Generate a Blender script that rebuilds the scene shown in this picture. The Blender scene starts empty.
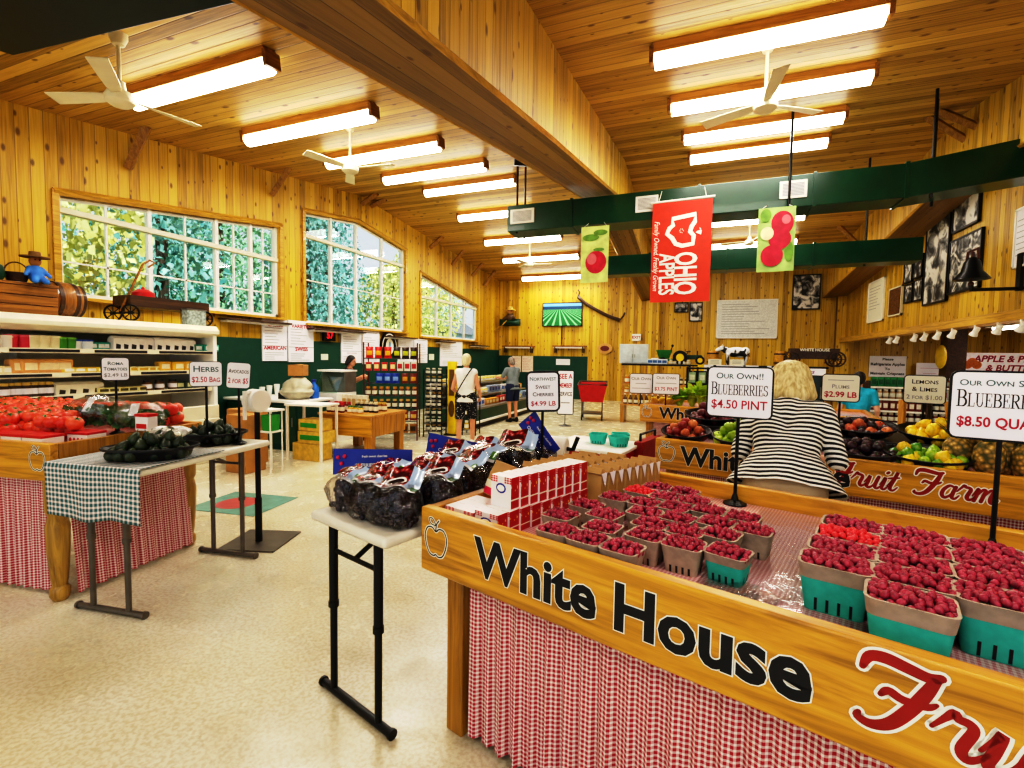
import bpy, math, random
from math import sin, cos, pi, radians as R
from mathutils import Vector, Matrix, Euler, noise as mnoise
random.seed(11)
SC = bpy.context.scene
COL = SC.collection
# ------------------------------------------------------------------ camera geometry
FPX, YAW, PIT, ROL, EYE = 480.0, R(21.35), R(3.2), R(.88), 1.5
fwd = Vector((-sin(YAW)*cos(PIT), cos(YAW)*cos(PIT), -sin(PIT)))
rt = Vector((cos(YAW), sin(YAW), 0))
upv = rt.cross(fwd)
def ray(u, v):
    x, y = u-512, v-384
    a = cos(ROL)*x+sin(ROL)*y; b = -sin(ROL)*x+cos(ROL)*y
    return rt*(a/FPX)-upv*(b/FPX)+fwd
O3 = Vector((0, 0, EYE))
def atz(u, v, Z): r = ray(u, v); return O3+r*((Z-EYE)/r.z)
def atx(u, v, X): r = ray(u, v); return O3+r*(X/r.x)
def aty(u, v, Y): r = ray(u, v); return O3+r*(Y/r.y)
# ------------------------------------------------------------------ objects
def tag(o, label=None, cat=None, group=None, kind=None):
    if label: o['label'] = label
    if cat: o['category'] = cat
    if group: o['group'] = group
    if kind: o['kind'] = kind
    return o
def thing(name, label, cat, loc=(0, 0, 0), rz=0, group=None):
    o = bpy.data.objects.new(name, None); COL.objects.link(o)
    o.empty_display_size = .05
    o.location = loc; o.rotation_euler = (0, 0, rz)
    return tag(o, label, cat, group)
def dup(o, loc=None, rz=None, label=None, group=None, scale=None, parent=None, rot=None):
    c = o.copy(); COL.objects.link(c)
    if parent: c.parent = parent
    if loc is not None: c.location = loc
    if rz is not None: c.rotation_euler = (0, 0, rz)
    if rot is not None: c.rotation_euler = rot
    if scale is not None: c.scale = scale if hasattr(scale, '__len__') else (scale,)*3
    if label: c['label'] = label
    if group: c['group'] = group
    for ch in list(o.children): dup(ch, parent=c)
    return c
def rotm(rz=0, rx=0, ry=0): return Euler((rx, ry, rz)).to_matrix().to_4x4()
def frame(loc, rz=0, rx=0, ry=0): return Matrix.Translation(Vector(loc)) @ rotm(rz, rx, ry)
def crom(pts, k=6, closed=False):
    P = [Vector(p) for p in pts]; n = len(P); out = []
    rng = range(n) if closed else range(n-1)
    for i in rng:
        if closed: a, b, c, d = P[i-1], P[i], P[(i+1) % n], P[(i+2) % n]
        else: a, b, c, d = P[max(i-1, 0)], P[i], P[i+1], P[min(i+2, n-1)]
        for j in range(k):
            t = j/k
            out.append(.5*((2*b)+(c-a)*t+(2*a-5*b+4*c-d)*t*t+(3*b-a-3*c+d)*t**3))
    if not closed: out.append(P[-1])
    return out
_tc = {}
def text2d(body, size=1., bold=0., shear=0., sx=1., align='CENTER', caps=0, res=3):
    key = (body, round(size, 4), bold, shear, sx, align, caps)
    if key in _tc: return _tc[key]
    cu = bpy.data.curves.new('t', 'FONT'); cu.body = body; cu.size = size
    cu.align_x = align; cu.align_y = 'CENTER'; cu.offset = bold*size; cu.shear = shear
    cu.resolution_u = res; cu.fill_mode = 'FRONT' if False else 'BOTH'
    if caps:
        cu.small_caps_scale = .8
        for i, ch in enumerate(body):
            if ch.islower(): cu.body_format[i].use_small_caps = True
    ob = bpy.data.objects.new('t', cu); COL.objects.link(ob)
    dg = bpy.context.evaluated_depsgraph_get()
    me = bpy.data.meshes.new_from_object(ob.evaluated_get(dg))
    vs = [(v.co.x*sx, v.co.y, 0) for v in me.vertices]; fs = [list(p.vertices) for p in me.polygons]
    bpy.data.objects.remove(ob); bpy.data.meshes.remove(me); bpy.data.curves.remove(cu)
    _tc[key] = (vs, fs); return _tc[key]
class MB:
    def __init__(s): s.v = []; s.f = []; s.m = []; s.uv = []; s.T = Matrix()
    def add(s, vs, fs, mi=0, uv=None, T=None):
        o = len(s.v); T = s.T if T is None else s.T @ T
        s.v += [tuple(T @ Vector(p)) for p in vs]
        for k, f in enumerate(fs):
            s.f.append([o+i for i in f]); s.m.append(mi)
            s.uv.append([uv[i] for i in f] if uv else [(0, 0)]*len(f))
        return s
    def box(s, c, d, mi=0, rz=0, rx=0, ry=0, taper=1., top=None):
        x, y, z = d[0]/2, d[1]/2, d[2]/2; t = taper
        vs = [(-x*t, -y*t, -z), (x*t, -y*t, -z), (x*t, y*t, -z), (-x*t, y*t, -z), (-x, -y, z), (x, -y, z), (x, y, z), (-x, y, z)]
        fs = [(3, 2, 1, 0), (4, 5, 6, 7), (0, 1, 5, 4), (1, 2, 6, 5), (2, 3, 7, 6), (3, 0, 4, 7)]
        return s.add(vs, fs, mi, T=frame(c, rz, rx, ry))
    def tube(s, pts, r, n=8, mi=0, caps=True, closed=False, flat=1.):
        P = [Vector(p) for p in pts]; m = len(P)
        rr = r if hasattr(r, '__len__') else [r]*m
        vs = []; fs = []; prev = None
        for i in range(m):
            if closed: t = P[(i+1) % m]-P[i-1]
            else: t = P[min(i+1, m-1)]-P[max(i-1, 0)]
            t = t.normalized() if t.length > 1e-9 else Vector((0, 0, 1))
            if prev is None:
                a = Vector((0, 0, 1)) if abs(t.z) < .9 else Vector((1, 0, 0))
                x = t.cross(a).normalized()
            else:
                x = prev-t*prev.dot(t); x = x.normalized() if x.length > 1e-6 else t.orthogonal().normalized()
            prev = x; y = t.cross(x)
            for k in range(n):
                q = 2*pi*k/n; vs.append(P[i]+(x*cos(q)+y*sin(q)*flat)*rr[i])
        for i in range(m if closed else m-1):
            a, b = i*n, ((i+1) % m)*n
            for k in range(n):
                k2 = (k+1) % n; fs.append((a+k, a+k2, b+k2, b+k))
        if caps and not closed:
            fs.append(tuple(range(n-1, -1, -1))); fs.append(tuple((m-1)*n+k for k in range(n)))
        return s.add(vs, fs, mi)
    def cyl(s, p0, p1, r0, r1=None, n=12, mi=0): return s.tube([p0, p1], [r0, r0 if r1 is None else r1], n, mi)
    def lathe(s, prof, c=(0, 0, 0), n=16, mi=0, T=None, sx=1, sy=1):
        vs = []; fs = []; m = len(prof)
        for r, z in prof:
            for k in range(n): vs.append((r*cos(2*pi*k/n)*sx, r*sin(2*pi*k/n)*sy, z))
        for i in range(m-1):
            for k in range(n):
                k2 = (k+1) % n; fs.append((i*n+k, i*n+k2, (i+1)*n+k2, (i+1)*n+k))
        if prof[0][0] > 1e-6: fs.append(tuple(range(n-1, -1, -1)))
        if prof[-1][0] > 1e-6: fs.append(tuple((m-1)*n+k for k in range(n)))
        return s.add(vs, fs, mi, T=Matrix.Translation(Vector(c)) @ (T or Matrix()))
    def ball(s, c, r, nu=10, nv=7, mi=0, rot=None, fn=None):
        r = r if hasattr(r, '__len__') else (r, r, r)
        vs = [(0, 0, -r[2])]; fs = []
        for j in range(1, nv):
            th = -pi/2+pi*j/nv
            for k in range(nu):
                ph = 2*pi*k/nu; vs.append((r[0]*cos(th)*cos(ph), r[1]*cos(th)*sin(ph), r[2]*sin(th)))
        vs.append((0, 0, r[2])); L = len(vs)-1
        for k in range(nu): fs.append((0, 1+(k+1) % nu, 1+k))
        for j in range(nv-2):
            a = 1+j*nu; b = a+nu
            for k in range(nu): fs.append((a+k, a+(k+1) % nu, b+(k+1) % nu, b+k))
        a = 1+(nv-2)*nu
        for k in range(nu): fs.append((a+k, a+(k+1) % nu, L))
        if fn: vs = [fn(Vector(p)) for p in vs]
        return s.add(vs, fs, mi, T=Matrix.Translation(Vector(c)) @ (rot or Matrix()))
    def prism(s, poly, z0, z1, mi=0, T=None):
        n = len(poly)
        vs = [(p[0], p[1], z0) for p in poly]+[(p[0], p[1], z1) for p in poly]
        fs = [tuple(range(n-1, -1, -1)), tuple(range(n, 2*n))]+[(i, (i+1) % n, n+(i+1) % n, n+i) for i in range(n)]
        return s.add(vs, fs, mi, T=T)
    def quad(s, a, b, c, d, mi=0, uv=None):
        return s.add([a, b, c, d], [(0, 1, 2, 3)], mi, uv or [(0, 0), (1, 0), (1, 1), (0, 1)])
    def sheet(s, fn, nu, nv, mi=0, uvf=None, closed=False):
        vs = []; uv = []; fs = []
        for j in range(nv+1):
            for i in range(nu+1):
                a, b = i/nu, j/nv; vs.append(fn(a, b)); uv.append(uvf(a, b) if uvf else (a, b))
        for j in range(nv):
            for i in range(nu):
                k = j*(nu+1)+i; fs.append((k, k+1, k+nu+2, k+nu+1))
        return s.add(vs, fs, mi, uv)
    def text(s, body, T, size, mi=0, **kw):
        vs, fs = text2d(body, size, **kw); return s.add(vs, fs, mi, T=T)
    def ribbon(s, pts, w, mi=0, T=None, k=5, closed=False):
        """flat brush stroke in the xy plane; w = width or list of widths at the control points"""
        n = len(pts); W = w if hasattr(w, '__len__') else [w]*n
        P = crom([(p[0], p[1], 0) for p in pts], k, closed)
        ww = [q.x for q in crom([(a, 0, 0) for a in W], k, closed)]
        m = len(P); vs = []; fs = []
        for i in range(m):
            t = (P[(i+1) % m]-P[i-1]) if closed else (P[min(i+1, m-1)]-P[max(i-1, 0)])
            t = t.normalized(); nn = Vector((-t.y, t.x, 0))*ww[i]/2
            vs += [P[i]-nn, P[i]+nn]
        for i in range(m if closed else m-1):
            j = (i+1) % m; fs.append((2*i, 2*j, 2*j+1, 2*i+1))
        if not closed:
            for idx in (0, m-1):
                o = len(vs)
                for q in range(10): vs.append(P[idx]+Vector((cos(q*pi/5), sin(q*pi/5), 0))*ww[idx]/2)
                fs.append(tuple(range(o, o+10)))
        return s.add(vs, fs, mi, T=T)
    def build(s, name, mats, parent=None, loc=None, rz=0, smooth=40, bevel=0, seg=2, rot=None):
        me = bpy.data.meshes.new(name); me.from_pydata(s.v, [], s.f)
        mats = mats if isinstance(mats, (list, tuple)) else [mats]
        for m in mats: me.materials.append(m)
        me.polygons.foreach_set('material_index', s.m)
        ul = me.uv_layers.new(name='UVMap')
        ul.data.foreach_set('uv', [c for f in s.uv for p in f for c in p])
        if smooth:
            me.polygons.foreach_set('use_smooth', [True]*len(me.polygons))
            me.update(); me.set_sharp_from_angle(angle=R(smooth))
        me.update()
        o = bpy.data.objects.new(name, me); COL.objects.link(o)
        if parent: o.parent = parent
        if loc is not None: o.location = loc
        o.rotation_euler = rot if rot is not None else (0, 0, rz)
        if bevel:
            b = o.modifiers.new('bevel', 'BEVEL'); b.width = bevel; b.segments = seg; b.limit_method = 'ANGLE'; b.angle_limit = R(40)
        return o
def struct(name, mb, mats, parent=None, **kw):
    o = mb.build(name, mats, parent, **kw)
    if not parent: o['kind'] = 'structure'
    return o
def blob(parts, name, m, parent, voxel=.008, it=3, cut=None):
    """closed tapered capsules and ellipsoids fused into one continuous surface"""
    b = MB()
    for p in parts:
        if p[0] == 'c':
            _, a, c, r0, r1 = p; a = Vector(a); c = Vector(c); L = (c-a).length or 1e-4
            z = (c-a).normalized(); q = z.to_track_quat('Z', 'Y').to_matrix().to_4x4()
            prof = [(1e-7, -r0)]+[(r0*cos(t), r0*sin(t)) for t in (-1.1, -.7, -.35, 0)]+[(r1*cos(t), L+r1*sin(t)) for t in (0, .35, .7, 1.1)]+[(1e-7, L+r1)]
            b.lathe(prof, a, 14, T=q)
        else:
            b.ball(p[1], p[2], 16, 12, rot=p[3] if len(p) > 3 else None)
    me = bpy.data.meshes.new('b'); me.from_pydata(b.v, [], b.f)
    o = bpy.data.objects.new('b', me); COL.objects.link(o)
    md = o.modifiers.new('r', 'REMESH'); md.mode = 'VOXEL'; md.voxel_size = voxel
    sm = o.modifiers.new('s', 'SMOOTH'); sm.iterations = it; sm.factor = .5
    nm = bpy.data.meshes.new_from_object(o.evaluated_get(bpy.context.evaluated_depsgraph_get()))
    bpy.data.objects.remove(o); bpy.data.meshes.remove(me)
    if cut:
        import bmesh
        bm = bmesh.new(); bm.from_mesh(nm)
        for co, no in cut:
            bmesh.ops.bisect_plane(bm, geom=bm.verts[:]+bm.edges[:]+bm.faces[:], plane_co=co, plane_no=no, clear_outer=True)
        bm.to_mesh(nm); bm.free()
    nm.name = name; nm.materials.clear(); nm.materials.append(m)
    nm.polygons.foreach_set('use_smooth', [True]*len(nm.polygons))
    ob = bpy.data.objects.new(name, nm); COL.objects.link(ob); ob.parent = parent
    return ob
# ------------------------------------------------------------------ materials
def lin(c):
    if isinstance(c, str): c = [int(c[i:i+2], 16)/255 for i in (0, 2, 4)]
    else: c = [k/255 for k in c]
    return tuple(k/12.92 if k <= .04045 else ((k+.055)/1.055)**2.4 for k in c)+(1,)
class NT:
    def __init__(s, name):
        s.mat = bpy.data.materials.new(name); s.mat.use_nodes = True
        s.t = s.mat.node_tree; s.b = s.t.nodes['Principled BSDF']; s.out = s.t.nodes['Material Output']
    def n(s, typ, ins=None, **props):
        nd = s.t.nodes.new(typ)
        for k, v in props.items(): setattr(nd, k, v)
        for k, v in (ins or {}).items():
            if hasattr(v, 'links') or isinstance(v, bpy.types.NodeSocket): s.t.links.new(v, nd.inputs[k])
            else: nd.inputs[k].default_value = v
        return nd
    def m(s, op, a, b=0., c=0.): return s.n('ShaderNodeMath', {0: a, 1: b, 2: c}, operation=op).outputs[0]
    def mix(s, f, a, b, mode='MIX'):
        nd = s.n('ShaderNodeMix', data_type='RGBA', blend_type=mode)
        for i, v in ((0, f), (6, a), (7, b)):
            if isinstance(v, bpy.types.NodeSocket): s.t.links.new(v, nd.inputs[i])
            else: nd.inputs[i].default_value = v
        return nd.outputs[2]
    def ramp(s, f, stops):
        nd = s.n('ShaderNodeValToRGB', {0: f}); e = nd.color_ramp.elements
        while len(e) < len(stops): e.new(.5)
        for q, (p, c) in zip(e, stops): q.position = p; q.color = c
        return nd.outputs[0]
    def co(s, kind='Object'): return s.n('ShaderNodeTexCoord').outputs[kind]
    def link(s, a, b): s.t.links.new(a, b)
    def bump(s, h, strength=.3, dist=.01):
        nd = s.n('ShaderNodeBump', {'Height': h, 'Strength': strength, 'Distance': dist}); s.link(nd.outputs[0], s.b.inputs['Normal'])
def mat(name, col, rough=.5, metal=0., var=.12, vs=9., spec=.5, coat=0., trans=0., bump=0., emit=0., sss=0.):
    t = NT(name); c = lin(col)
    nz = t.n('ShaderNodeTexNoise', {'Vector': t.co(), 'Scale': vs, 'Detail': 3.}).outputs[0]
    d = tuple(k*(1-var) for k in c[:3])+(1,); l = tuple(min(1, k*(1+var)) for k in c[:3])+(1,)
    cc = t.ramp(nz, [(.3, d), (.7, l)]); t.link(cc, t.b.inputs['Base Color'])
    t.b.inputs['Roughness'].default_value = rough; t.b.inputs['Metallic'].default_value = metal
    t.b.inputs['Specular IOR Level'].default_value = spec; t.b.inputs['Coat Weight'].default_value = coat
    if trans: t.b.inputs['Transmission Weight'].default_value = trans
    if bump: t.bump(nz, bump, .004)
    if sss: t.b.inputs['Subsurface Weight'].default_value = sss; t.b.inputs['Subsurface Radius'].default_value = (.02, .008, .004)
    if emit: t.link(cc, t.b.inputs['Emission Color']); t.b.inputs['Emission Strength'].default_value = emit
    return t.mat
def boards(name, ax, al, width, light, mid, dark, knots=.5, groove=.045, rough=.45, spread=1.):
    """tongue and groove boards: ax = axis across the boards, al = axis along them"""
    t = NT(name); sp = t.n('ShaderNodeSeparateXYZ', {0: t.co()})
    a = sp.outputs[ax]; l = sp.outputs[al]
    u = t.m('DIVIDE', a, width); idn = t.m('FLOOR', u); fr = t.m('FRACT', u)
    rnd = t.n('ShaderNodeTexWhiteNoise', {'W': idn}, noise_dimensions='1D').outputs[0]
    off = t.m('MULTIPLY', rnd, 37.)
    gv = t.n('ShaderNodeCombineXYZ', {0: t.m('MULTIPLY', a, 45.), 1: t.m('MULTIPLY_ADD', l, 1.6, off), 2: off})
    gr = t.n('ShaderNodeTexNoise', {'Vector': gv.outputs[0], 'Scale': 1., 'Detail': 4., 'Distortion': .6}).outputs[0]
    val = t.m('ADD', t.m('MULTIPLY', rnd, .5*spread), t.m('MULTIPLY', gr, .75))
    col = t.ramp(val, [(.28, lin(dark)), (.5, lin(mid)), (.85, lin(light))])
    kv = t.n('ShaderNodeCombineXYZ', {0: u, 1: t.m('MULTIPLY_ADD', l, 3.6, off), 2: 0.})
    vo = t.n('ShaderNodeTexVoronoi', {'Vector': kv.outputs[0], 'Scale': 1., 'Randomness': .8}, voronoi_dimensions='2D')
    ksep = t.n('ShaderNodeSeparateColor', {0: vo.outputs['Color']})
    on = t.m('LESS_THAN', ksep.outputs[0], knots)
    rad = t.m('MULTIPLY_ADD', ksep.outputs[1], .13, .05)
    kn = t.m('MULTIPLY', on, t.n('ShaderNodeMapRange', {'Value': t.m('DIVIDE', vo.outputs['Distance'], rad), 'From Min': 1.3, 'From Max': .6}).outputs[0])
    col = t.mix(t.m('MULTIPLY', kn, .8), col, lin('5a2f08'))
    gd = t.m('ABSOLUTE', t.m('SUBTRACT', fr, .5))
    g = t.n('ShaderNodeMapRange', {'Value': gd, 'From Min': .5-groove, 'From Max': .5}).outputs[0]
    col = t.mix(t.m('MULTIPLY', g, .75), col, lin('4a2a08'))
    t.link(col, t.b.inputs['Base Color']); t.b.inputs['Roughness'].default_value = rough
    t.bump(t.m('SUBTRACT', 1., g), .5, .006)
    return t.mat
def oak(name, al, light, mid, dark, rough=.35, sc=1.):
    t = NT(name); sp = t.n('ShaderNodeSeparateXYZ', {0: t.co()})
    ks = [22.*sc]*3; ks[al] = 1.3*sc
    v = t.n('ShaderNodeCombineXYZ', {i: t.m('MULTIPLY', sp.outputs[i], ks[i]) for i in range(3)}).outputs[0]
    a = t.n('ShaderNodeTexNoise', {'Vector': v, 'Scale': 1., 'Detail': 5., 'Roughness': .65, 'Distortion': 1.2}).outputs[0]
    col = t.ramp(a, [(.32, lin(dark)), (.5, lin(mid)), (.68, lin(light))])
    t.link(col, t.b.inputs['Base Color']); t.b.inputs['Roughness'].default_value = rough; t.b.inputs['Coat Weight'].default_value = .25
    t.bump(a, .12, .003); return t.mat
def gingham(name, col, pitch=.02, rough=.75, wash=0., coat=0.):
    t = NT(name); sp = t.n('ShaderNodeSeparateXYZ', {0: t.co('UV')})
    f = [t.m('LESS_THAN', t.m('FRACT', t.m('DIVIDE', sp.outputs[i], pitch)), .57) for i in (0, 1)]
    s2 = t.m('MULTIPLY', t.m('ADD', f[0], f[1]), .5)
    c = lin(col); w = lin('f0e2de'); h = tuple(.5*(p+q) for p, q in zip(c, w))
    if wash: c = tuple(p*(1-wash)+q*wash for p, q in zip(c, h)); w = tuple(p*(1-wash)+q*wash for p, q in zip(w, h))
    cc = t.ramp(s2, [(.2, w), (.5, h), (.8, c)])
    t.t.nodes[-1].color_ramp.interpolation = 'CONSTANT' if not wash else 'LINEAR'
    for nd in t.t.nodes:
        if nd.bl_idname == 'ShaderNodeValToRGB':
            nd.color_ramp.interpolation = 'CONSTANT'; e = nd.color_ramp.elements; e[0].position = 0; e[1].position = .25; e[2].position = .75
    t.link(cc, t.b.inputs['Base Color']); t.b.inputs['Roughness'].default_value = rough; t.b.inputs['Coat Weight'].default_value = coat
    t.b.inputs['Coat Roughness'].default_value = .12
    return t.mat
def film(name, col='ffffff', op=.12, rough=.08, bump=0., bs=30., fk=.8):
    """thin clear plastic or glass: mostly see-through with reflections"""
    t = NT(name); t.t.nodes.remove(t.b)
    gl = t.n('ShaderNodeBsdfGlossy', {'Color': (1, 1, 1, 1), 'Roughness': rough})
    tr = t.n('ShaderNodeBsdfTransparent', {'Color': lin(col)})
    lw = t.n('ShaderNodeLayerWeight', {'Blend': .25})
    if bump:
        nz = t.n('ShaderNodeTexNoise', {'Vector': t.co(), 'Scale': bs, 'Detail': 4., 'Distortion': 1.}).outputs[0]
        bp = t.n('ShaderNodeBump', {'Height': nz, 'Strength': bump, 'Distance': .01})
        t.link(bp.outputs[0], gl.inputs['Normal']); t.link(bp.outputs[0], lw.inputs['Normal'])
    f = t.m('ADD', t.m('MULTIPLY', lw.outputs['Fresnel'], fk), op)
    mx = t.n('ShaderNodeMixShader', {0: t.m('MINIMUM', f, 1.), 1: tr.outputs[0], 2: gl.outputs[0]})
    t.link(mx.outputs[0], t.out.inputs[0]); return t.mat
M = {}
M['wall_l'] = boards('pine_left', 1, 2, .13, 'dcb83c', 'c49c22', '93730c')
M['wall_f'] = boards('pine_far', 0, 2, .13, 'dcb83c', 'c49c22', '93730c', knots=.45)
M['ceil'] = boards('pine_ceiling', 1, 0, .14, 'd6b258', 'b9923a', '87681e', knots=.3, groove=.06)
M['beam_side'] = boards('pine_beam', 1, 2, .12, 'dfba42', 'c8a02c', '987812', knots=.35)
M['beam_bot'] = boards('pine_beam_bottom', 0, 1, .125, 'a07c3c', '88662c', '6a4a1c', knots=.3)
M['brace'] = oak('pine_brace', 2, 'b88c34', 'a07426', '7e5818', .5)
M['trimwood'] = oak('pine_trim', 1, 'dab04a', 'c69a34', 'a07c22', .4)
M['oak'] = oak('oak_board', 0, 'dfa93a', 'ca9429', '9e7018')
M['oak_leg'] = oak('oak_leg', 2, 'c8942c', 'b07c1e', '8a5e12')
M['turned'] = oak('turned_wood', 2, 'c9a24a', 'ab8434', '86642a')
M['darkwood'] = oak('dark_wood', 1, '5a3a1c', '432a14', '2c1a0c', .5)
M['midwood'] = oak('mid_wood', 1, 'a8752e', '8c5e22', '6a4416', .5)
M['pinetop'] = oak('pine_top', 0, 'd2a052', 'bf8a3a', '9c6c28', .4)
M['green'] = mat('duct_green', '0a4028', .3, .0, .2, 3, coat=.2)
M['greenpanel'] = mat('panel_green', '064434', .6, 0, .08)
M['darkgreen'] = mat('case_green', '11442c', .4)
M['black'] = mat('black_metal', '141414', .4, .3, .1)
M['blackp'] = mat('black_plastic', '17171a', .35, 0, .1)
M['blackfab'] = mat('black_paint', '0d0d0f', .5)
M['white'] = mat('white_paint', 'f1efe8', .45, 0, .03)
M['whitep'] = mat('white_plastic', 'e9e6dc', .35, 0, .05)
M['cream'] = mat('case_cream', 'e2dcc2', .4, 0, .05)
M['fanwhite'] = mat('fan_white', 'e8e0c0', .4, 0, .04)
M['steel'] = mat('steel', '9b9b96', .35, .8)
M['greysteel'] = mat('grey_leg_metal', '6c655c', .4, .5)
M['paper'] = mat('paper_white', 'f4f2f8', .6, 0, .02)
M['ink'] = mat('ink_black', '16161a', .6)
M['inkteal'] = mat('ink_teal', '2f5a60', .6)
M['inkred'] = mat('ink_red', 'b0203a', .6)
M['inkgrey'] = mat('ink_grey', '8c8c92', .6)
M['red'] = mat('red_paint', 'c01a1c', .4)
M['darkred'] = mat('lettering_red', '9c1a16', .45)
M['bannerred'] = mat('banner_red', 'e2361a', .6, 0, .08)
M['yellow'] = mat('yellow_paint', 'e8c818', .45)
M['blue'] = mat('blue_print', '1c2f96', .35)
M['teal'] = mat('pulp_teal', '3cc2b6', .75, 0, .08, 40, bump=.15)
M['pulp'] = mat('pulp_grey', 'b0a090', .8, 0, .12, 40, bump=.15)
M['card'] = mat('cardboard', 'b88748', .7)
M['kraft'] = mat('kraft_paper', 'b8935a', .65, 0, .14, 12, bump=.3)
M['skin'] = mat('skin', 'd39a78', .5, 0, .06, sss=.08)
M['skin2'] = mat('skin_pale', 'dba88a', .5, 0, .06, sss=.08)
# ------------------------------------------------------------------ the room
XL, XR, YF, YR, ZR = -7.3, 4.0, 17.2, 9.05, 5.1
def ceil_z(y): return ZR-.14*(YR-y) if y < YR else ZR-.085*(y-YR)
def ceilhit(u, v):
    r = ray(u, v); lo, hi = .5, 40.
    for _ in range(60):
        m = (lo+hi)/2; p = O3+r*m
        if p.z < ceil_z(p.y): lo = m
        else: hi = m
    return O3+r*lo
M['floor'] = None
def floor_mat():
    t = NT('floor_terrazzo'); co = t.co()
    a = t.n('ShaderNodeTexNoise', {'Vector': co, 'Scale': .9, 'Detail': 5., 'Roughness': .6}).outputs[0]
    b = t.n('ShaderNodeTexNoise', {'Vector': co, 'Scale': 55., 'Detail': 2.}).outputs[0]
    c = t.n('ShaderNodeTexNoise', {'Vector': co, 'Scale': 5., 'Detail': 4.}).outputs[0]
    col = t.ramp(a, [(.3, lin('c6bd9e')), (.5, lin('d5cfb8')), (.7, lin('e2dfd0'))])
    col = t.mix(t.ramp(b, [(.42, (0, 0, 0, 1)), (.62, (.35, .35, .35, 1))]), col, lin('a58d58'))
    col = t.mix(t.ramp(c, [(.5, (0, 0, 0, 1)), (.75, (.16, .16, .16, 1))]), col, lin('b7a473'))
    t.link(col, t.b.inputs['Base Color'])
    rr = t.ramp(c, [(.35, (.16,)*3+(1,)), (.65, (.3,)*3+(1,))]); t.link(rr, t.b.inputs['Roughness'])
    t.b.inputs['Specular IOR Level'].default_value = .45
    t.bump(a, .05, .02); return t.mat
M['floor'] = floor_mat()
f = MB(); f.box((.8, 7, -.1), (17.4, 21.4, .2)); struct('floor', f, M['floor'], smooth=0)
# ceiling: two slopes meeting at a ridge that crosses the room
c = MB()
for y0, y1 in ((-3., YR), (YR, YF+.2)):
    z0, z1 = ceil_z(y0), ceil_z(y1)
    c.add([(XL-.2, y0, z0), (XR+.2, y0, z0), (XR+.2, y1, z1), (XL-.2, y1, z1), (XL-.2, y0, z0+.15), (XR+.2, y0, z0+.15), (XR+.2, y1, z1+.15), (XL-.2, y1, z1+.15)],
          [(0, 3, 2, 1), (4, 5, 6, 7), (0, 1, 5, 4), (1, 2, 6, 5), (2, 3, 7, 6), (3, 0, 4, 7)])
    struct('ceiling', c, M['ceil'], smooth=0); c = MB()
# windows of the left wall: (y0, y1, sill, [(y, top)...])
WIN = [(3.5, 6.78, 2.17, [(3.5, 3.38), (6.78, 3.82)], [4.58, 5.6, 6.24], [4.05, 5.1, 5.92, 6.5], 3.215, 2.6),
       (7.4, 10.84, 2.12, [(7.4, 4.27), (9.0, 4.49), (10.84, 4.25)], [8.2, 9.0, 9.95], [], 3.835, 2.98),
       (11.6, 15.25, 2.05, [(11.6, 3.78), (15.25, 3.24)], [12.6, 13.5, 14.4], [], 3.155, 2.6)]
def topz(w, y):
    P = w[3]
    for (a, za), (b, zb) in zip(P, P[1:]):
        if y <= b: return za+(zb-za)*(y-a)/(b-a)
    return P[-1][1]
wl = MB(); ys = [-3.]
for w in WIN: ys += [w[0]]+[p[0] for p in w[3][1:-1]]+[w[1]]
ys += [YF+.2]; ys = sorted(set(ys+[YR]))
def wallq(y0, y1, za0, za1, zb0, zb1):
    x0, x1 = XL-.16, XL
    v = [(x1, y0, za0), (x1, y1, za1), (x1, y1, zb1), (x1, y0, zb0), (x0, y0, za0), (x0, y1, za1), (x0, y1, zb1), (x0, y0, zb0)]
    wl.add(v, [(0, 1, 2, 3), (7, 6, 5, 4), (0, 4, 5, 1), (3, 2, 6, 7), (0, 3, 7, 4), (1, 5, 6, 2)])
for y0, y1 in zip(ys, ys[1:]):
    w = next((w for w in WIN if w[0] <= y0+1e-6 and y1 <= w[1]+1e-6), None)
    c0, c1 = ceil_z(y0)+.1, ceil_z(y1)+.1
    if w:
        wallq(y0, y1, 0, 0, w[2], w[2]); wallq(y0, y1, topz(w, y0), topz(w, y1), c0, c1)
    else: wallq(y0, y1, 0, 0, c0, c1)
struct('wall_left', wl, M['wall_l'], smooth=0)
M['glass'] = film('window_glass', 'eef6f8', .04, .02)
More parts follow.
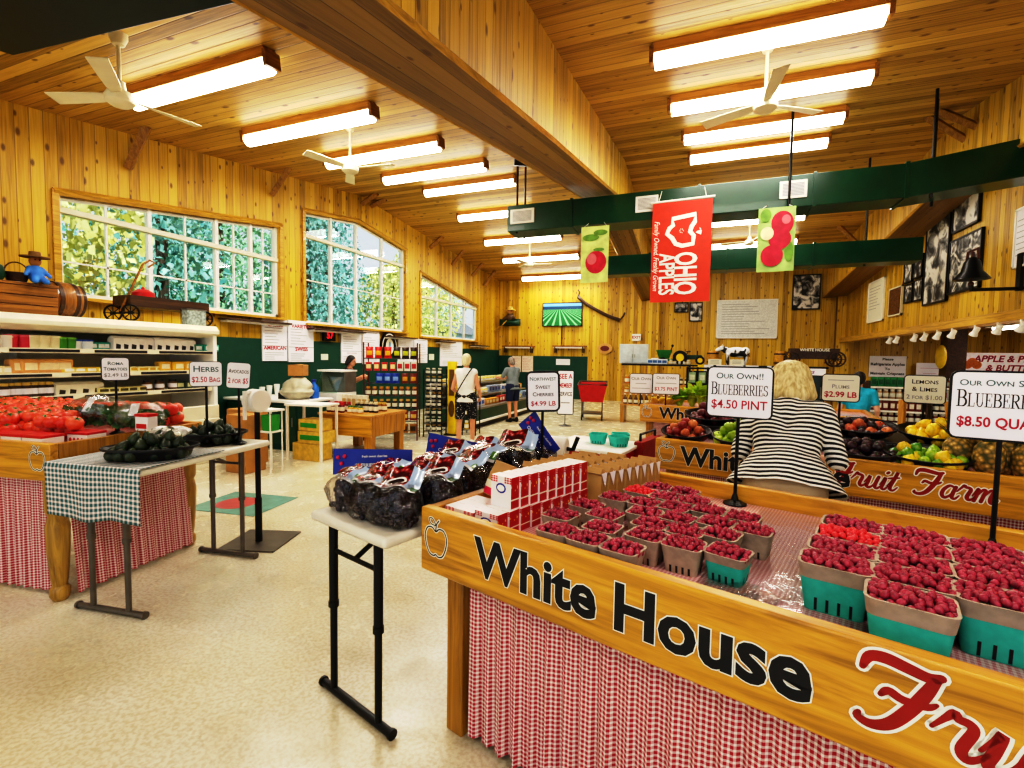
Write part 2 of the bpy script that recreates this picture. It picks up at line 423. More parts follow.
for i, w in enumerate(WIN):
    y0, y1, sl = w[0], w[1], w[2]; T = w[3]
    e = thing('window_%d' % (i+1), None, None); e['kind'] = 'structure'
    fr = MB(); xf = XL-.1; t = .05
    fr.box((xf, (y0+y1)/2, sl+t/2), (.1, y1-y0, t))
    for y in (y0+t/2, y1-t/2): fr.box((xf, y, (sl+topz(w, y))/2), (.1, t, topz(w, y)-sl))
    for (a, za), (b, zb) in zip(T, T[1:]): fr.tube([(xf, a, za-t/2), (xf, b, zb-t/2)], t*.6, 4)
    fr.build('window_frame', M['white'], e)
    mu = MB()
    for y in w[4]: mu.box((xf, y, (sl+topz(w, y))/2), (.07, .055, topz(w, y)-sl))
    for y in w[5]: mu.box((xf, y, (sl+topz(w, y))/2), (.03, .022, topz(w, y)-sl))
    if i:
        yy = [y0]+w[4]+[y1]
        for a, b in zip(yy, yy[1:]): pass
    mu.box((xf, (y0+y1)/2, w[7]), (.03, y1-y0, .022))
    zm = (w[7]+w[6])/2
    mu.build('mullion', M['white'], e)
    ra = MB(); ra.box((xf+.03, (y0+y1)/2, w[6]), (.1, y1-y0, .07)); ra.build('rail', M['cream'], e, bevel=.006)
    gl = MB(); P = [(XL-.12, y0, sl), (XL-.12, y1, sl)]+[(XL-.12, a, b) for a, b in reversed(T)]
    gl.add(P, [tuple(range(len(P)))]); gl.build('pane', M['glass'], e, smooth=0)
    ca = MB(); q = .07
    for y in (y0-q/2, y1+q/2): ca.box((XL+.015, y, (sl+topz(w, y))/2), (.03, q, topz(w, y)-sl+.1))
    for (a, za), (b, zb) in zip(T, T[1:]): ca.tube([(XL+.01, a-.05, za+.035-.05*(zb-za)/(b-a)), (XL+.01, b+.05, zb+.035+.05*(zb-za)/(b-a))], .045, 4)
    ca.build('casing', M['trimwood'], e)
    si = MB(); si.box((XL+.04, (y0+y1)/2, sl-.03), (.14, y1-y0+.1, .04)); si.build('sill', M['trimwood'], e)
# far wall, right wall (a header over a wide opening), side room
wf = MB(); wf.box((.9, YF+.1, 2.6), (16.8, .2, 5.2)); struct('wall_far', wf, M['wall_f'], smooth=0)
wr = MB()
ysr = [-3., YR, YF]
for y0, y1 in zip(ysr, ysr[1:]):
    za, zb = ceil_z(y0)+.1, ceil_z(y1)+.1; h0 = 2.14
    v = [(XR, y0, h0), (XR, y1, h0), (XR, y1, zb), (XR, y0, za), (XR+.2, y0, h0), (XR+.2, y1, h0), (XR+.2, y1, zb), (XR+.2, y0, za)]
    wr.add(v, [(3, 2, 1, 0), (4, 5, 6, 7), (1, 5, 4, 0), (7, 6, 2, 3), (4, 7, 3, 0), (2, 6, 5, 1)])
struct('wall_right', wr, M['wall_l'], smooth=0)
b = MB(); b.box((XR-.02, 7.1, 2.16), (.26, 20.2, .14)); struct('trim_1', b, M['trimwood'], bevel=.01)
b = MB(); b.box((XR-.05, YF-.09, 2.1), (.36, .18, 4.3)); struct('trim_2', b, M['wall_f'])
b = MB(); b.box((9.1, 8, 1.5), (.2, 18.6, 3.)); struct('wall_side_room', b, M['wall_l'], smooth=0)
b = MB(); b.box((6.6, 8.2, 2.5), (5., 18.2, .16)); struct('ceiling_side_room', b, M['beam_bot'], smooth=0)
# green wall covering below the windows and on the far wall
b = MB(); b.box((XL+.012, 9.4, .88), (.024, 15.6, 1.76)); struct('trim_3', b, M['greenpanel'])
b = MB(); b.box((-5.6, YF-.012, .78), (3.6, .024, 1.56)); struct('trim_4', b, M['greenpanel'])
# boxed ridge-following girders
def girder(name, x0, x1, bots, mats):
    g = MB(); Y = [p[0] for p in bots]
    for (ya, za), (yb, zb) in zip(bots, bots[1:]):
        ta, tb = ceil_z(ya)+.02, ceil_z(yb)+.02
        v = [(x0, ya, za), (x1, ya, za), (x1, yb, zb), (x0, yb, zb), (x0, ya, ta), (x1, ya, ta), (x1, yb, tb), (x0, yb, tb)]
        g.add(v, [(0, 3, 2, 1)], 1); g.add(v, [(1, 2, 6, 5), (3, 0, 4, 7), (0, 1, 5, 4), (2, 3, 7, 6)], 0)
        for x in (x0, x1): g.tube([(x, ya, za+.02), (x, yb, zb+.02)], .028, 4, 2)
    struct(name, g, mats, smooth=0)
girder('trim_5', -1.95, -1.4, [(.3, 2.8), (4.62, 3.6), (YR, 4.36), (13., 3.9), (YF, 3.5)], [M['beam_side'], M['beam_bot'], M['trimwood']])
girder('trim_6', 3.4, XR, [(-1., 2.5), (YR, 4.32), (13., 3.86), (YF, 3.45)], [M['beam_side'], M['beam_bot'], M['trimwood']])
b = MB(); b.box((-1.55, YF-.14, 1.75), (.42, .28, 3.5)); struct('trim_7', b, M['wall_f'])
# short pine struts between the walls or girders and the roof
def strut(i, a, bb, w=.06):
    b = MB(); b.tube([a, bb], [w, w*1.1], 4); struct('trim_%d' % i, b, M['brace'])
k = 8
for u, v in ((128, 168), (272, 195), (362, 204), (371, 206), (430, 248), (452, 265), (472, 276), (484, 286)):
    p = atx(u, v, XL+.03); q = Vector((XL+.45, p.y, min(ceil_z(p.y)+.02, p.z+.5))); strut(k, p, q); k += 1
for y, z in ((8.6, 4.75), (8.9, 4.7), (13.6, 4.2)):
    strut(k, (3.42, y, z), (2.95, y, ceil_z(y)+.02), .055); k += 1
for y in (10.6, 14.5): strut(k, (-1.42, y, ceil_z(y)-.45), (-1.0, y, ceil_z(y)+.02), .055); k += 1
# ------------------------------------------------------------------ outdoors
t = NT('lawn'); nz = t.n('ShaderNodeTexNoise', {'Vector': t.co(), 'Scale': 3., 'Detail': 6.}).outputs[0]
t.link(t.ramp(nz, [(.3, lin('6f8f4a')), (.7, lin('b9cf86'))]), t.b.inputs['Base Color']); M['lawn'] = t.mat
b = MB(); b.box((-40, 8, -.25), (65, 120, .2)); o = struct('ground', b, M['lawn'], smooth=0)
def leafmat(name, a, bcol):
    t = NT(name); r = t.n('ShaderNodeTexNoise', {'Vector': t.co(), 'Scale': 2.2, 'Detail': 4.}).outputs[0]
    t.link(t.ramp(r, [(.35, lin(a)), (.65, lin(bcol))]), t.b.inputs['Base Color']); t.b.inputs['Roughness'].default_value = .6
    return t.mat
LEAF = [leafmat('leaf_yellow', 'c8c86a', 'f2efb0'), leafmat('leaf_blue', '4f9490', 'a8d4cc'), leafmat('leaf_green', '66a67c', 'b4dcb4')]
M['bark'] = oak('bark', 2, '6b5a48', '4e3f31', '352a20', .8)
def tree(x, y, h, r, kind, label):
    e = thing('tree', label, 'tree', (x, y, -.15), 0, 'trees outside the windows')
    tr = MB(); tr.tube([(0, 0, 0), (.05, .05, h*.5), (0, 0, h*.9)], [.2, .14, .04], 8, 0); tr.build('trunk', M['bark'], e)
    cr = MB()
    for i in range(6500):
        a = random.uniform(0, 2*pi); f = random.random(); zz = h*(.12+.9*f)
        rad = r*(1.15-f)*math.sqrt(random.random()) if kind == 1 else r*math.sqrt(max(.05, 1-(2*f-1)**2))*random.random()**.4
        p = Vector((rad*cos(a), rad*sin(a), zz)); s = random.uniform(.03, .11)
        m = Euler((random.uniform(0, 6), random.uniform(0, 6), random.uniform(0, 6))).to_matrix()
        cr.add([p+m @ Vector(q)*s for q in ((-1, -.5, 0), (1, -.5, 0), (.8, .5, .2), (-.8, .5, .2))], [(0, 1, 2, 3)])
    cr.build('crown', LEAF[kind], e, smooth=0)
for i, (x, y, h, r, kd, lb) in enumerate([
    (-11.5, 5.0, 6, 1.9, 0, 'sunlit yellow-green tree outside the near end of the first window'),
    (-13.5, 8.6, 9, 2.2, 1, 'blue-green conifer outside the middle of the first window'),
    (-15, 11.4, 10, 2.4, 2, 'leafy green tree between the first and second windows'),
    (-14, 14.2, 9, 2.3, 1, 'blue-green conifer behind the lower left of the second window'),
    (-16, 17.4, 11, 2.6, 1, 'tall dark conifer filling the right of the second window'),
    (-14.5, 20.5, 6, 2.3, 0, 'low yellow-green tree at the lower right of the second window'),
    (-15.5, 24.6, 8, 2.4, 0, 'pale yellow tree behind the left of the third window'),
    (-19, 31, 9, 3., 2, 'green tree behind the right of the third window'),
    (-22, 14, 13, 3.6, 2, 'tall pale green tree far behind the second window'),
    (-21, 8, 12, 3.6, 1, 'tall dark conifer far behind the first window'),
    (-26, 22, 14, 4.2, 2, 'big round tree farthest behind the second window')]): tree(x, y, h, r, kd, lb)
hs = thing('house', 'pale blue house seen through the third window', 'house', (-17.5, 30.5, -.15))
b = MB(); b.box((0, 0, 1.6), (4, 4, 3.2)); b.build('house_wall', mat('house_blue', '8fa9c4', .7), hs)
b = MB(); b.add([(-2.3, -2.3, 3.2), (2.3, -2.3, 3.2), (2.3, 2.3, 3.2), (-2.3, 2.3, 3.2), (0, -2.3, 4.6), (0, 2.3, 4.6)], [(0, 1, 4), (2, 3, 5), (1, 2, 5, 4), (3, 0, 4, 5), (3, 2, 1, 0)])
b.build('roof', mat('house_roof', '777c84', .8), hs, smooth=0)
for yy in (-.9, .9):
    b = MB(); b.box((2.01, yy, 1.9), (.06, .9, 1.2)); b.build('house_window', M['white'], hs)
# ------------------------------------------------------------------ sky and sun
wd = bpy.data.worlds.new('sky'); SC.world = wd; wd.use_nodes = True
nt = wd.node_tree; bg = nt.nodes['Background']
tc = nt.nodes.new('ShaderNodeTexCoord'); sp = nt.nodes.new('ShaderNodeSeparateXYZ'); rp = nt.nodes.new('ShaderNodeValToRGB')
nt.links.new(tc.outputs['Generated'], sp.inputs[0]); nt.links.new(sp.outputs[2], rp.inputs[0])
rp.color_ramp.elements[0].position = .0; rp.color_ramp.elements[0].color = (.95, .97, 1, 1)
rp.color_ramp.elements[1].position = .6; rp.color_ramp.elements[1].color = (.62, .8, 1, 1)
nt.links.new(rp.outputs[0], bg.inputs[0]); bg.inputs[1].default_value = 1.35
sn = bpy.data.lights.new('sun', 'SUN'); sn.energy = 6.5; sn.angle = R(1); sn.color = (1, .96, .86)
so = bpy.data.objects.new('sun', sn); COL.objects.link(so); so.rotation_euler = (R(10), R(52), 0)
# ------------------------------------------------------------------ camera
cd = bpy.data.cameras.new('camera'); cd.sensor_fit = 'HORIZONTAL'; cd.sensor_width = 36; cd.lens = FPX/1024*36; cd.clip_start = .02
co_ = bpy.data.objects.new('camera', cd); COL.objects.link(co_)
dn = -upv; rgt = rt*cos(ROL)-dn*sin(ROL); dn2 = rt*sin(ROL)+dn*cos(ROL)
# image right/down axes after the roll
m = Matrix((rt*cos(ROL)-dn*sin(ROL)*-1*-1, -(dn*cos(ROL)+rt*sin(ROL)), -fwd)).transposed().to_4x4()
m.translation = O3; co_.matrix_world = m; SC.camera = co_
SC.view_settings.view_transform = 'Standard'; SC.view_settings.look = 'None'
SC.view_settings.exposure = -.4; SC.view_settings.gamma = 1.
SC.view_settings.use_curve_mapping = True
cm = SC.view_settings.curve_mapping; cv = cm.curves[3]
cv.points[0].location = (0., 0.); cv.points[1].location = (1., 1.)
for px_, py_ in ((.08, .03), (.25, .185), (.55, .6), (.8, .88)): cv.points.new(px_, py_)
cm.update()
SC.cycles.max_bounces = 8; SC.cycles.transparent_max_bounces = 24; SC.cycles.caustics_reflective = False; SC.cycles.caustics_refractive = False
SC.cycles.sample_clamp_indirect = 6.
# ------------------------------------------------------------------ fluorescent lights
M['tube'] = mat('tube_glow', 'fffaf0', .4, var=0, emit=12.)
LSPEC = [(137, 90, 264, 47), (246, 129, 372, 103), (327, 155, 439, 136), (385, 173, 484, 158), (427, 187, 513, 174), (460, 213, 532, 205), (487, 239, 560, 231), (506, 258, 577, 250), (524, 276, 592, 271),
         (655, 42.5, 884, 0), (672, 97, 872, 63), (685, 130, 844, 106), (691, 152, 827, 134), (712, 219, 805, 209), (712, 243, 797, 235)]
NM = ['fluorescent ceiling light nearest the camera in the left bay', 'second fluorescent ceiling light in the left bay', 'third fluorescent light in the left bay, behind a ceiling fan',
      'fourth fluorescent light of the left bay ceiling', 'fifth fluorescent light of the left bay, beside the girder', 'sixth fluorescent light of the left bay, by the hanging rods',
      'seventh fluorescent light of the left bay, below the green duct end', 'eighth fluorescent light of the left bay, left of the apple banner', 'farthest fluorescent light of the left bay, near the far wall',
      'long fluorescent light nearest the camera in the right bay', 'fluorescent light behind the fan in the right bay', 'third fluorescent light of the right bay', 'fourth fluorescent light of the right bay, above the green duct',
      'fluorescent light seen between duct and red banner', 'farthest fluorescent light of the right bay, above the rear duct']
for i, (a, b_, c_, d_) in enumerate(LSPEC):
    p, q = ceilhit(a, b_), ceilhit(c_, d_)
    y = (p.y+q.y)/2; x0, x1 = p.x, min(q.x, 3.3); xc = (x0+x1)/2; L = x1-x0
    sl = math.atan(.14) if y < YR else -math.atan(.085)
    e = thing('fluorescent_light', NM[i], 'ceiling light', (xc, y, ceil_z(y)), 0, 'fluorescent ceiling lights')
    e.rotation_euler = (sl, 0, 0)
    b = MB(); b.box((0, .0, -.045), (L+.04, .15, .09)); b.build('housing', M['pinetop'], e)
    for s in (-1, 1):
        b = MB(); b.box((s*(L/2+.03), 0, -.1), (.04, .17, .14)); b.build('end_cap', M['midwood'], e)
    b = MB(); b.tube([(-L/2, 0, -.14), (L/2, 0, -.14)], .08, 12); b.build('tube', M['tube'], e)
    la = bpy.data.lights.new('tube_light', 'AREA'); la.shape = 'RECTANGLE'; la.size = L; la.size_y = .14; la.energy = 26*L; la.color = (1, .96, .89)
    lo = bpy.data.objects.new('tube_light', la); COL.objects.link(lo); lo.location = (xc, y, ceil_z(y)-.26); lo.rotation_euler = (sl, 0, 0)
for i, (x, y) in enumerate([(-4.6, .9), (1.2, .6), (-1.0, -1.2), (3.0, -1.0)]):  # unseen fill fixtures, added behind the camera to brighten the near stands
    e = thing('fluorescent_light', 'added fill ceiling light above and behind the camera, %s' % ['left bay', 'right bay', 'rear middle', 'rear right'][i], 'ceiling light', (x, y, ceil_z(y)), 0, 'fluorescent ceiling lights'); e.rotation_euler = (math.atan(.14), 0, 0)
    b = MB(); b.box((0, 0, -.05), (2.3, .2, .1)); b.build('housing', M['midwood'], e)
    b = MB(); b.tube([(-1.1, 0, -.1), (1.1, 0, -.1)], .065, 10); b.build('tube', M['tube'], e)
    la = bpy.data.lights.new('tube_light', 'AREA'); la.shape = 'RECTANGLE'; la.size = 2.2; la.size_y = .14; la.energy = 42; la.color = (1, .96, .9)
    lo = bpy.data.objects.new('tube_light', la); COL.objects.link(lo); lo.location = (x, y, ceil_z(y)-.22); lo.rotation_euler = (math.atan(.14), 0, 0)
for x, y in ((6.4, 9), (6.4, 13.5)):
    e = thing('fluorescent_light', 'long fluorescent light in the side room ceiling, %s' % ('nearer one' if y < 10 else 'deeper one'), 'ceiling light', (x, y, 2.42), 0, 'side room lights')
    b = MB(); b.box((0, 0, -.03), (.3, 2.4, .06)); b.build('housing', M['white'], e)
    b = MB(); b.tube([(0, -1.15, -.08), (0, 1.15, -.08)], .05, 8); b.build('tube', M['tube'], e)
    la = bpy.data.lights.new('tube_light', 'AREA'); la.shape = 'RECTANGLE'; la.size = .2; la.size_y = 2.3; la.energy = 70; la.color = (1, .92, .88)
    lo = bpy.data.objects.new('tube_light', la); COL.objects.link(lo); lo.location = (x, y, 2.28)
# ------------------------------------------------------------------ produce stands (tables with lettered boards and gingham skirts)
M['ging_red'] = gingham('gingham_red', 'ae0e2a', .0165)
M['ging_dark'] = gingham('gingham_red_far', '9c1022', .0165)
M['ging_top'] = gingham('gingham_table_cloth', 'b4304a', .0125, .4, .35, .9)
M['ging_teal'] = gingham('gingham_teal', '0e5f66', .028)
M['letter_white'] = mat('lettering_white', 'f6f4ea', .45, var=.02)
def skirt(name, p0, p1, ztop, zbot, amp, nplait, m, parent, flare=.0, uo=0.):
    p0, p1 = Vector(p0), Vector(p1); L = (p1-p0).length; d = (p1-p0).normalized(); nn = Vector((d.y, -d.x, 0))
    def wob(a): return sin(a*nplait*2*pi)+.45*sin(a*nplait*4.3*pi+1.)+.3*sin(a*nplait*1.27*pi)
    def fn(a, b):
        k = .25+.75*(1-b)
        q = p0+d*(a*L)+nn*(amp*wob(a)*k+flare*(1-b)); return (q.x, q.y, zbot+(ztop-zbot)*b)
    o = MB().sheet(fn, int(nplait*9), 8, 0, lambda a, b: (a*L*1.12+uo, b*(ztop-zbot))).build(name, m, parent, smooth=180)
    return o
APPLE = [(0, .78), (.18, .9), (.42, .86), (.55, .6), (.5, .25), (.34, -.05), (.12, -.12), (0, -.06), (-.12, -.12), (-.34, -.05), (-.5, .25), (-.55, .6), (-.42, .86), (-.18, .9)]
STEM = [(0, .8), (.04, 1.05), (.16, 1.2)]
LEAFA = [(.02, 1.0), (-.16, 1.22), (-.34, 1.2), (-.24, 1.02), (.02, 1.0)]
def emblem(b, T, s, w=.05):
    for mi, k, dz in ((0, 2.4, 0), (1, 1., .0006)):
        A = Matrix.Translation((0, 0, 0)) @ T @ Matrix.Translation((0, 0, dz)) @ Matrix.Scale(s, 4)
        b.ribbon(APPLE, w*k, mi, A, closed=True); b.ribbon(STEM, w*k, mi, A); b.ribbon(LEAFA, w*k*.8, mi, A)
# brush script letters: list of strokes (points, widths)
SCRIPT = {
 'F': ([([(-.12, 1.12), (-.02, 1.36), (.22, 1.42), (.55, 1.36), (.86, 1.3), (1.04, 1.36)], [.1, .17, .2, .19, .17, .13]),
        ([(.98, 1.32), (.84, .98), (.62, .55), (.34, .16), (.06, .02), (-.16, .08), (-.14, .18)], [.14, .19, .2, .19, .16, .13, .08]),
        ([(.18, .68), (.3, .8), (.52, .72), (.86, .74), (1.0, .84)], [.08, .14, .14, .12, .06])], 1.0),
 'r': ([([(-.06, .42), (.12, .66), (.24, .8), (.3, .72), (.44, .7), (.5, .58), (.36, .2), (.42, .04), (.56, .1), (.7, .26)], [.06, .1, .14, .13, .14, .15, .16, .14, .1, .06])], .62),
 'u': ([([(-.02, .3), (.14, .55), (.24, .7), (.16, .36), (.08, .1), (.2, .0), (.38, .14), (.54, .42), (.66, .7)], [.06, .09, .15, .16, .16, .14, .09, .1, .12]),
        ([(.66, .7), (.54, .36), (.48, .08), (.6, .0), (.78, .2)], [.15, .16, .15, .11, .06])], .76),
 'i': ([([(-.04, .25), (.1, .5), (.22, .7), (.12, .34), (.04, .08), (.16, -.01), (.34, .2)], [.06, .09, .15, .16, .15, .11, .06]),
        ([(.3, .98), (.36, 1.04)], [.13, .13])], .34),
 't': ([([(-.04, .22), (.14, .5), (.34, .86), (.44, 1.1), (.3, .7), (.14, .3), (.1, .06), (.24, -.01), (.44, .2)], [.06, .08, .1, .14, .16, .16, .15, .11, .05]),
        ([(.02, .68), (.24, .72), (.52, .78)], [.08, .12, .07])], .46),
 'a': ([([(.56, .62), (.36, .7), (.12, .46), (.04, .16), (.16, .0), (.38, .16), (.56, .46), (.62, .66)], [.1, .13, .15, .16, .14, .1, .1, .13]),
        ([(.62, .66), (.5, .3), (.46, .06), (.58, -.01), (.76, .2)], [.15, .16, .15, .11, .06])], .72),
 'm': ([([(-.04, .3), (.12, .6), (.2, .7), (.14, .4), (.02, .02)], [.06, .1, .14, .15, .15]),
        ([(.06, .16), (.24, .5), (.4, .7), (.48, .62), (.4, .36), (.3, .02)], [.06, .09, .12, .14, .15, .15]),
        ([(.34, .16), (.52, .5), (.7, .7), (.78, .6), (.68, .28), (.68, .04), (.8, .0), (.98, .2)], [.06, .09, .12, .14, .16, .15, .11, .05])], .96)}
def script_word(b, word, T, s):
    x = 0
    for ch in word:
        st, adv = SCRIPT[ch]
        for mi, e, dz in ((0, .12, 0), (2, 0, .0006)):
            A = T @ Matrix.Translation((x*s, 0, dz)) @ Matrix.Scale(s, 4)
            for q_, (pts, ws) in enumerate(st): b.ribbon(pts, [w*1.15+e for w in ws], mi, A @ Matrix.Translation((0, 0, .0012*q_)))
        x += adv
    return x*s
def stand(name, label, loc, rz, L, D, texts, zt=.92, bh=.245, drop=.075, ging='ging_red', left_apple=True, right_apple=False, legs=(), skirt_from=.13, back=True, turned=None, group=None, plaits=26):
    e = thing(name, label, 'produce stand', loc, rz, group)
    t = .045
    fb = MB(); fb.box((L/2, t/2, zt-bh/2), (L, t, bh)); board = fb.build('front_board', M['oak'], e, bevel=.006)
    tag(board, 'orange oak board with painted lettering and apple emblem')
    if back:
        fb = MB(); fb.box((L/2, D-t/2, zt-bh*.42), (L, t, bh*.84)); fb.build('back_board', M['oak'], e, bevel=.006)
    for x in (t/2, L-t/2):
        sb = MB(); sb.box((x, D/2, zt-bh*.44-.004), (t, D-2*t-.002, bh*.88)); sb.build('side_board', M['oak_leg'], e, bevel=.004)
    tp = MB(); zc = zt-drop
    tp.box((L/2, D/2, zc-.02), (L-2*t-.004, D-2*t-.004, .03)); tp.build('table_bed', M['midwood'], e)
    MB().sheet(lambda a, b: (t+.003+a*(L-2*t-.006), t+.003+b*(D-2*t-.006), zc), 2, 2, 0, lambda a, b: (a*L, b*D)).build('table_cloth', M['ging_top'], e)
    for x, y in legs:
        lg = MB()
        if turned:
            pr = [(.0, 0), (.035, .0), (.05, .03), (.05, .07), (.035, .09), (.042, .13), (.055, .3), (.06, .45), (.045, .52), (.058, .55), (.058, .58), (.06, zt-bh)]
            lg.lathe(pr, (x, y, 0), 16); lg.build('leg', M['turned'], e)
        else:
            lg.box((x, y, (zt-bh)/2), (.085, .085, zt-bh-.001)); lg.build('leg', M['oak_leg'], e, bevel=.005)
    gm = M[ging]
    skirt('skirt', (skirt_from, .1, 0), (L-.06, .1, 0), zt-bh+.02, .03, .014, plaits*L/2, gm, e)
    skirt('skirt', (L-.06, .12, 0), (L-.06, D-.1, 0), zt-bh+.04, .03, .012, 12, gm, e, .06)
    skirt('skirt', (.07, D-.1, 0), (.07, .16, 0), zt-bh+.04, .03, .012, 12, gm, e, .02)
    F = frame((0, -.0012, 0), 0, R(90))
    for kind, word, x, z, s in texts:
        T = F @ Matrix.Translation((x, z, 0)); lt = MB()
        if kind == 'sans':
            lt.text(word, T, s, 0, bold=.048, align='LEFT', sx=.98)
            lt.text(word, T @ Matrix.Translation((0, 0, .0008)), s, 1, bold=.03, align='LEFT', sx=.98)
        else: script_word(lt, word, T, s)
        lt.build('lettering', [M['letter_white'], M['ink'], M['darkred']], board, smooth=0)
    for k, on in ((0, left_apple), (1, right_apple)):
        if on:
            ab = MB(); emblem(ab, F @ Matrix.Translation((.085 if k == 0 else L-.1, zt-bh*.66, 0)), .105)
            ab.build('apple_emblem', [M['letter_white'], M['ink']], board, smooth=0)
    return e
A1 = R(-16.8)
S1 = Vector((-.985, 1.575, 0))
def T1(u, n, z=0.): return S1+Vector((cos(A1)*u-sin(A1)*n, sin(A1)*u+cos(A1)*n, z))
def inv1(p):
    d = Vector(p)-S1; return (d.x*cos(A1)+d.y*sin(A1), -d.x*sin(A1)+d.y*cos(A1))
stand('produce_stand', 'oak-fronted berry stand nearest the camera with a pleated red gingham skirt', S1, A1, 2.75, 1.2,
      [('sans', 'White House', .288, .797, .187), ('brush', 'Fruit', 1.395, .748, .106), ('brush', 'Farm', 1.87, .748, .106)], legs=[(.1, .13), (.1, 1.08), (2.65, .13), (2.65, 1.08)], skirt_from=.17)
A2 = R(-13.5)
S2 = Vector((-.29, 3.68, 0))
def T2(u, n, z=0.): return S2+Vector((cos(A2)*u-sin(A2)*n, sin(A2)*u+cos(A2)*n, z))
stand('produce_stand', 'oak-fronted fruit stand behind the striped-shirt shopper, holding lemons, limes and apples', S2, A2, 3.0, 1.2,
      [('sans', 'White House', .19, .805, .185), ('brush', 'Fruit', 1.1, .765, .098), ('brush', 'Farm', 1.5, .765, .098)], bh=.225, drop=.04, ging='ging_dark', legs=[(.1, .13), (.1, 1.1), (2.9, .13), (2.9, 1.1)], skirt_from=.06, right_apple=True, plaits=22)
p = atz(640, 404, .945)
A3 = R(-8)
S3 = Vector((p.x, p.y, 0))
stand('produce_stand', 'small oak-fronted stand of greens, third in line behind the apples', S3, A3, 2.4, 1.0,
      [('sans', 'White House', .24, .845, .19)], zt=.945, bh=.21, drop=.03, ging='ging_dark', legs=[(.1, .13), (.1, .9), (2.3, .13), (2.3, .9)], skirt_from=.06, plaits=14)
# left tomato stand (we see its right end)
A4 = R(8.5)
TLn = 2.2
S4 = Vector((-3.545, 1.64, 0))-Vector((cos(A4)*(TLn-.075)-sin(A4)*.075, sin(A4)*(TLn-.075)+cos(A4)*.075, 0))
def T4(u, n, z=0.): return S4+Vector((cos(A4)*u-sin(A4)*n, sin(A4)*u+cos(A4)*n, z))
stand('produce_stand', 'tomato stand at the left edge with turned legs and a long red gingham skirt', S4, A4, TLn, 1.03,
      [('brush', 'Fruit', .95, .79, .1), ('brush', 'Farm', 1.42, .79, .1)], zt=.96, bh=.22, drop=.05, legs=[(.1, .08), (TLn-.075, .075), (.1, .9), (TLn-.075, .955)], skirt_from=.06, left_apple=False, right_apple=True, turned=True, plaits=26)
# ------------------------------------------------------------------ folding tables
def folding_table(name, label, loc, rz, L, W, h, legm, topm, legspan, group=None, lw=.3, fw=.45):
    e = thing(name, label, 'folding table', loc, rz, group)
    b = MB(); b.box((0, 0, h-.022), (L, W, .044)); b.build('table_top', topm, e, bevel=.018, seg=3)
    for s in (-1, 1):
        x = s*legspan
        g = thing('leg_frame', None, None); g.parent = e
        for q in (-1, 1):
            b = MB(); y = q*W*lw
            b.cyl((x, y, .03), (x, y, h*.52), .0155, n=10); b.cyl((x, y, h*.5), (x, y, h-.05), .0195, n=10)
            b.cyl((x, y, h*.49), (x, y, h*.52), .023, n=10)
            b.build('leg', legm, g)
        b = MB(); b.tube([(x, -W*fw, .02), (x, W*fw, .02)], .017, 10)
        for q in (-1, 1): b.tube([(x, q*W*fw, .02), (x, q*W*(fw+.025), .02)], .022, 10)
        b.build('foot_bar', legm, g)
        b = MB(); b.tube([(x, -W*lw, h*.8), (x, W*lw, h*.8)], .01, 8); b.build('crossbar', legm, g)
        b = MB(); b.tube([(x, 0, h*.8), (x-s*.22, 0, h-.05)], .011, 8); b.build('brace', legm, g)
    return e
M['tabletop'] = mat('plastic_table_top', 'dcd8ca', .38, var=.04, bump=.06)
a, b_, c_ = Vector((-2.8, 1.66, 0)), Vector((-3.44, 1.56, 0)), Vector((-2.94, 2.59, 0))
cen = (b_+c_)/2+Vector((.035, 0, 0)); AL = math.atan2(c_.y-a.y, c_.x-a.x)
folding_table('folding_table', 'white folding table of avocados beside the tomato stand, a teal gingham cloth over its end', (cen.x, cen.y, 0), AL, .98, .64, .868, M['greysteel'], M['tabletop'], .42, None, .2, .36)
LT = frame((cen.x, cen.y, 0), AL)
cl = MB(); hw = .327; x0 = -.5
prof = []
def cloth(a, b_):
    # a across the table, b_ along: first hanging end, then over the top
    s = b_*.86
    if s < .30: x, z = x0-.006-.008*sin(a*17)*(1-s/.3), .868-.30+s
    else: x, z = x0+(s-.30), .875
    y = hw*1.02-2*hw*1.02*a
    if s < .30: y *= 1.-.04*(1-s/.3); z += .012*sin(a*9+1)*(1-s/.3)
    return tuple(LT @ Vector((x, y, z)))
o = cl.sheet(cloth, 30, 40, 0, lambda a, b: (a*.68, b*.86)).build('tablecloth', M['ging_teal'], smooth=60)
o.modifiers.new('s', 'SOLIDIFY').thickness = .003
tag(o, 'teal and white gingham cloth draped over the end of the avocado table', 'tablecloth')
WA = A1+pi/2
wn = Vector((-sin(A1), cos(A1), 0)); wu = Vector((cos(A1), sin(A1), 0))
wc = Vector((-1.575, 1.6, 0))+wu*.262+wn*.62
folding_table('folding_table', 'white plastic folding table of bagged grapes beside the berry stand', (wc.x, wc.y, 0), WA, 1.22, .53, .815, M['black'], M['tabletop'], .56)
WT = frame((wc.x, wc.y, 0), WA)
def TW(a, b): return wc-wn*.61-wu*.265+wu*a+wn*b   # a across from the left edge, b away from the near end
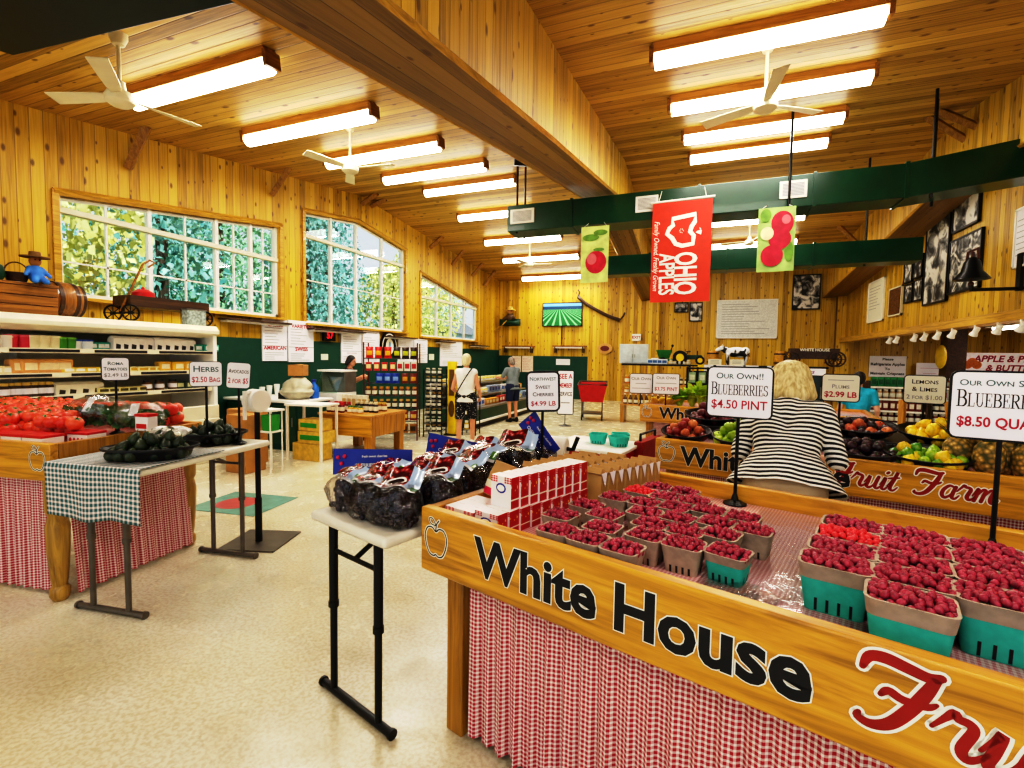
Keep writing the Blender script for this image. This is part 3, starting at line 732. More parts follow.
# ------------------------------------------------------------------ berries in pulp baskets
M['berry'] = mat('raspberry', 'a0304a', .42, var=.5, vs=60, sss=.1)
M['berry_red'] = mat('raspberry_bright', 'e0303a', .45, var=.25, vs=60, sss=.1)
def berry_mb(b, T, s, mi=0):
    def fn(p):
        t = math.atan2(p.y, p.x); q = math.asin(max(-1, min(1, p.z/s/.62 if s else 0)))
        k = 1+.13*abs(cos(t*4))*abs(cos(q*4))-.06
        return Vector((p.x*k, p.y*k, p.z*k))
    b.ball((0, 0, 0), (s*.5, s*.5, s*.62), 10, 7, mi, T, lambda p: fn(p))
bm_ = MB(); berry_mb(bm_, Matrix(), .0185)
BZ = .845
def basket_mesh(w, d, h, m1, m2):
    tub = MB(); n = 6; tw, td = w/2, d/2; bw, bd = w*.4, d*.38
    def ring(x, y, z, r=.18):
        out = []
        for sx, sy, a0 in ((1, 1, 0), (-1, 1, pi/2), (-1, -1, pi), (1, -1, 3*pi/2)):
            rr = min(x, y)*r*2
            for k in range(4): out.append((sx*(x-rr)+rr*cos(a0+k*pi/6), sy*(y-rr)+rr*sin(a0+k*pi/6), z))
        return out
    zs = h*.7
    def at(z, off=0): k = z/h; return ring(bw+(tw-bw)*k+off, bd+(td-bd)*k+off, z)
    def loft(mb, rings, mi=0, cap0=False):
        vs = [p for r in rings for p in r]; N = len(rings[0]); fs = []
        for i in range(len(rings)-1):
            for k in range(N): fs.append((i*N+k, i*N+(k+1) % N, (i+1)*N+(k+1) % N, (i+1)*N+k))
        if cap0: fs.append(tuple(range(N-1, -1, -1)))
        mb.add(vs, fs, mi)
    loft(tub, [at(0), at(zs)], 0, True); loft(tub, [at(zs, -.003), at(.004, -.003)], 0)
    rng = len(tub.f)
    for s in (-1, 1):
        for q in (-.45, -.15, .15, .45):
            x = q*bw*1.3; z0, z1 = h*.03, h*.3
            y0 = s*(bd+(td-bd)*z0/h+.0006); y1 = s*(bd+(td-bd)*z1/h+.0006)
            tub.quad((x-.0032, y0, z0), (x+.0032, y0, z0), (x+.0032, y1, z1), (x-.0032, y1, z1), 1)
        for q in (-.3, .3):
            y = q*bd*1.3; z0, z1 = h*.03, h*.3
            x0 = s*(bw+(tw-bw)*z0/h+.0006); x1 = s*(bw+(tw-bw)*z1/h+.0006)
            tub.quad((x0, y-.0032, z0), (x0, y+.0032, z0), (x1, y+.0032, z1), (x1, y-.0032, z1), 1)
    rim = MB()
    loft(rim, [at(zs-.001, .0012), at(h*.97, .0014), at(h, .0025), at(h, -.004), at(zs, -.004)], 0)
    return tub, rim
def basket(name, label, loc, rz, w, d, h, mt, mr, group):
    e = thing(name, label, 'basket', loc, rz, group)
    tub, rim = basket_mesh(w, d, h, 0, 0)
    tub.build('tub', [mt, M['ink']], e, smooth=50); rim.build('rim', mr, e, smooth=50)
    return e
def heap(w, d, h, n, layers=2):
    """berry spots heaped in a basket (local coordinates)"""
    out = []; s = .0165
    nx = int(w*.93/s); ny = max(2, int(d*.9/s))
    for i in range(nx):
        for j in range(ny):
            x = (i+.5)/nx*w*.93-w*.465+random.uniform(-.005, .005)+.004*(j % 2); y = (j+.5)/ny*d*.9-d*.45+random.uniform(-.005, .005)
            e = max(0, 1-(2*x/w)**4)*max(0, 1-(2*y/d)**4)
            out.append((x, y, h-.012+.017*e+random.uniform(-.005, .005)))
    return out
quart0 = basket('berry_basket', 'q', (0, 0, 0), 0, .162, .122, .128, M['teal'], M['pulp'], None)
pint0 = basket('berry_basket', 'p', (0, 0, 0), 0, .118, .108, .085, M['pulp'], M['pulp'], None)
pintT = basket('berry_basket', 'p', (0, 0, 0), 0, .118, .108, .085, M['teal'], M['pulp'], None)
QP = [(1.31, .29), (1.316, .42), (1.322, .55), (1.325, .68), (1.458, .165), (1.466, .30), (1.47, .43), (1.476, .56), (1.48, .69), (1.62, .295), (1.63, .425), (1.635, .55), (1.64, .675), (1.785, .28), (1.795, .41), (1.80, .54), (1.81, .67)]
PP = [(.549, .116), (.667, .113), (.785, .113), (.478, .25), (.49, .42), (.60, .36), (.655, .235), (.80, .262), (.92, .266), (1.045, .288), (.70, .483), (.77, .375), (.82, .5), (.53, .59), (.566, .75), (.65, .6), (.684, .735), (.765, .62), (.80, .75), (.885, .385), (.985, .43), (.94, .54), (1.06, .545), (.88, .665), (1.0, .665), (.60, .86), (.72, .86)]
QN = {0: 'teal berry basket at the near left corner of the quart cluster', 1: 'berry basket behind the near left quart basket', 2: 'basket of bright red berries in the left column of the quart cluster', 3: 'berry basket farthest back in the left column of the quart cluster',
      4: 'teal quart basket of raspberries standing nearest the front board', 5: 'quart berry basket directly behind the foremost teal one', 6: 'third quart berry basket in the middle column', 7: 'fourth quart berry basket in the middle column', 8: 'rearmost quart berry basket in the middle column',
      9: 'teal quart basket right of the foremost one', 10: 'second quart basket of the third column', 11: 'third quart basket of the third column', 12: 'rearmost quart basket of the third column',
      13: 'teal quart basket cut by the right edge of the photo', 14: 'second quart basket of the outer right column', 15: 'third quart basket of the outer right column', 16: 'rearmost quart basket of the outer right column'}
cut = MB(); nind = 0; berry0 = None
order = [4, 9, 0, 13, 5, 1, 10, 6]
def put_berries(root_loc, rz, w, d, h, who, bright, indiv):
    global nind, berry0, cut
    for p in heap(w, d, h, 0):
        q = Vector(root_loc)+rotm(rz) @ Vector(p)
        rot = Euler((random.uniform(-.9, .9), random.uniform(-.9, .9), random.uniform(0, 6)))
        if indiv and nind < 300:
            lb = 'ripe raspberry heaped in the '+who
            if berry0 is None:
                berry0 = bm_.build('raspberry', M['berry'], loc=q, rot=rot, smooth=180); tag(berry0, lb, 'raspberry', lb.replace('ripe raspberry', 'raspberries'))
            else: dup(berry0, q, rot=rot, label=lb, group=lb.replace('ripe raspberry', 'raspberries'))
            nind += 1
        else: berry_mb(cut, Matrix.Translation(q) @ rot.to_matrix().to_4x4(), random.uniform(.0165, .0195), 1 if bright else 0)
IND = {4: 'foremost teal quart basket', 9: 'teal quart basket right of the foremost one', 0: 'teal quart basket at the near left corner', 13: 'rightmost teal quart basket', 5: 'quart basket behind the foremost one', 1: 'quart basket behind the near left one', 10: 'second quart basket of the third column'}
for i in order+[k for k in range(len(QP)) if k not in order]:
    u, n = QP[i]; rz = A1+random.uniform(-.05, .05); loc = T1(u, n, BZ)
    o = quart0 if i == 4 else dup(quart0)
    o.location = loc; o.rotation_euler = (0, 0, rz); tag(o, QN[i], 'basket', 'quart baskets of raspberries')
    put_berries(loc, rz, .162, .122, .128, IND.get(i, ''), i in (2,), i in IND)
PL = ['front row, leftmost', 'front row, second', 'front row, third, beside the front board', 'left edge, beside the red cartons', 'left edge, behind the one beside the cartons', 'second row, leftmost',
      'second row, behind the front row pair', 'in the front right group, grey sided', 'in the front right group, with slotted grey side showing', 'small teal one standing alone at the front right', 'middle of the pint cluster, left', 'middle of the pint cluster, right of centre',
      'middle of the pint cluster, behind the slotted pair', 'by the paper bags, nearest', 'by the paper bags, second', 'left of centre, third row', 'left of centre, fourth row', 'centre, fourth row', 'centre, fifth row',
      'right side, second row', 'right side, third row', 'right side, behind the third row', 'far right one with its slotted side showing', 'right side, fifth row', 'back right corner', 'back row by the paper bags', 'back row, right of the paper bags']
for i, (u, n) in enumerate(PP):
    src = pintT if i in (9,) else pint0
    first = (i == 0) or (i == 9)
    o = src if first else dup(src)
    rz = A1+random.uniform(-.09, .09); loc = T1(u, n, BZ); o.location = loc; o.rotation_euler = (0, 0, rz)
    tag(o, 'pint basket of raspberries, '+PL[i], 'basket', 'pint baskets of raspberries')
    put_berries(loc, rz, .118, .108, .085, '', i in (14,), False)
o = cut.build('raspberries', [M['berry'], M['berry_red']], smooth=180); tag(o, 'raspberries heaped in the rest of the baskets on the berry stand', 'raspberries', None, 'stuff')
# clear plastic sheeting over the table cloth
M['sheeting'] = film('clear_sheeting', 'ffffff', .10, .13, .9, 5.)
def pl(a, b):
    u, n = .98+a*1.5, .1+b*1.0
    q = T1(u, n, BZ+.0025+.004*abs(mnoise.noise(Vector((u*7, n*7, 1)))))
    return tuple(q)
o = MB().sheet(pl, 60, 40).build('plastic_sheet', M['sheeting'], smooth=180); tag(o, 'clear plastic sheeting lying on the gingham of the berry stand', 'plastic sheet')
cr = MB()
def pl2(a, b):
    u, n = 1.02+a*.19+.02*sin(b*7), .07+b*.2+.02*sin(a*6)
    return tuple(T1(u, n, BZ+.006+.022*abs(mnoise.noise(Vector((u*16, n*16, 5))))))
o = cr.sheet(pl2, 26, 26).build('plastic_wrap', film('crumpled_wrap', 'ffffff', .2, .1, .8, 30.), smooth=30); tag(o, 'crumpled clear plastic wrap right of the lone teal pint basket', 'plastic wrap')
# ------------------------------------------------------------------ cartons and paper bags at the left end
def cartmat():
    t = NT('carton_red'); sp = t.n('ShaderNodeSeparateXYZ', {0: t.co('UV')})
    a = t.m('LESS_THAN', t.m('ABSOLUTE', t.m('SUBTRACT', sp.outputs[1], .66)), .11)
    nz = t.n('ShaderNodeTexVoronoi', {'Vector': t.co('UV'), 'Scale': 6.}).outputs[0]
    c = t.mix(t.m('MULTIPLY', a, t.m('LESS_THAN', nz, .35)), lin('b8141c'), lin('f0c060'))
    c = t.mix(t.m('LESS_THAN', t.m('ABSOLUTE', t.m('SUBTRACT', sp.outputs[1], .28)), .025), c, lin('f2ead8'))
    t.link(c, t.b.inputs['Base Color']); t.b.inputs['Roughness'].default_value = .35; return t.mat
M['carton'] = cartmat(); M['cartonwhite'] = mat('carton_white', 'f0e8e6', .4, var=.02)
M['ging_small'] = gingham('gingham_carton', 'c0182c', .012)
def carton(label, u, n, z, w, d, h, group):
    e = thing('snack_carton', label, 'carton', T1(u, n, z), A1, group)
    b = MB(); x, y = w/2, d/2
    V = [(-x, -y, 0), (x, -y, 0), (x, y, 0), (-x, y, 0), (-x, -y, h), (x, -y, h), (x, y, h), (-x, y, h)]
    U = [(0, 0), (1, 0), (1, 1), (0, 1)]
    for fc, mi, sc in (((0, 1, 5, 4), 0, 1), ((1, 2, 6, 5), 1, 1), ((2, 3, 7, 6), 0, 1), ((3, 0, 4, 7), 1, 1), ((4, 5, 6, 7), 0, .1), ((3, 2, 1, 0), 0, 1)):
        b.quad(*[V[i] for i in fc], mi, U)
    b.build('carton_box', [M['cartonwhite'], M['carton']], e, smooth=0)
    p = MB()
    p.add([(-x, -y-.0006, h*.8), (-x*.35, -y-.0006, h*.8), (-x*.35, -y-.0006, h), (-x, -y-.0006, h)], [(0, 1, 2, 3)], 0, [(0, 0), (.03, 0), (.03, .03), (0, .03)])
    p.add([(x*.35, -y-.0006, h*.8), (x, -y-.0006, h*.8), (x, -y-.0006, h), (x*.35, -y-.0006, h)], [(0, 1, 2, 3)], 0, [(0, 0), (.03, 0), (.03, .03), (0, .03)])
    p.ball((0, -y-.0004, h*.62), (x*.5, .001, h*.17), 12, 6, 1); p.ball((0, -y-.0012, h*.62), (x*.36, .001, h*.11), 12, 6, 2)
    p.build('printed_front', [M['ging_small'], M['blue'], M['letter_white']], e)
    return e
k = 0
cnm = ['nearest', 'second', 'third', 'fourth', 'fifth', 'sixth', 'seventh', 'eighth', 'farthest']
for i in range(9): carton('upright red and white snack carton, %s of the row on top of the lower cartons' % cnm[i], .262+i*.008, .19+i*.051, BZ+.086, .098, .049, .118, 'upright snack cartons')
for i in range(9): carton('red and white carton of the bottom layer, %s along its right side' % cnm[i], .262+i*.008, .11+i*.06, BZ, .11, .058, .085, 'bottom layer cartons')
for i in range(3): carton('red and white carton of the left bottom row, %s' % ['nearest', 'middle', 'rear'][i], .125, .11+i*.062, BZ, .15, .06, .07, 'left row cartons')
# brown paper bags with folded tops and white tags
def paper_bag(b0):
    e = thing('paper_bag', 'x', 'paper bag')
    w, d, h = .1, .052, .162
    b = MB(); N = 8
    rings = [(w, d, 0), (w, d, h*.5), (w*.98, d*.8, h*.75), (w*.96, d*.3, h*.92), (w*.96, .008, h)]
    vs = []; fs = []
    for (ww, dd, z) in rings: vs += [(-ww/2, -dd/2, z), (0, -dd/2*1.08, z), (ww/2, -dd/2, z), (ww/2*.96, 0, z), (ww/2, dd/2, z), (0, dd/2*1.08, z), (-ww/2, dd/2, z), (-ww/2*.96, 0, z)]
    for i in range(len(rings)-1):
        for k in range(N): fs.append((i*N+k, i*N+(k+1) % N, (i+1)*N+(k+1) % N, (i+1)*N+k))
    fs.append(tuple(range(N-1, -1, -1))); fs.append(tuple((len(rings)-1)*N+k for k in range(N)))
    b.add(vs, fs); b.build('bag_body', M['kraft'], e, smooth=25)
    b = MB(); b.box((0, -.012, h-.012), (w*1.0, .022, .028), rx=R(-25)); b.build('folded_top', M['kraft'], e, bevel=.002)
    b = MB(); b.add([(w/2+.002, -.026, h*.9), (w/2+.002, .026, h*.9), (w/2+.005, .004, h*.5)], [(0, 1, 2)])
    b.add([(w/2+.0025, -.022, h*.86), (w/2+.0025, .022, h*.86), (w/2-.02, .012, h*.97), (w/2-.02, -.012, h*.97)], [(0, 1, 2, 3)])
    b.build('tag', M['paper'], e, smooth=0)
    return e
pb = paper_bag(0); first = True
for r, (u0, n0, du, cnt) in enumerate([(.37, .70, .013, 8), (.235, .72, .012, 7), (.105, .60, .010, 8)]):
    for i in range(cnt):
        o = pb if first else dup(pb); first = False
        o.location = T1(u0+i*du, n0+i*.057, BZ); o.rotation_euler = (0, 0, A1+random.uniform(-.08, .08))
        tag(o, 'folded brown paper bag, %s in the %s row' % (['nearest', 'second', 'third', 'fourth', 'fifth', 'sixth', 'seventh', 'farthest'][i], ['tagged outer', 'middle', 'inner left'][r]), 'paper bag', 'paper bags on the berry stand')
# one printed pouch leaning on the cartons
e = thing('coffee_pouch', 'printed tan pouch with a pink panel leaning in front of the paper bags', 'pouch', T1(.13, .3, BZ+.1), A1+R(8))
e.rotation_euler = (R(-18), R(12), A1+R(8))
b = MB(); b.lathe([(.0, -.03), (.055, -.03), (.058, .06), (.05, .1), (.052, .115), (0, .116)], n=16, sy=.45); b.build('pouch', M['kraft'], e)
b = MB(); b.lathe([(.0565, -.028), (.0585, .0)], n=16, sy=.46); b.lathe([(.0594, .0), (.059, .03)], n=16, sy=.46, mi=1); b.build('printed_panel', [mat('pink_print', 'c8204a', .4), M['cream']], e)
# ------------------------------------------------------------------ bags of grapes on the white folding table
M['grape'] = mat('black_grape', '2c1a2a', .22, var=.4, vs=40, coat=.5)
M['bagfilm'] = film('bag_film', 'f4f4f6', .035, .1, 1., 26., .7)
def bagprint():
    t = NT('bag_print'); sp = t.n('ShaderNodeSeparateXYZ', {0: t.co('UV')}); u, v = sp.outputs[0], sp.outputs[1]
    vo = t.n('ShaderNodeTexVoronoi', {'Vector': t.co('UV'), 'Scale': 9.}).outputs[0]
    c = t.ramp(vo, [(.1, lin('e0a8a0')), (.3, lin('b02834')), (.6, lin('4a1018'))])
    c = t.mix(t.m('GREATER_THAN', u, .66), c, lin('a9c0dc')); c = t.mix(t.m('MULTIPLY', t.m('GREATER_THAN', u, .8), t.m('LESS_THAN', v, .4)), c, lin('4d7a34'))
    d = t.n('ShaderNodeVectorMath', {0: t.co('UV'), 1: (.42, .5, 0)}, operation='DISTANCE').outputs['Value']
    c = t.mix(t.m('LESS_THAN', d, .2), c, lin('efeae4')); c = t.mix(t.m('LESS_THAN', d, .155), c, lin('2c1820'))
    c = t.mix(t.m('LESS_THAN', v, .08), c, lin('d8d8da'))
    t.link(c, t.b.inputs['Base Color']); t.b.inputs['Roughness'].default_value = .2; t.b.inputs['Coat Weight'].default_value = .6; return t.mat
M['bagprint'] = bagprint(); M['berryprint'] = mat('berry_print', 'c8305a', .35); M['bagblue'] = mat('bag_print_blue', 'a8c4e0', .35)
def grape_bag(w=.18, d=.165, h=.14, seed=0):
    rnd = random.Random(seed); e = thing('grape_bag', 'x', 'bag of grapes')
    g = MB()
    for i in range(150):
        x, y, z = rnd.uniform(-1, 1), rnd.uniform(-1, 1), rnd.random()
        if abs(x)**3+abs(y)**3 > 1: continue
        k = 1-.35*z
        g.ball((x*w*.42*k, y*d*.42*k, .014+z*h*.72), (.0125, .0125, .0155), 8, 6, 0, rotm(0, rnd.uniform(0, 3), rnd.uniform(0, 3)))
    g.build('grapes', M['grape'], e, smooth=180)
    f = MB()
    def fn(p):
        s = Vector((p.x, p.y, p.z)); q = mnoise.noise(s*18+Vector((seed, 0, 0)))*.02+mnoise.noise(s*45)*.008
        n = s.normalized(); return s+n*q
    f.ball((0, 0, h*.5), (w*.56, d*.58, h*.56), 30, 18, 0, None, lambda p: fn(Vector((w*.54*math.copysign(abs(p.x/w/.56)**.7, p.x), d*.55*math.copysign(abs(p.y/d/.58)**.7, p.y), p.z))))
    for v in range(len(f.v)):
        x, y, z = f.v[v]
        if z < .002: f.v[v] = (x, y, .002)
    f.build('bag_film', M['bagfilm'], e, smooth=28)
    t = MB(); tw = w*1.15
    def top(a, b_):
        x = (a-.5)*tw*(1-.12*b_); return (x, -d*.18+b_*.1+.012*sin(a*9+seed), h*.86+.012*sin(b_*5+seed)+b_*.055+.01*sin(a*pi)+.004*sin(a*13))
    t.sheet(top, 18, 8, 0); t.build('printed_top', M['bagprint'], e, smooth=60)
    return e
protos = [grape_bag(seed=i) for i in range(3)]
usedp = set()
SPB = [(.10, .13, -12), (.28, .12, 6), (.435, .13, 18), (.12, .33, 10), (.30, .32, -6), (.45, .34, 8), (.20, .53, 12), (.41, .54, -10), (.13, .73, 5), (.34, .74, -5), (.16, .94, 0), (.38, .96, 10)]
RW = ['near end', 'second', 'third', 'fourth', 'far end']; CL = {3: ['left', 'middle', 'right'], 2: ['left', 'right']}
GL = ['bag of black grapes in the %s row of the white table, %s one' % (RW[r], c_) for r, c_ in [(0, 'left'), (0, 'middle'), (0, 'right'), (1, 'left'), (1, 'middle'), (1, 'right'), (2, 'left'), (2, 'right'), (3, 'left'), (3, 'right'), (4, 'left'), (4, 'right')]]
for i, (a, b_, r) in enumerate(SPB):
    k = i % 3; o = protos[k] if k not in usedp else dup(protos[k]); usedp.add(k)
    q = TW(a, b_); o.location = (q.x, q.y, .817); o.rotation_euler = (0, 0, A1+R(r)); s = (.95, 1, 1.05, .95, 1., 1.1, 1, 1.15, 1.05, 1.2, 1.1, 1.3)[i]; o.scale = (s, s, s*1.1)
    tag(o, GL[i], 'bag of grapes', 'bags of black grapes')
# cherry bags with blue printed headers
def cherry_bag(label, loc, rz, tilt, w=.24, flip=1):
    e = thing('cherry_bag', label, 'bag of cherries', loc, rz)
    g = MB(); rnd = random.Random(len(label))
    for i in range(60): g.ball((rnd.uniform(-.08, .08), rnd.uniform(-.05, .05), .012+rnd.random()*.07), .0125, 8, 6)
    g.build('cherries', M['grape'], e, smooth=180)
    f = MB(); f.ball((0, 0, .05), (.105, .075, .06), 20, 12, 0, None, lambda p: p+p.normalized()*mnoise.noise(p*25)*.012)
    for v in range(len(f.v)):
        x, y, z = f.v[v]
        if z < .002: f.v[v] = (x, y, .002)
    f.build('bag_film', M['bagfilm'], e, smooth=28)
    h = MB(); T = frame((0, .01, .155), 0, R(80), tilt)
    def fn(a, b_):
        x = (a-.5)*w; return tuple(T @ Vector((x, (b_-.5)*.13*(1-.25*a*flip), .02*sin(a*3.1))))
    h.sheet(fn, 14, 4, 0)
    h.build('printed_header', M['blue'], e, smooth=180)
    l = MB()
    z = .024
    for word, dx, dy, s in (('CHERRIES \u2022 CERISES', .02, -.022, .024), ('fresh sweet cherries', .02, .022, .016)):
        vs, fs = text2d(word, s, bold=.01)
        l.add([tuple(T @ Vector((x+dx, y+dy, .0012+.02*sin(((x+dx)/w+.5)*3.1)))) for x, y, _ in vs], fs, 0)
    for q in ((-.43, .2), (-.38, -.1), (-.34, .25)):
        l.ball(tuple(T @ Vector((q[0]*w, q[1]*.1, .02*sin((q[0]+.5)*3.1)+.002))), (.011, .011, .011), 8, 6, 1)
    l.build('lettering', [M['letter_white'], M['berryprint']], e, smooth=60)
    return e
q = atz(352, 466, .97); cherry_bag('cherry bag with a broad blue printed header at the left edge of the white table', (q.x+.02, q.y+.12, .817), A1+R(30), R(-4), .42)
q = TW(.02, .86); cherry_bag('second cherry bag with blue header behind the first', (q.x, q.y, .817), A1+R(28), R(6), .32)
q = TW(.42, 1.15); cherry_bag('cherry bag with a steeply tilted blue header at the far end of the white table', (q.x, q.y, .9), A1+R(10), R(48), .26)
# ------------------------------------------------------------------ ceiling fans
ORD = ['first', 'second', 'third', 'fourth', 'fifth', 'sixth', 'seventh', 'eighth', 'ninth', 'tenth', 'eleventh', 'twelfth', 'thirteenth', 'fourteenth', 'fifteenth', 'sixteenth', 'seventeenth', 'eighteenth', 'nineteenth', 'twentieth']
def fan(label, um, vm, vh, rz, span=.62):
    p = ceilhit(um, vm); r = ray(um, vh); k = math.hypot(p.x, p.y)/math.hypot(r.x, r.y); zh = EYE+r.z*k
    e = thing('ceiling_fan', label, 'ceiling fan', (p.x, p.y, zh), rz, 'white ceiling fans')
    h = p.z-zh
    b = MB(); b.lathe([(.0, h+.02), (.07, h+.02), (.07, h-.03), (.045, h-.09), (.02, h-.1), (0, h-.1)][::-1], n=16); b.build('canopy', M['fanwhite'], e)
    b = MB(); b.cyl((0, 0, .05), (0, 0, h-.08), .016, n=10); b.build('downrod', M['fanwhite'], e)
    b = MB(); b.lathe([(0, -.07), (.07, -.07), (.105, -.045), (.11, 0), (.09, .04), (.05, .06), (.04, .13), (0, .14)], n=20); b.build('motor', M['fanwhite'], e)
    for i in range(3):
        a = i*2*pi/3; b = MB(); T = frame((0, 0, 0), a)
        vs = [];
        for x, w in ((.1, .035), (.2, .05), (span*.6, .06), (span, .068)):
            for s in (-1, 1): vs += [(x, s*w, .0+s*.014), (x, s*w, .008+s*.014)]
        fs = []
        for q in range(3):
            o = q*4; fs += [(o, o+2, o+6, o+4), (o+1, o+5, o+7, o+3), (o, o+4, o+5, o+1), (o+2, o+3, o+7, o+6)]
        fs += [(0, 1, 3, 2), (12, 14, 15, 13)]
        b.add(vs, fs, 0, T=T); b.build('blade', M['fanwhite'], e, smooth=20)
fan('white ceiling fan nearest the camera, upper left', 118, 34, 97, R(-42))
fan('white ceiling fan between the second and third left lights', 350, 124, 168, R(10))
fan('white ceiling fan in the right bay', 768, 42, 104, R(35))
fan('small far white ceiling fan left of the apple banner', 530, 240, 264, R(15))
fan('far white ceiling fan behind the right fruit banner', 750, 222, 242, R(50))
# ------------------------------------------------------------------ green air ducts
def vent(parent, c, w, h):
    b = MB(); b.box(c, (w, .02, h)); v = b.build('vent_grille', M['whitep'], parent, bevel=.004)
    g = MB()
    for i in range(9): g.box((c[0], c[1]-.012, c[2]-h*.32+i*h*.08), (w*.78, .006, h*.03))
    g.build('vent_slats', M['inkgrey'], v, smooth=0)
def duct(label, x0, x1, y, z0, z1, dep, vents, seams, rods, kink=None):
    e = thing('air_duct', label, 'air duct', ((x0+x1)/2, y, z0)); xc = (x0+x1)/2
    b = MB(); b.box((0, dep/2, (z1-z0)/2), (x1-x0, dep, z1-z0)); b.build('duct_body', M['green'], e, bevel=.012)
    if kink:
        b = MB(); xa, xb, zu, yf = x1-xc, kink[0]-xc, kink[1], kink[2]; hh = z1-z0
        b.add([(xa, 0, 0), (xb, yf, zu), (xb, dep+yf, zu), (xa, dep, 0), (xa, 0, hh), (xb, yf, hh+zu+.03), (xb, dep+yf, hh+zu+.03), (xa, dep, hh)], [(3, 2, 1, 0), (4, 5, 6, 7), (0, 1, 5, 4), (1, 2, 6, 5), (2, 3, 7, 6), (3, 0, 4, 7)]); b.build('duct_bend', M['green'], e, bevel=.012)
    for x in seams:
        b = MB(); b.box((x-xc, dep/2, (z1-z0)/2), (.04, dep+.03, z1-z0+.03)); b.build('seam_flange', M['green'], e)
    for u, w in vents:
        p = aty(u, 1, y); vent(e, (p.x-xc, -.012, (z1-z0)*.55), w, (z1-z0)*.55)
    for x, dy in rods:
        b = MB(); zt = ceil_z(y+dy)-z0
        b.cyl((x-xc, dy, -.02), (x-xc, dy, zt+.02), .018, n=8); b.build('hanger_rod', M['black'], e)
d1 = duct('dark green air duct across the hall, behind the red banner', -3.1, 2.36, 7.6, 3.6, 4.03, .48, [(526, .42), (653, .33), (802, .33)], [-2.0, -.1, 1.35, 2.36], [(-2.95, .06), (-2.95, .44), (1.05, -.02), (2.62, .02), (2.78, .46)], (XR-.012, .16, -.1))
d2 = duct('rear dark green air duct hanging beyond the first one', -2.35, 3.35, 9.9, 3.2, 3.58, .42, [], [-1., .4, 1.8], [(-2.2, .2), (2.6, .2)])
e = thing('air_duct', 'blackish green duct end at the upper left corner', 'air duct', (-4.2, 1.62, 3.72))
b = MB(); b.add([(-.72, .5, 0), (1.9, .74, 0), (2.3, .1, 0), (-.92, .05, 0), (-.72, .5, .26), (1.9, .74, .26), (2.3, .1, .26), (-.92, .05, .26)], [(0, 1, 2, 3), (7, 6, 5, 4), (0, 4, 5, 1), (1, 5, 6, 2), (2, 6, 7, 3), (3, 7, 4, 0)]); b.build('duct_body', mat('duct_dark', '0a2018', .45), e, bevel=.01)
# ------------------------------------------------------------------ hanging banners
def rippled(e, name, w, h, m, dy=.02, n=2.2, ph=0.):
    b = MB(); b.sheet(lambda a, q: ((a-.5)*w, dy*sin(a*n*pi+q*1.5+ph)*(1-q)-.0, -h*(1-q)), 20, 14, 0); return b.build(name, m, e, smooth=180)
def onb(w, h, dy, n, ph=0.):
    def f(x, z, off): a = x/w+.5; q = 1+z/h; return (x, dy*sin(a*n*pi+q*1.5+ph)*(1-q)-off, z)
    return f
tl, br = aty(653, 204, 7.5), aty(709, 301, 7.5); bw, bh = br.x-tl.x, tl.z-br.z
e = thing('apple_banner', 'tall red banner with white apple lettering hanging from the green duct', 'banner', ((tl.x+br.x)/2, 7.5, tl.z))
rippled(e, 'banner_cloth', bw, bh, M['bannerred'])
b = MB(); b.cyl((-bw/2-.03, 0, .012), (bw/2+.03, 0, .03), .016, n=8, mi=0); b.build('top_rod', M['white'], e)
for x in (-bw*.4, bw*.4):
    b = MB(); b.cyl((x, .0, .02), (x*.9, .09, .2), .004, n=5); b.build('hanging_cord', M['white'], e)
l = MB(); F = onb(bw, bh, .02, 2.2)
def put2(vs, fs, T):
    l.add([F(p.x, p.z, .012) for p in (T @ Vector(v) for v in vs)], fs, 0)
def rotT(cx, cz): return Matrix.Translation((cx, 0, cz)) @ Matrix(((0, 1, 0, 0), (0, 0, 1, 0), (-1, 0, 0, 0), (0, 0, 0, 1)))
vs, fs = text2d('OHIO', .42, bold=.03); k_ = .42*bh/(max(v[0] for v in vs)-min(v[0] for v in vs)); put2([(v[0]*k_, v[1], 0) for v in vs], fs, rotT(.07*bw, -.72*bh))
vs, fs = text2d('APPLES', .3, bold=.025); k_ = .42*bh/(max(v[0] for v in vs)-min(v[0] for v in vs)); put2([(v[0]*k_, v[1], 0) for v in vs], fs, rotT(-.24*bw, -.72*bh))
vs, fs = text2d('Family Owned, Freshly Grown', .105, shear=.35, sx=.78); put2(vs, fs, rotT(-.42*bw, -.53*bh))
l.build('lettering', M['letter_white'], e, smooth=0); l = MB()
ohio = [(-.12, -.16), (-.1, -.2), (.2, -.17), (.24, -.15), (.235, -.22), (.19, -.28), (.13, -.33), (.18, -.37), (.2, -.43), (-.02, -.44), (-.1, -.41), (-.17, -.35), (-.22, -.31), (-.18, -.25)]
ohio = [(-.15, -.17), (.23, -.14), (.22, -.215), (.17, -.26), (.15, -.31), (.21, -.35), (.2, -.43), (.02, -.445), (-.09, -.42), (-.15, -.36), (-.24, -.315), (-.2, -.26), (-.14, -.235)]
mb2 = MB(); mb2.ribbon([(x*bw, z*bh) for x, z in ohio], .062, 0, k=1, closed=True)
put2([(v[0], v[1], 0) for v in mb2.v], mb2.f, Matrix(((1, 0, 0, 0), (0, 0, 1, 0), (0, 1, 0, 0), (0, 0, 0, 1))))
for poly in ([(.27, -.33), (.33, -.345), (.34, -.30), (.27, -.305), (.24, -.32)], [(.3, -.27), (.33, -.29), (.31, -.3)]):
    l.add([F(x*bw, z*bh, .012) for x, z in poly], [tuple(range(len(poly)))])
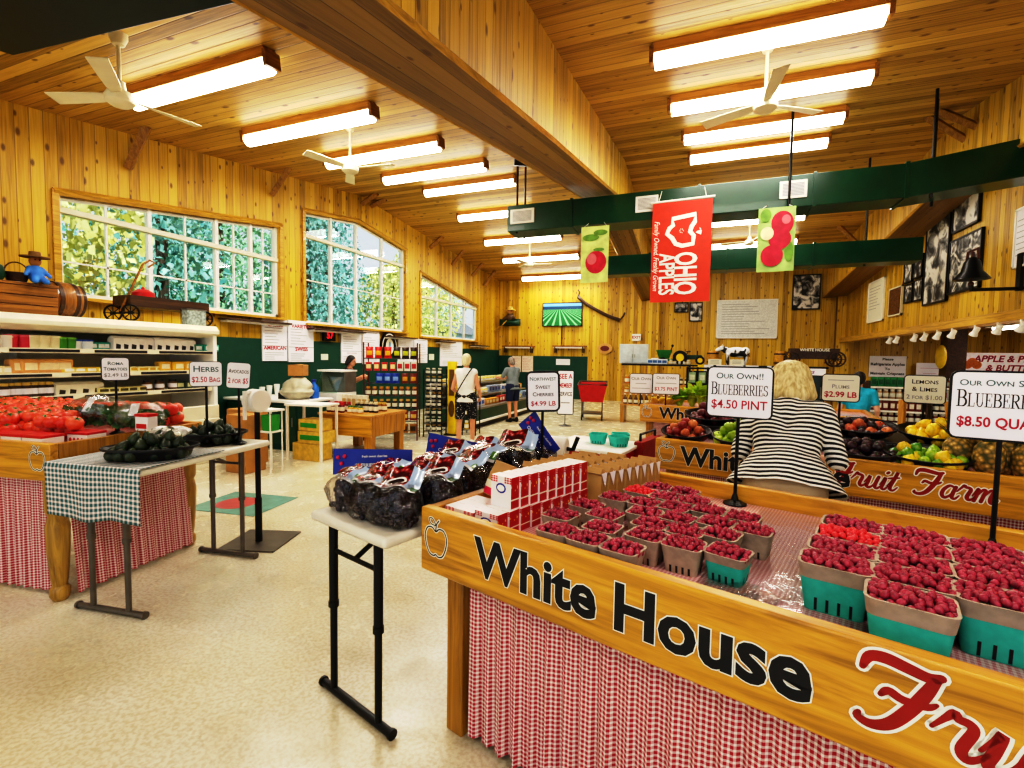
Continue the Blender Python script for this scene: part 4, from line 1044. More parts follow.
for k in range(6): l.add([F((.0+.03*cos(k))*bw, (-.3+.018*sin(k))*bh+q, .012) for q in (0,)] + [F((.0+.03*cos(k)+.015)*bw, (-.3+.018*sin(k))*bh, .012), F((.0+.03*cos(k))*bw, (-.3+.018*sin(k))*bh+.02, .012)], [(0, 1, 2)])
l.build('state_outline', M['letter_white'], e, smooth=0)
def fruit_banner(label, u0, v0, u1, v1, kind):
    tl, br = aty(u0, v0, 7.62), aty(u1, v1, 7.62); w, h = br.x-tl.x, tl.z-br.z
    e = thing('fruit_banner', label, 'banner', ((tl.x+br.x)/2, 7.52, tl.z), 0, 'fruit picture banners')
    rippled(e, 'banner_cloth', w, h, mat('fruit_banner_'+kind, 'cfe08a' if kind == 'apple' else '9fbf72', .6, var=.25, vs=6), .015, 1.6)
    b = MB(); P = onb(w, h, .015, 1.6)
    def disc(cx, cz, rx, rz_, mi, off, n=24, sq=0):
        pts = [P(cx*w+rx*w*cos(2*pi*k/n)*(1+sq*cos(4*pi*k/n)), cz*h+rz_*w*sin(2*pi*k/n), off) for k in range(n)]
        b.add([P(cx*w, cz*h, off)]+pts, [(0, 1+k, 1+(k+1) % n) for k in range(n)], mi)
    if kind == 'apple':
        disc(.05, -.64, .38, .4, 0, .01); disc(-.1, -.58, .18, .2, 1, .013); b.ribbon([(0, 0), (0, .1)], .02, 2, Matrix())
        disc(-.15, -.2, .3, .12, 2, .01); disc(.2, -.12, .25, .1, 2, .012); disc(.15, -.42, .2, .06, 2, .012)
    else:
        disc(.15, -.25, .3, .36, 0, .01); disc(-.1, -.75, .3, .32, 0, .012); disc(.1, -.5, .3, .3, 0, .014); disc(.25, -.2, .12, .14, 1, .016); disc(-.25, -.4, .18, .2, 3, .016); disc(.35, -.7, .12, .3, 2, .012); disc(-.3, -.12, .15, .2, 2, .012)
    b.build('fruit_picture', [mat('pic_red', 'c81e3c', .6, var=.3), mat('pic_pink', 'e8707a', .6), mat('pic_leaf', '6f9a3a', .6, var=.3), mat('pic_pale', 'e6e0a8', .6)], e, smooth=0)
    for x in (-w*.4, w*.4):
        c_ = MB(); c_.cyl((x, .0, 0), (x*.7, .07, max(.05, 3.62-tl.z)), .004, n=5); c_.build('hanging_cord', M['white'], e)
fruit_banner('narrow banner picturing a red apple, left of the big red banner', 583, 229, 609, 283, 'apple')
fruit_banner('narrow banner picturing red fruit and leaves, right of the big red banner', 758, 211, 792, 272, 'cherry')
# small black speaker on the girder
e = thing('ceiling_speaker', 'small black speaker on the left side of the central girder', 'speaker', (-2.12, 5.6, 3.9), R(20)); e.rotation_euler = (R(15), 0, R(25))
b = MB(); b.box((0, 0, 0), (.16, .14, .14)); b.build('speaker_box', M['black'], e, bevel=.01)
b = MB(); b.box((.12, 0, .02), (.12, .04, .04)); b.build('bracket', M['black'], e)
# ------------------------------------------------------------------ refrigerated dairy case along the left wall
FX = -6.22
fy1 = atx(218, 360, FX).y
e = thing('refrigerated_case', 'long cream open refrigerated case with three stocked shelves', 'refrigerated case', (-6.72, 2.2, 0))
def loc(p): return Vector(p)-Vector((-6.72, 2.2, 0))
y0c, y1c = .2, fy1; ym = (y0c+y1c)/2; Lc = y1c-y0c
b = MB(); b.box(loc((-7.18, ym, .95)), (.1, Lc, 1.8)); b.build('back_panel', M['cream'], e)
b = MB(); pr = [(-7.23, 1.86), (FX-.02, 1.86), (FX+.04, 1.8), (FX+.04, 1.75), (FX-.1, 1.7), (-7.23, 1.7)]
b.prism(pr, y0c-2.2, y1c-2.2, 0, Matrix(((1, 0, 0, 6.72), (0, 0, 1, 0), (0, 1, 0, 0), (0, 0, 0, 1)))); b.build('top_canopy', M['cream'], e, bevel=.008)
for y in (y1c-.03, 2.95):
    b = MB()
    if y > 4: b.box(loc((-6.72, y, .93)), (.98, .05, 1.84))
    else: b.box(loc((-7.11, y, 1.)), (.06, .05, 1.4))
    b.build('end_panel', M['white'], e, bevel=.006)
b = MB(); b.box(loc((-6.7, ym, .3)), (1.0, Lc, .6)); b.box(loc((FX-.03, ym, .68)), (.08, Lc, .2)); b.build('base', M['cream'], e, bevel=.01)
SH = [1.515, 1.26, 1.02]
for z in SH:
    b = MB(); b.box(loc((-6.7, ym-.02, z-.015)), (.86, Lc-.1, .02)); sh = b.build('shelf', M['white'], e)
    b = MB(); b.box(loc((FX-.045, ym-.02, z-.02)), (.02, Lc-.1, .05)); b.build('price_rail', M['cream'], sh)
    y = y0c+.3; b = MB()
    while y < y1c-.5:
        L = random.uniform(.5, .9); b.box(loc((FX-.033, y+L/2, z-.02)), (.006, L, .028)); y += L+random.uniform(.08, .2)
    b.build('price_strip', M['ink'], sh, smooth=0)
def product(kind, col, w, h, lidc=None):
    e = thing(kind, 'x', 'dairy product')
    c1 = mat(kind+'_'+col, col, .4, var=.06)
    if kind == 'dairy_tub':
        b = MB(); b.lathe([(0, 0), (w*.42, 0), (w*.5, h*.85), (0, h*.85)], n=14); b.build('tub', c1, e)
        b = MB(); b.lathe([(0, h*.84), (w*.53, h*.84), (w*.53, h), (0, h)], n=14); b.build('lid', mat('lid_'+lidc, lidc, .4), e)
    elif kind == 'milk_carton':
        b = MB(); b.box((0, 0, h*.4), (w, w, h*.8)); b.add([(-w/2, -w/2, h*.8), (w/2, -w/2, h*.8), (w/2, w/2, h*.8), (-w/2, w/2, h*.8), (0, -w/2, h), (0, w/2, h)], [(0, 1, 4), (2, 3, 5), (1, 2, 5, 4), (3, 0, 4, 5)]); b.build('carton_box', c1, e, smooth=0)
        b = MB(); b.quad((w/2+.001, -w*.3, h*.1), (w/2+.001, w*.15, h*.1), (w/2+.001, w*.2, h*.38), (w/2+.001, -w*.25, h*.45)); b.build('printed_label', mat('lid_'+lidc, lidc, .5), e, smooth=0)
    elif kind == 'cheese_pack':
        b = MB(); b.box((0, 0, h/2), (w*.7, w, h), taper=.9); b.build('pack', c1, e, bevel=h*.15)
        b = MB(); b.box((w*.36, 0, h*.5), (.004, w*.6, h*.5)); b.build('printed_label', mat('lid_'+lidc, lidc, .5), e, smooth=0)
    else:
        b = MB(); b.lathe([(0, 0), (w*.45, 0), (w*.48, h*.1), (w*.48, h*.7), (w*.36, h*.82), (0, h*.82)], n=12); b.build('jar', c1, e)
        b = MB(); b.lathe([(0, h*.8), (w*.4, h*.8), (w*.4, h), (0, h)], n=12); b.build('lid', mat('lid_'+lidc, lidc, .4), e)
        b = MB(); b.lathe([(w*.49, h*.2), (w*.49, h*.6)], n=12); b.build('printed_label', M['paper'], e)
    return e
PROD = [ # shelf, u0, u1, n, kind, colour, lid, width, height, what
 (0, -14, 7, 3, 'dairy_tub', 'efe9dc', 'f4efe2', .11, .13, 'white tub'), (0, 10, 24, 2, 'dairy_tub', 'd83a50', 'e2667a', .12, .14, 'pink lidded tub'), (0, 31, 53, 3, 'dairy_tub', 'e6ddb4', 'efe8c4', .14, .14, 'cream coloured tub'),
 (0, 60, 70, 2, 'dairy_tub', '4f9a2e', '7cc04a', .11, .13, 'green tub'), (0, 77, 87, 2, 'dairy_tub', 'e8eef2', '2a56c0', .11, .11, 'tub with blue lid'), (0, 94, 105, 3, 'cheese_pack', '2aa090', 'e8f0f0', .1, .09, 'teal box'),
 (0, 115, 190, 10, 'milk_carton', 'ece9e6', '2a2a2e', .11, .17, 'white carton with dark print'), (0, 197, 213, 3, 'cheese_pack', '2aa090', 'e8f0f0', .12, .1, 'teal end box'),
 (1, -10, 12, 3, 'cheese_pack', 'e6d9b0', 'f4efe0', .16, .08, 'pale cheese pack'), (1, 17, 62, 6, 'cheese_pack', 'e0a860', 'f2dcb0', .17, .15, 'orange and cream cheese bag'), (1, 66, 100, 4, 'cheese_pack', 'e3c53a', 'f4efe0', .14, .06, 'flat yellow cheese pack'),
 (1, 132, 158, 4, 'cheese_pack', 'e3d9a0', 'c8a020', .15, .06, 'flat pale cheese pack'), (1, 163, 188, 3, 'cheese_pack', 'e8b82a', 'f0e4c0', .16, .12, 'bright yellow cheese bag'), (1, 194, 212, 2, 'cheese_pack', 'd9c040', 'f0e4c0', .15, .1, 'mustard yellow cheese pack'),
 (2, -8, 48, 8, 'spread_jar', '4a3420', 'd8b860', .1, .15, 'dark jar with tan lid'), (2, 58, 94, 4, 'milk_carton', 'e4dec6', '38301c', .12, .14, 'small cream carton'), (2, 100, 140, 5, 'cheese_pack', 'd9cf8c', '55502a', .14, .06, 'flat yellow tray'), (2, 146, 172, 3, 'spread_jar', '6a4a20', '2a2a2a', .11, .13, 'amber jar with black lid'), (2, 178, 212, 5, 'cheese_pack', '3a4a30', 'd0d0a0', .13, .1, 'dark green pack')]
SHN = ['top', 'middle', 'bottom']
for (s, u0, u1, n, kind, col, lid, w, h, what) in PROD:
    src = None
    for i in range(n):
        u = u0+(u1-u0)*i/max(1, n-1); p = atx(u, 350, FX-.2)
        if src is None: o = src = product(kind, col, w, h, lid)
        else: o = dup(src)
        o.location = (FX-.2+random.uniform(-.02, .02), p.y, SH[s]-.004); o.rotation_euler = (0, 0, random.uniform(-.12, .12))
        tag(o, '%s, %s from left on the %s shelf of the cream case' % (what, ORD[i], SHN[s]), 'dairy product', 'products in the refrigerated case')
# ------------------------------------------------------------------ antiques standing on the case
def onx(u, X): return atx(u, 300, X).y
ZT = 1.862
ya, yb = onx(-20, -6.6), onx(52, -6.6)
e = thing('wooden_crate', 'weathered long wooden crate on top of the refrigerated case', 'crate', (-6.72, (ya+yb)/2, ZT)); L = yb-ya
for s in (-1, 1):
    b = MB()
    for i in range(3): b.box((s*.22, 0, .05+i*.1), (.025, L, .092))
    b.build('side_board', M['midwood'], e, bevel=.004)
    b = MB(); b.box((0, s*(L/2-.015), .15), (.41, .03, .3)); b.build('end_board', M['midwood'], e)
b = MB(); b.box((.0, 0, .315), (.48, L+.02, .03)); b.build('lid', M['midwood'], e, bevel=.004)
yb0, yb1 = onx(46, -6.65), onx(82, -6.65)
e = thing('wooden_barrel', 'small wooden barrel with dark hoops lying beside the crate', 'barrel', (-6.72, (yb0+yb1)/2, ZT+.2)); L = yb1-yb0
e.rotation_euler = (R(-90), 0, 0)
pr = [(0, -L/2+.02), (.165, -L/2+.02), (.165, -L/2), (.175, -L/2), (.2, -L*.2), (.203, 0), (.2, L*.2), (.175, L/2), (.165, L/2), (.165, L/2-.02), (0, L/2-.02)]
b = MB(); b.lathe(pr, n=24); b.build('staves', M['midwood'], e, smooth=30)
for z in (-.42, -.22, .22, .42):
    b = MB(); r = .203-abs(z)**2*.14; b.lathe([(r, z*L-.02), (r+.006, z*L-.02), (r+.006, z*L+.02), (r, z*L+.02)], n=24); b.build('hoop', M['darkwood'], e, smooth=30)
p = atx(37, 284, -6.5)
e = thing('scarecrow_doll', 'straw hatted doll in blue sitting on the crate', 'doll', (-6.52, p.y, ZT+.33))
blob([('e', (0, 0, .1), (.07, .06, .1)), ('c', (0, 0, .1), (.09, .05, .02), .035, .03), ('c', (0, 0, .1), (.1, -.05, .02), .035, .03), ('c', (0, .05, .16), (.05, .1, .08), .025, .02), ('c', (0, -.05, .16), (.05, -.1, .08), .025, .02)], 'clothes', mat('doll_blue', '3a7ac8', .7, var=.2), e, .012)
b = MB(); b.ball((0, 0, .235), (.05, .05, .06), 12, 8); b.build('head', mat('doll_head', 'a8743c', .7), e)
b = MB(); b.lathe([(0, .275), (.12, .27), (.12, .28), (.05, .285), (.045, .33), (0, .335)], n=16); b.build('hat', mat('doll_hat', '7a5a2e', .8), e)
for s in (-1, 1):
    b = MB(); b.ball((.045, s*.018, .245), .008, 6, 4); b.build('eye', M['ink'], e)
p = atx(18, 280, -6.6)
e = thing('wicker_basket', 'small dark wicker basket with handle on the crate', 'basket', (-6.62, p.y, ZT+.33))
b = MB(); b.lathe([(0, 0), (.07, 0), (.1, .09), (.105, .1), (.095, .1), (.066, .01), (0, .01)], n=18); b.build('basket_body', M['darkwood'], e)
b = MB(); b.tube([(0, .1*cos(t), .09+.12*sin(t)) for t in [k*pi/10 for k in range(11)]], .007, 6); b.build('handle', M['darkwood'], e)
e = thing('dark_kettle', 'dark green metal pot at the left edge on the crate', 'pot', (-6.62, onx(3, -6.6)-.12, ZT+.33))
b = MB(); b.lathe([(0, 0), (.12, 0), (.15, .06), (.13, .15), (.06, .19), (.0, .2)], n=20); b.build('pot_body', M['darkgreen'], e)
b = MB(); b.ball((0, 0, .21), .02); b.build('knob', M['black'], e)
# farm wagon model
yw0, yw1 = onx(124, -6.55), onx(203, -6.55); L = yw1-yw0
pz = atx(160, 300, -6.55).z
e = thing('toy_wagon', 'old wooden coaster wagon with spoked wheels and raised pull handle', 'wagon', (-6.6, (yw0+yw1)/2, ZT))
zb = atx(124, 306, -6.55).z-ZT; zt = atx(124, 295, -6.55).z-ZT
for s in (-1, 1):
    b = MB(); b.box((s*.16, 0, (zb+zt)/2), (.02, L, zt-zb)); b.build('side_board', M['darkwood'], e)
    b = MB(); b.box((0, s*(L/2-.01), (zb+zt)/2), (.3, .02, zt-zb)); b.build('end_board', M['darkwood'], e)
b = MB(); b.box((0, 0, zb+.01), (.3, L-.04, .02)); b.build('bed', M['darkwood'], e)
def wheel(parent, c, r, m, axis='x', spokes=8, tw=.012):
    T = Matrix.Translation(Vector(c)) @ (rotm(0, 0, R(90)) if axis == 'x' else rotm(0, R(90)))
    b = MB(); b.T = T
    b.tube([(r*cos(2*pi*k/20), r*sin(2*pi*k/20), 0) for k in range(20)], tw, 6, closed=True)
    for k in range(spokes): b.cyl((0, 0, 0), (r*cos(2*pi*k/spokes), r*sin(2*pi*k/spokes), 0), tw*.5, n=5)
    b.cyl((0, 0, -.03), (0, 0, .03), tw*1.8, n=8)
    return b.build('wheel', m, parent)
wr_ = zb*.5
for y in (-L/2+.0, -L/2+.0 if False else L/2-.05):
    for s in (-1, 1): wheel(e, (s*.17, y, wr_+.012), wr_, M['black'])
    b = MB(); b.cyl((-.17, y, wr_+.012), (.17, y, wr_+.012), .012, n=6); b.cyl((0, y, wr_), (0, y, zb), .03, n=8); b.build('axle', M['black'], e)
h0, h1 = atx(112, 308, -6.5), atx(143, 264, -6.5)
b = MB(); hy0 = h0.y-(yw0+yw1)/2; hy1 = h1.y-(yw0+yw1)/2
b.tube([(.05, -L/2, wr_+.02), (.08, hy0+.1, .12), (.1, hy1, h1.z-ZT)], .014, 6); b.tube([(.1, hy1, h1.z-ZT), (.1, hy1+.08, h1.z-ZT+.06), (.1, hy1+.14, h1.z-ZT+.04), (.1, hy1+.06, h1.z-ZT-.03)], .012, 6); b.build('pull_handle', M['midwood'], e)
p = atx(143, 290, -6.6)
e2 = thing('red_ornament', 'round red enamel pot sitting in the wagon', 'pot', (-6.6, p.y, ZT+zb+.022))
b = MB(); b.lathe([(0, 0), (.1, 0), (.13, .08), (.12, .17), (.06, .21), (0, .215)], n=18); b.build('pot_body', M['red'], e2); b = MB(); b.ball((0, 0, .225), .02); b.build('knob', M['red'], e2)
p = atx(192, 315, -6.4)
e2 = thing('old_tin', 'faded printed tin standing in front of the wagon', 'tin', (-6.36, p.y, ZT))
b = MB(); b.box((0, 0, .1), (.12, .26, .2)); b.build('tin_box', mat('tin_print', '9aa6a0', .5, var=.5, vs=30), e2, bevel=.01); b = MB(); b.box((0, 0, .205), (.125, .265, .015)); b.build('lid', M['steel'], e2)
# ------------------------------------------------------------------ fruit
def proj(p):
    d = Vector(p)-O3; a, b, w = d.dot(rt), -d.dot(upv), d.dot(fwd)
    if w <= .01: return (-999, -999)
    a, b = a/w*FPX, b/w*FPX
    return (512+cos(ROL)*a-sin(ROL)*b, 384+sin(ROL)*a+cos(ROL)*b)
def fmat(name, a, b, rough=.35, sc=4., spots=None, coat=.2):
    t = NT(name); v = t.n('ShaderNodeTexNoise', {'Vector': t.co('Object'), 'Scale': sc/.07, 'Detail': 3.}).outputs[0]
    oi = t.n('ShaderNodeObjectInfo').outputs['Random']
    c = t.ramp(t.m('ADD', t.m('MULTIPLY', v, .7), t.m('MULTIPLY', oi, .35)), [(.35, lin(a)), (.75, lin(b))])
    t.link(c, t.b.inputs['Base Color']); t.b.inputs['Roughness'].default_value = rough; t.b.inputs['Coat Weight'].default_value = coat
    return t.mat
FM = {'tomato': fmat('tomato_skin', 'd0301a', 'f2683e'), 'red_apple': fmat('apple_red_skin', '6a1216', 'b83a34', .4), 'red_onion': fmat('onion_skin', '4a1420', '7d2c36', .35), 'green_apple': fmat('apple_green_skin', '8fb41e', 'c4dc4a'),
      'peach': fmat('peach_skin', 'b8482a', 'd98a50', .7), 'plum': fmat('plum_skin', '23141c', '4a2836', .4), 'lemon': fmat('lemon_skin', 'e6be12', 'f8e03a', .4), 'lime': fmat('lime_skin', '3f8a1e', 'a8c832', .35),
      'avocado': fmat('avocado_skin', '1a2a16', '38462a', .45, 9.), 'kiwi': fmat('kiwi_skin', '4a3a1e', '6a562e', .8)}
M['stem'] = mat('stem_green', '3f6a22', .6)
PROF = {'round': [(0, -.86), (.25, -.93), (.6, -.8), (.9, -.4), (1, .05), (.88, .5), (.55, .8), (.22, .82), (0, .7)],
        'apple': [(0, -.72), (.2, -.85), (.5, -.8), (.82, -.4), (1, .15), (.9, .6), (.55, .86), (.2, .82), (0, .6)],
        'lemon': [(0, -1.35), (.12, -1.3), (.22, -1.15), (.62, -.85), (.92, -.4), (1, 0), (.92, .4), (.62, .85), (.22, 1.12), (.14, 1.28), (0, 1.32)],
        'pear': [(0, -1.0), (.4, -.95), (.8, -.65), (1, -.2), (.9, .3), (.62, .8), (.42, 1.15), (.2, 1.35), (0, 1.4)]}
FK = {'tomato': ('round', .04), 'red_apple': ('apple', .037), 'red_onion': ('round', .037), 'green_apple': ('apple', .038), 'peach': ('round', .036), 'plum': ('round', .03), 'lemon': ('lemon', .033), 'lime': ('lemon', .028), 'avocado': ('pear', .034), 'kiwi': ('round', .028)}
fproto = {}
def fruit(kind, pos, label, group, rot=None, s=1.):
    rot = rot or Euler((random.uniform(-.6, .6), random.uniform(-.6, .6), random.uniform(0, 6)))
    if kind not in fproto:
        pf, r = FK[kind]
        b = MB(); b.lathe([(a*r, z*r) for a, z in PROF[pf]], n=16)
        o = b.build(kind, FM[kind], smooth=180)
        if pf in ('round', 'apple', 'pear'):
            t = MB(); zz = {'round': .7, 'apple': .6, 'pear': 1.38}[pf]*r
            if kind == 'tomato':
                for k in range(5): t.ribbon([(0, 0), (.02*cos(k*1.257), .02*sin(k*1.257))], [.009, .003], 0, frame((0, 0, zz+.006)))
            t.cyl((0, 0, zz-.002), (0, .003, zz+.014), .0022, n=5); t.build('stem', M['stem'], o)
        fproto[kind] = o
    else: o = dup(fproto[kind])
    o.location = pos; o.rotation_euler = rot; o.scale = (s, s, s); o['label'] = label; o['category'] = kind.replace('_', ' '); o['group'] = group
    return o
def tray(label, c, w, d, h, rz, tilt=0, m=None):
    e = thing('display_tray', label, 'tray', c, 0, 'black produce trays'); e.rotation_euler = (tilt, 0, rz)
    b = MB(); n = 28
    rings = [(w*.38, d*.38, .0), (w*.5, d*.5, h), (w*.53, d*.53, h), (w*.53, d*.53, h-.008), (w*.485, d*.485, h-.008), (w*.37, d*.37, .008)]
    vs = [(a*cos(2*pi*k/n), q*sin(2*pi*k/n), z) for a, q, z in rings for k in range(n)]
    fs = [(i*n+k, i*n+(k+1) % n, (i+1)*n+(k+1) % n, (i+1)*n+k) for i in range(len(rings)-1) for k in range(n)]
    fs += [tuple(range(n-1, -1, -1)), tuple((len(rings)-1)*n+k for k in range(n))]
    b.add(vs, fs); b.build('tray_bowl', m or M['blackp'], e, smooth=30)
    b = MB(); b.tube([(w*.525*cos(2*pi*k/n), d*.525*sin(2*pi*k/n), h) for k in range(n)], .006, 6, closed=True); b.build('tray_rim', m or M['blackp'], e, smooth=60)
    return e
def fill(e, kind, w, d, h, where, n=30, s=1., mixk=None, plural=None):
    r = FK[kind][1]*s; Mx = Matrix.Translation(e.location) @ e.rotation_euler.to_matrix().to_4x4(); got = []; tries = 0
    layer = [(h*.5, .9), (h*.5+r*1.2, .68), (h*.5+r*2.3, .4)]
    for z, f in layer:
        tries = 0; cnt = 0
        while tries < 260 and len(got) < n:
            tries += 1
            a = random.uniform(0, 2*pi); q = math.sqrt(random.random())*f
            p = Vector((w*.5*q*cos(a), d*.5*q*sin(a), z+random.uniform(0, .006)))
            if all((p-g).length > 1.62*r for g in got): got.append(p)
    for i, p in enumerate(got):
        k = kind if not mixk or i % 3 else mixk
        nm = k.replace('_', ' ')
        lb = '%s heaped in the %s' % (nm, where)
        fruit(k, Mx @ p, lb, '%s in the %s' % (nm+('es' if nm.endswith('ch') else 's'), where), s=s)
def T2u(upx, n):
    r = ray(upx, 440); e = Vector((cos(A2), sin(A2))); f = Vector((-sin(A2), cos(A2)))*n+Vector((S2.x, S2.y))
    # S2+f+u*e parallel to r
    return -(f.x*r.y-f.y*r.x)/(e.x*r.y-e.y*r.x)
def riser(u0, u1, n0, n1, h):
    e = thing('display_riser', 'low black display riser under the rear trays of the fruit stand, %s half' % ('left' if u0 < 1 else 'right'), 'riser', T2((u0+u1)/2, (n0+n1)/2, .88), A2)
    b = MB(); b.box((0, 0, h/2), (u1-u0, n1-n0, h)); b.build('riser_box', M['blackp'], e, bevel=.004)
    b = MB(); b.box((0, -(n1-n0)/2-.004, h-.01), (u1-u0, .008, .02)); b.build('front_lip', M['black'], e)
riser(.15, .92, .46, 1.1, .1); riser(1.0, 2.4, .46, 1.1, .1)
def tr2(label, upx, n, zt, w, d, kind, where, cnt, s=1., mixk=None, h=.06):
    u = T2u(upx, n); e = tray(label, T2(u, n, zt), w, d, h, A2, R(12)); fill(e, kind, w*.92, d*.92, h, where, cnt, s, mixk)
tr2('black tray of red apples at the left end of the fruit stand', 686, .24, .905, .34, .3, 'red_apple', 'left front tray of the fruit stand', 22, .95, 'peach')
tr2('black tray of dark red onions behind the red apples', 712, .68, 1.0, .42, .32, 'red_onion', 'tray behind the red apples', 24)
tr2('black tray of green apples left of the striped-shirt shopper', 736, .24, .905, .3, .3, 'green_apple', 'front tray left of the striped-shirt shopper', 18)
tr2('black tray of green apples in the rear row beside the onions', 752, .68, 1.0, .32, .3, 'green_apple', 'rear tray behind the front green apples', 16)
tr2('black tray of peaches right of the striped-shirt shopper, rear row', 862, .68, 1.0, .38, .32, 'plum', 'rear tray right of the striped-shirt shopper', 24, 1., 'peach')
tr2('black tray of dark plums right of the striped-shirt shopper, front row', 866, .24, .905, .36, .3, 'plum', 'front tray right of the striped-shirt shopper', 26)
tr2('black tray of yellow lemons in the rear row', 936, .66, 1.0, .4, .32, 'lemon', 'rear tray under the white lemon sign', 22, 1.05)
tr2('black tray of green and yellow limes in front of the lemons', 928, .24, .905, .4, .28, 'lime', 'front tray before the lemons', 26, 1.1, 'lemon')
# pineapples
def pinemat():
    t = NT('pineapple_skin'); v = t.n('ShaderNodeTexVoronoi', {'Vector': t.co('Object'), 'Scale': 42.}, feature='F1')
    t.link(t.ramp(v.outputs[0], [(.1, lin('e6c87a')), (.35, lin('b08c3e')), (.75, lin('55542a'))]), t.b.inputs['Base Color']); t.bump(v.outputs[0], .6, -.01); t.b.inputs['Roughness'].default_value = .6
    return t.mat
M['pine'] = pinemat(); M['pleaf'] = mat('pineapple_leaf', '4d6136', .5, var=.3)
def pineapple():
    e = thing('pineapple', 'x', 'pineapple')
    b = MB(); b.lathe([(0, 0), (.045, .0), (.065, .03), (.072, .09), (.065, .15), (.04, .185), (0, .19)], n=20); b.build('fruit_body', M['pine'], e, smooth=180)
    b = MB(); rnd = random.Random(3)
    for i in range(26):
        a = i*2.4; k = i/26; L = .09+.06*k; o = .045*(1-k)+.01
        q = Vector((cos(a), sin(a), 0)); sd = Vector((-sin(a), cos(a), 0))*.011; z = .182
        p0 = q*o*.5+Vector((0, 0, z)); p1 = q*(o+.03*(1-k))+Vector((0, 0, z+L*.6)); p2 = q*(o+.075*(1.1-k))+Vector((0, 0, z+L))
        b.add([p0-sd, p0+sd, p1+sd*.8, p1-sd*.8, p2], [(0, 1, 2, 3), (3, 2, 4)])
    b.build('leaf_crown', M['pleaf'], e, smooth=60)
    return e
pp = pineapple(); first = True
for i, (u, n, z) in enumerate([(T2u(958, .3), .3, .882), (T2u(990, .22), .22, .882), (T2u(1012, .3), .3, .882), (T2u(972, .52), .58, .985), (T2u(1000, .5), .56, .985), (T2u(1030, .22), .22, .882), (T2u(1026, .58), .58, .985)]):
    o = pp if first else dup(pp); first = False
    o.location = T2(u, n, z); o.rotation_euler = (0, 0, i*1.3)
    tag(o, ['pineapple standing right beside the lime tray', 'pineapple in front, behind the large sign post', 'pineapple in the front row, second from the right edge', 'pineapple in the back row beside the lemons', 'pineapple in the back row, middle', 'pineapple in the front row at the right edge', 'pineapple in the back row at the right edge'][i], 'pineapple', 'pineapples on the fruit stand')
# bananas and greens on the third stand
def T3(u, n, z=0.): return S3+Vector((cos(A3)*u-sin(A3)*n, sin(A3)*u+cos(A3)*n, z))
M['lettuce'] = fmat('lettuce_leaf', '7fae1e', 'd2e04a', .5, 3.); M['banana'] = fmat('banana_skin', 'd8b018', 'f0d83a', .45)
def leafy(label, c, w, h, m, seed, cat='lettuce'):
    rnd = random.Random(seed); e = thing('lettuce_head', label, cat, c, rnd.uniform(0, 6))
    b = MB()
    for i in range(34):
        a = rnd.uniform(0, 2*pi); t = rnd.random(); L = h*(.6+.5*rnd.random()); q = Vector((cos(a), sin(a), 0)); sd = Vector((-sin(a), cos(a), 0))*w*.24
        p0 = q*.01+Vector((0, 0, .0)); p1 = q*w*.28*(.4+t)+Vector((0, 0, L*.55)); p2 = q*w*.5*(.4+t)+Vector((0, 0, L*(.5+.5*(1-t)))); up = Vector((0, 0, .012))
        b.add([p0-sd*.3, p0+sd*.3, p1+sd, p1-sd, p1+up, p2+sd*1.1+up, p2-sd*1.1-up, p2], [(0, 1, 4), (0, 4, 3), (1, 2, 4), (3, 4, 2)] if False else [(0, 1, 2, 4), (0, 4, 3), (3, 4, 7, 6), (4, 2, 5, 7)])
    b.build('leaves', m, e, smooth=60)
    b = MB(); b.ball((0, 0, h*.25), (w*.22, w*.22, h*.3), 12, 8); b.build('heart', m, e, smooth=180)
    return e
for i in range(7): leafy('bright green leaf lettuce, %s from the left on the third stand' % ORD[i], T3(.42+i*.13, .28+.1*(i % 2), .917), .2, .24+.05*(i % 3), M['lettuce'], i)
def banana_bunch(label, c, rz):
    e = thing('banana_bunch', label, 'bananas', c, rz)
    for i in range(5):
        b = MB(); a = -.5+i*.25
        P = [(.015*sin(a), 0, .1), (.05*sin(a), .05, .085), (.07*sin(a), .11, .045), (.075*sin(a), .15, .02)]
        b.tube(crom(P, 4), [.008]*2+[.017]*9+[.012, .005], 8); b.build('banana', M['banana'], e, smooth=180)
for i in range(4): banana_bunch('yellow bananas, %s bunch from the left on the third stand' % ORD[i], T3(.12+i*.11, .16+.06*(i % 2), .917), A3+.3*i)
# ------------------------------------------------------------------ tomatoes and bags on the left stand
def T4u(upx, n):
    r = ray(upx, 440); e = Vector((cos(A4), sin(A4))); f = Vector((-sin(A4), cos(A4)))*n+Vector((S4.x, S4.y))
    return -(f.x*r.y-f.y*r.x)/(e.x*r.y-e.y*r.x)
ntom = 0; toms = []
for lay in range(2):
    for i in range(22):
        for j in range(10):
            u, n = .3+i*.092+(j % 2)*.046+lay*.04, .12+j*.088+lay*.04
            slope = .045*math.sin(min(1, n/.8)*pi*.6)
            if u > 2.12 or n > .97 or (u > 1.56 and n < .24): continue
            p = T4(u, n, .91+.042+lay*.06+slope*1.2)
            x, y = proj(p)
            if x < -8 or (x > 78 and n < .8) : continue
            if lay and (n < .2 or random.random() < .15): continue
            toms.append((u, n, lay, p))
for u, n, lay, p in toms:
    fruit('tomato', p+Vector((random.uniform(-.006, .006), random.uniform(-.006, .006), 0)), 'ripe red tomato heaped on the tomato stand at the left edge', 'tomatoes on the left stand', s=random.uniform(1.1, 1.25))
M['kale'] = fmat('kale_leaf', '1f4a22', '4d7a3a', .6, 2.); M['netwhite'] = mat('net_white', 'd8d6c8', .6)
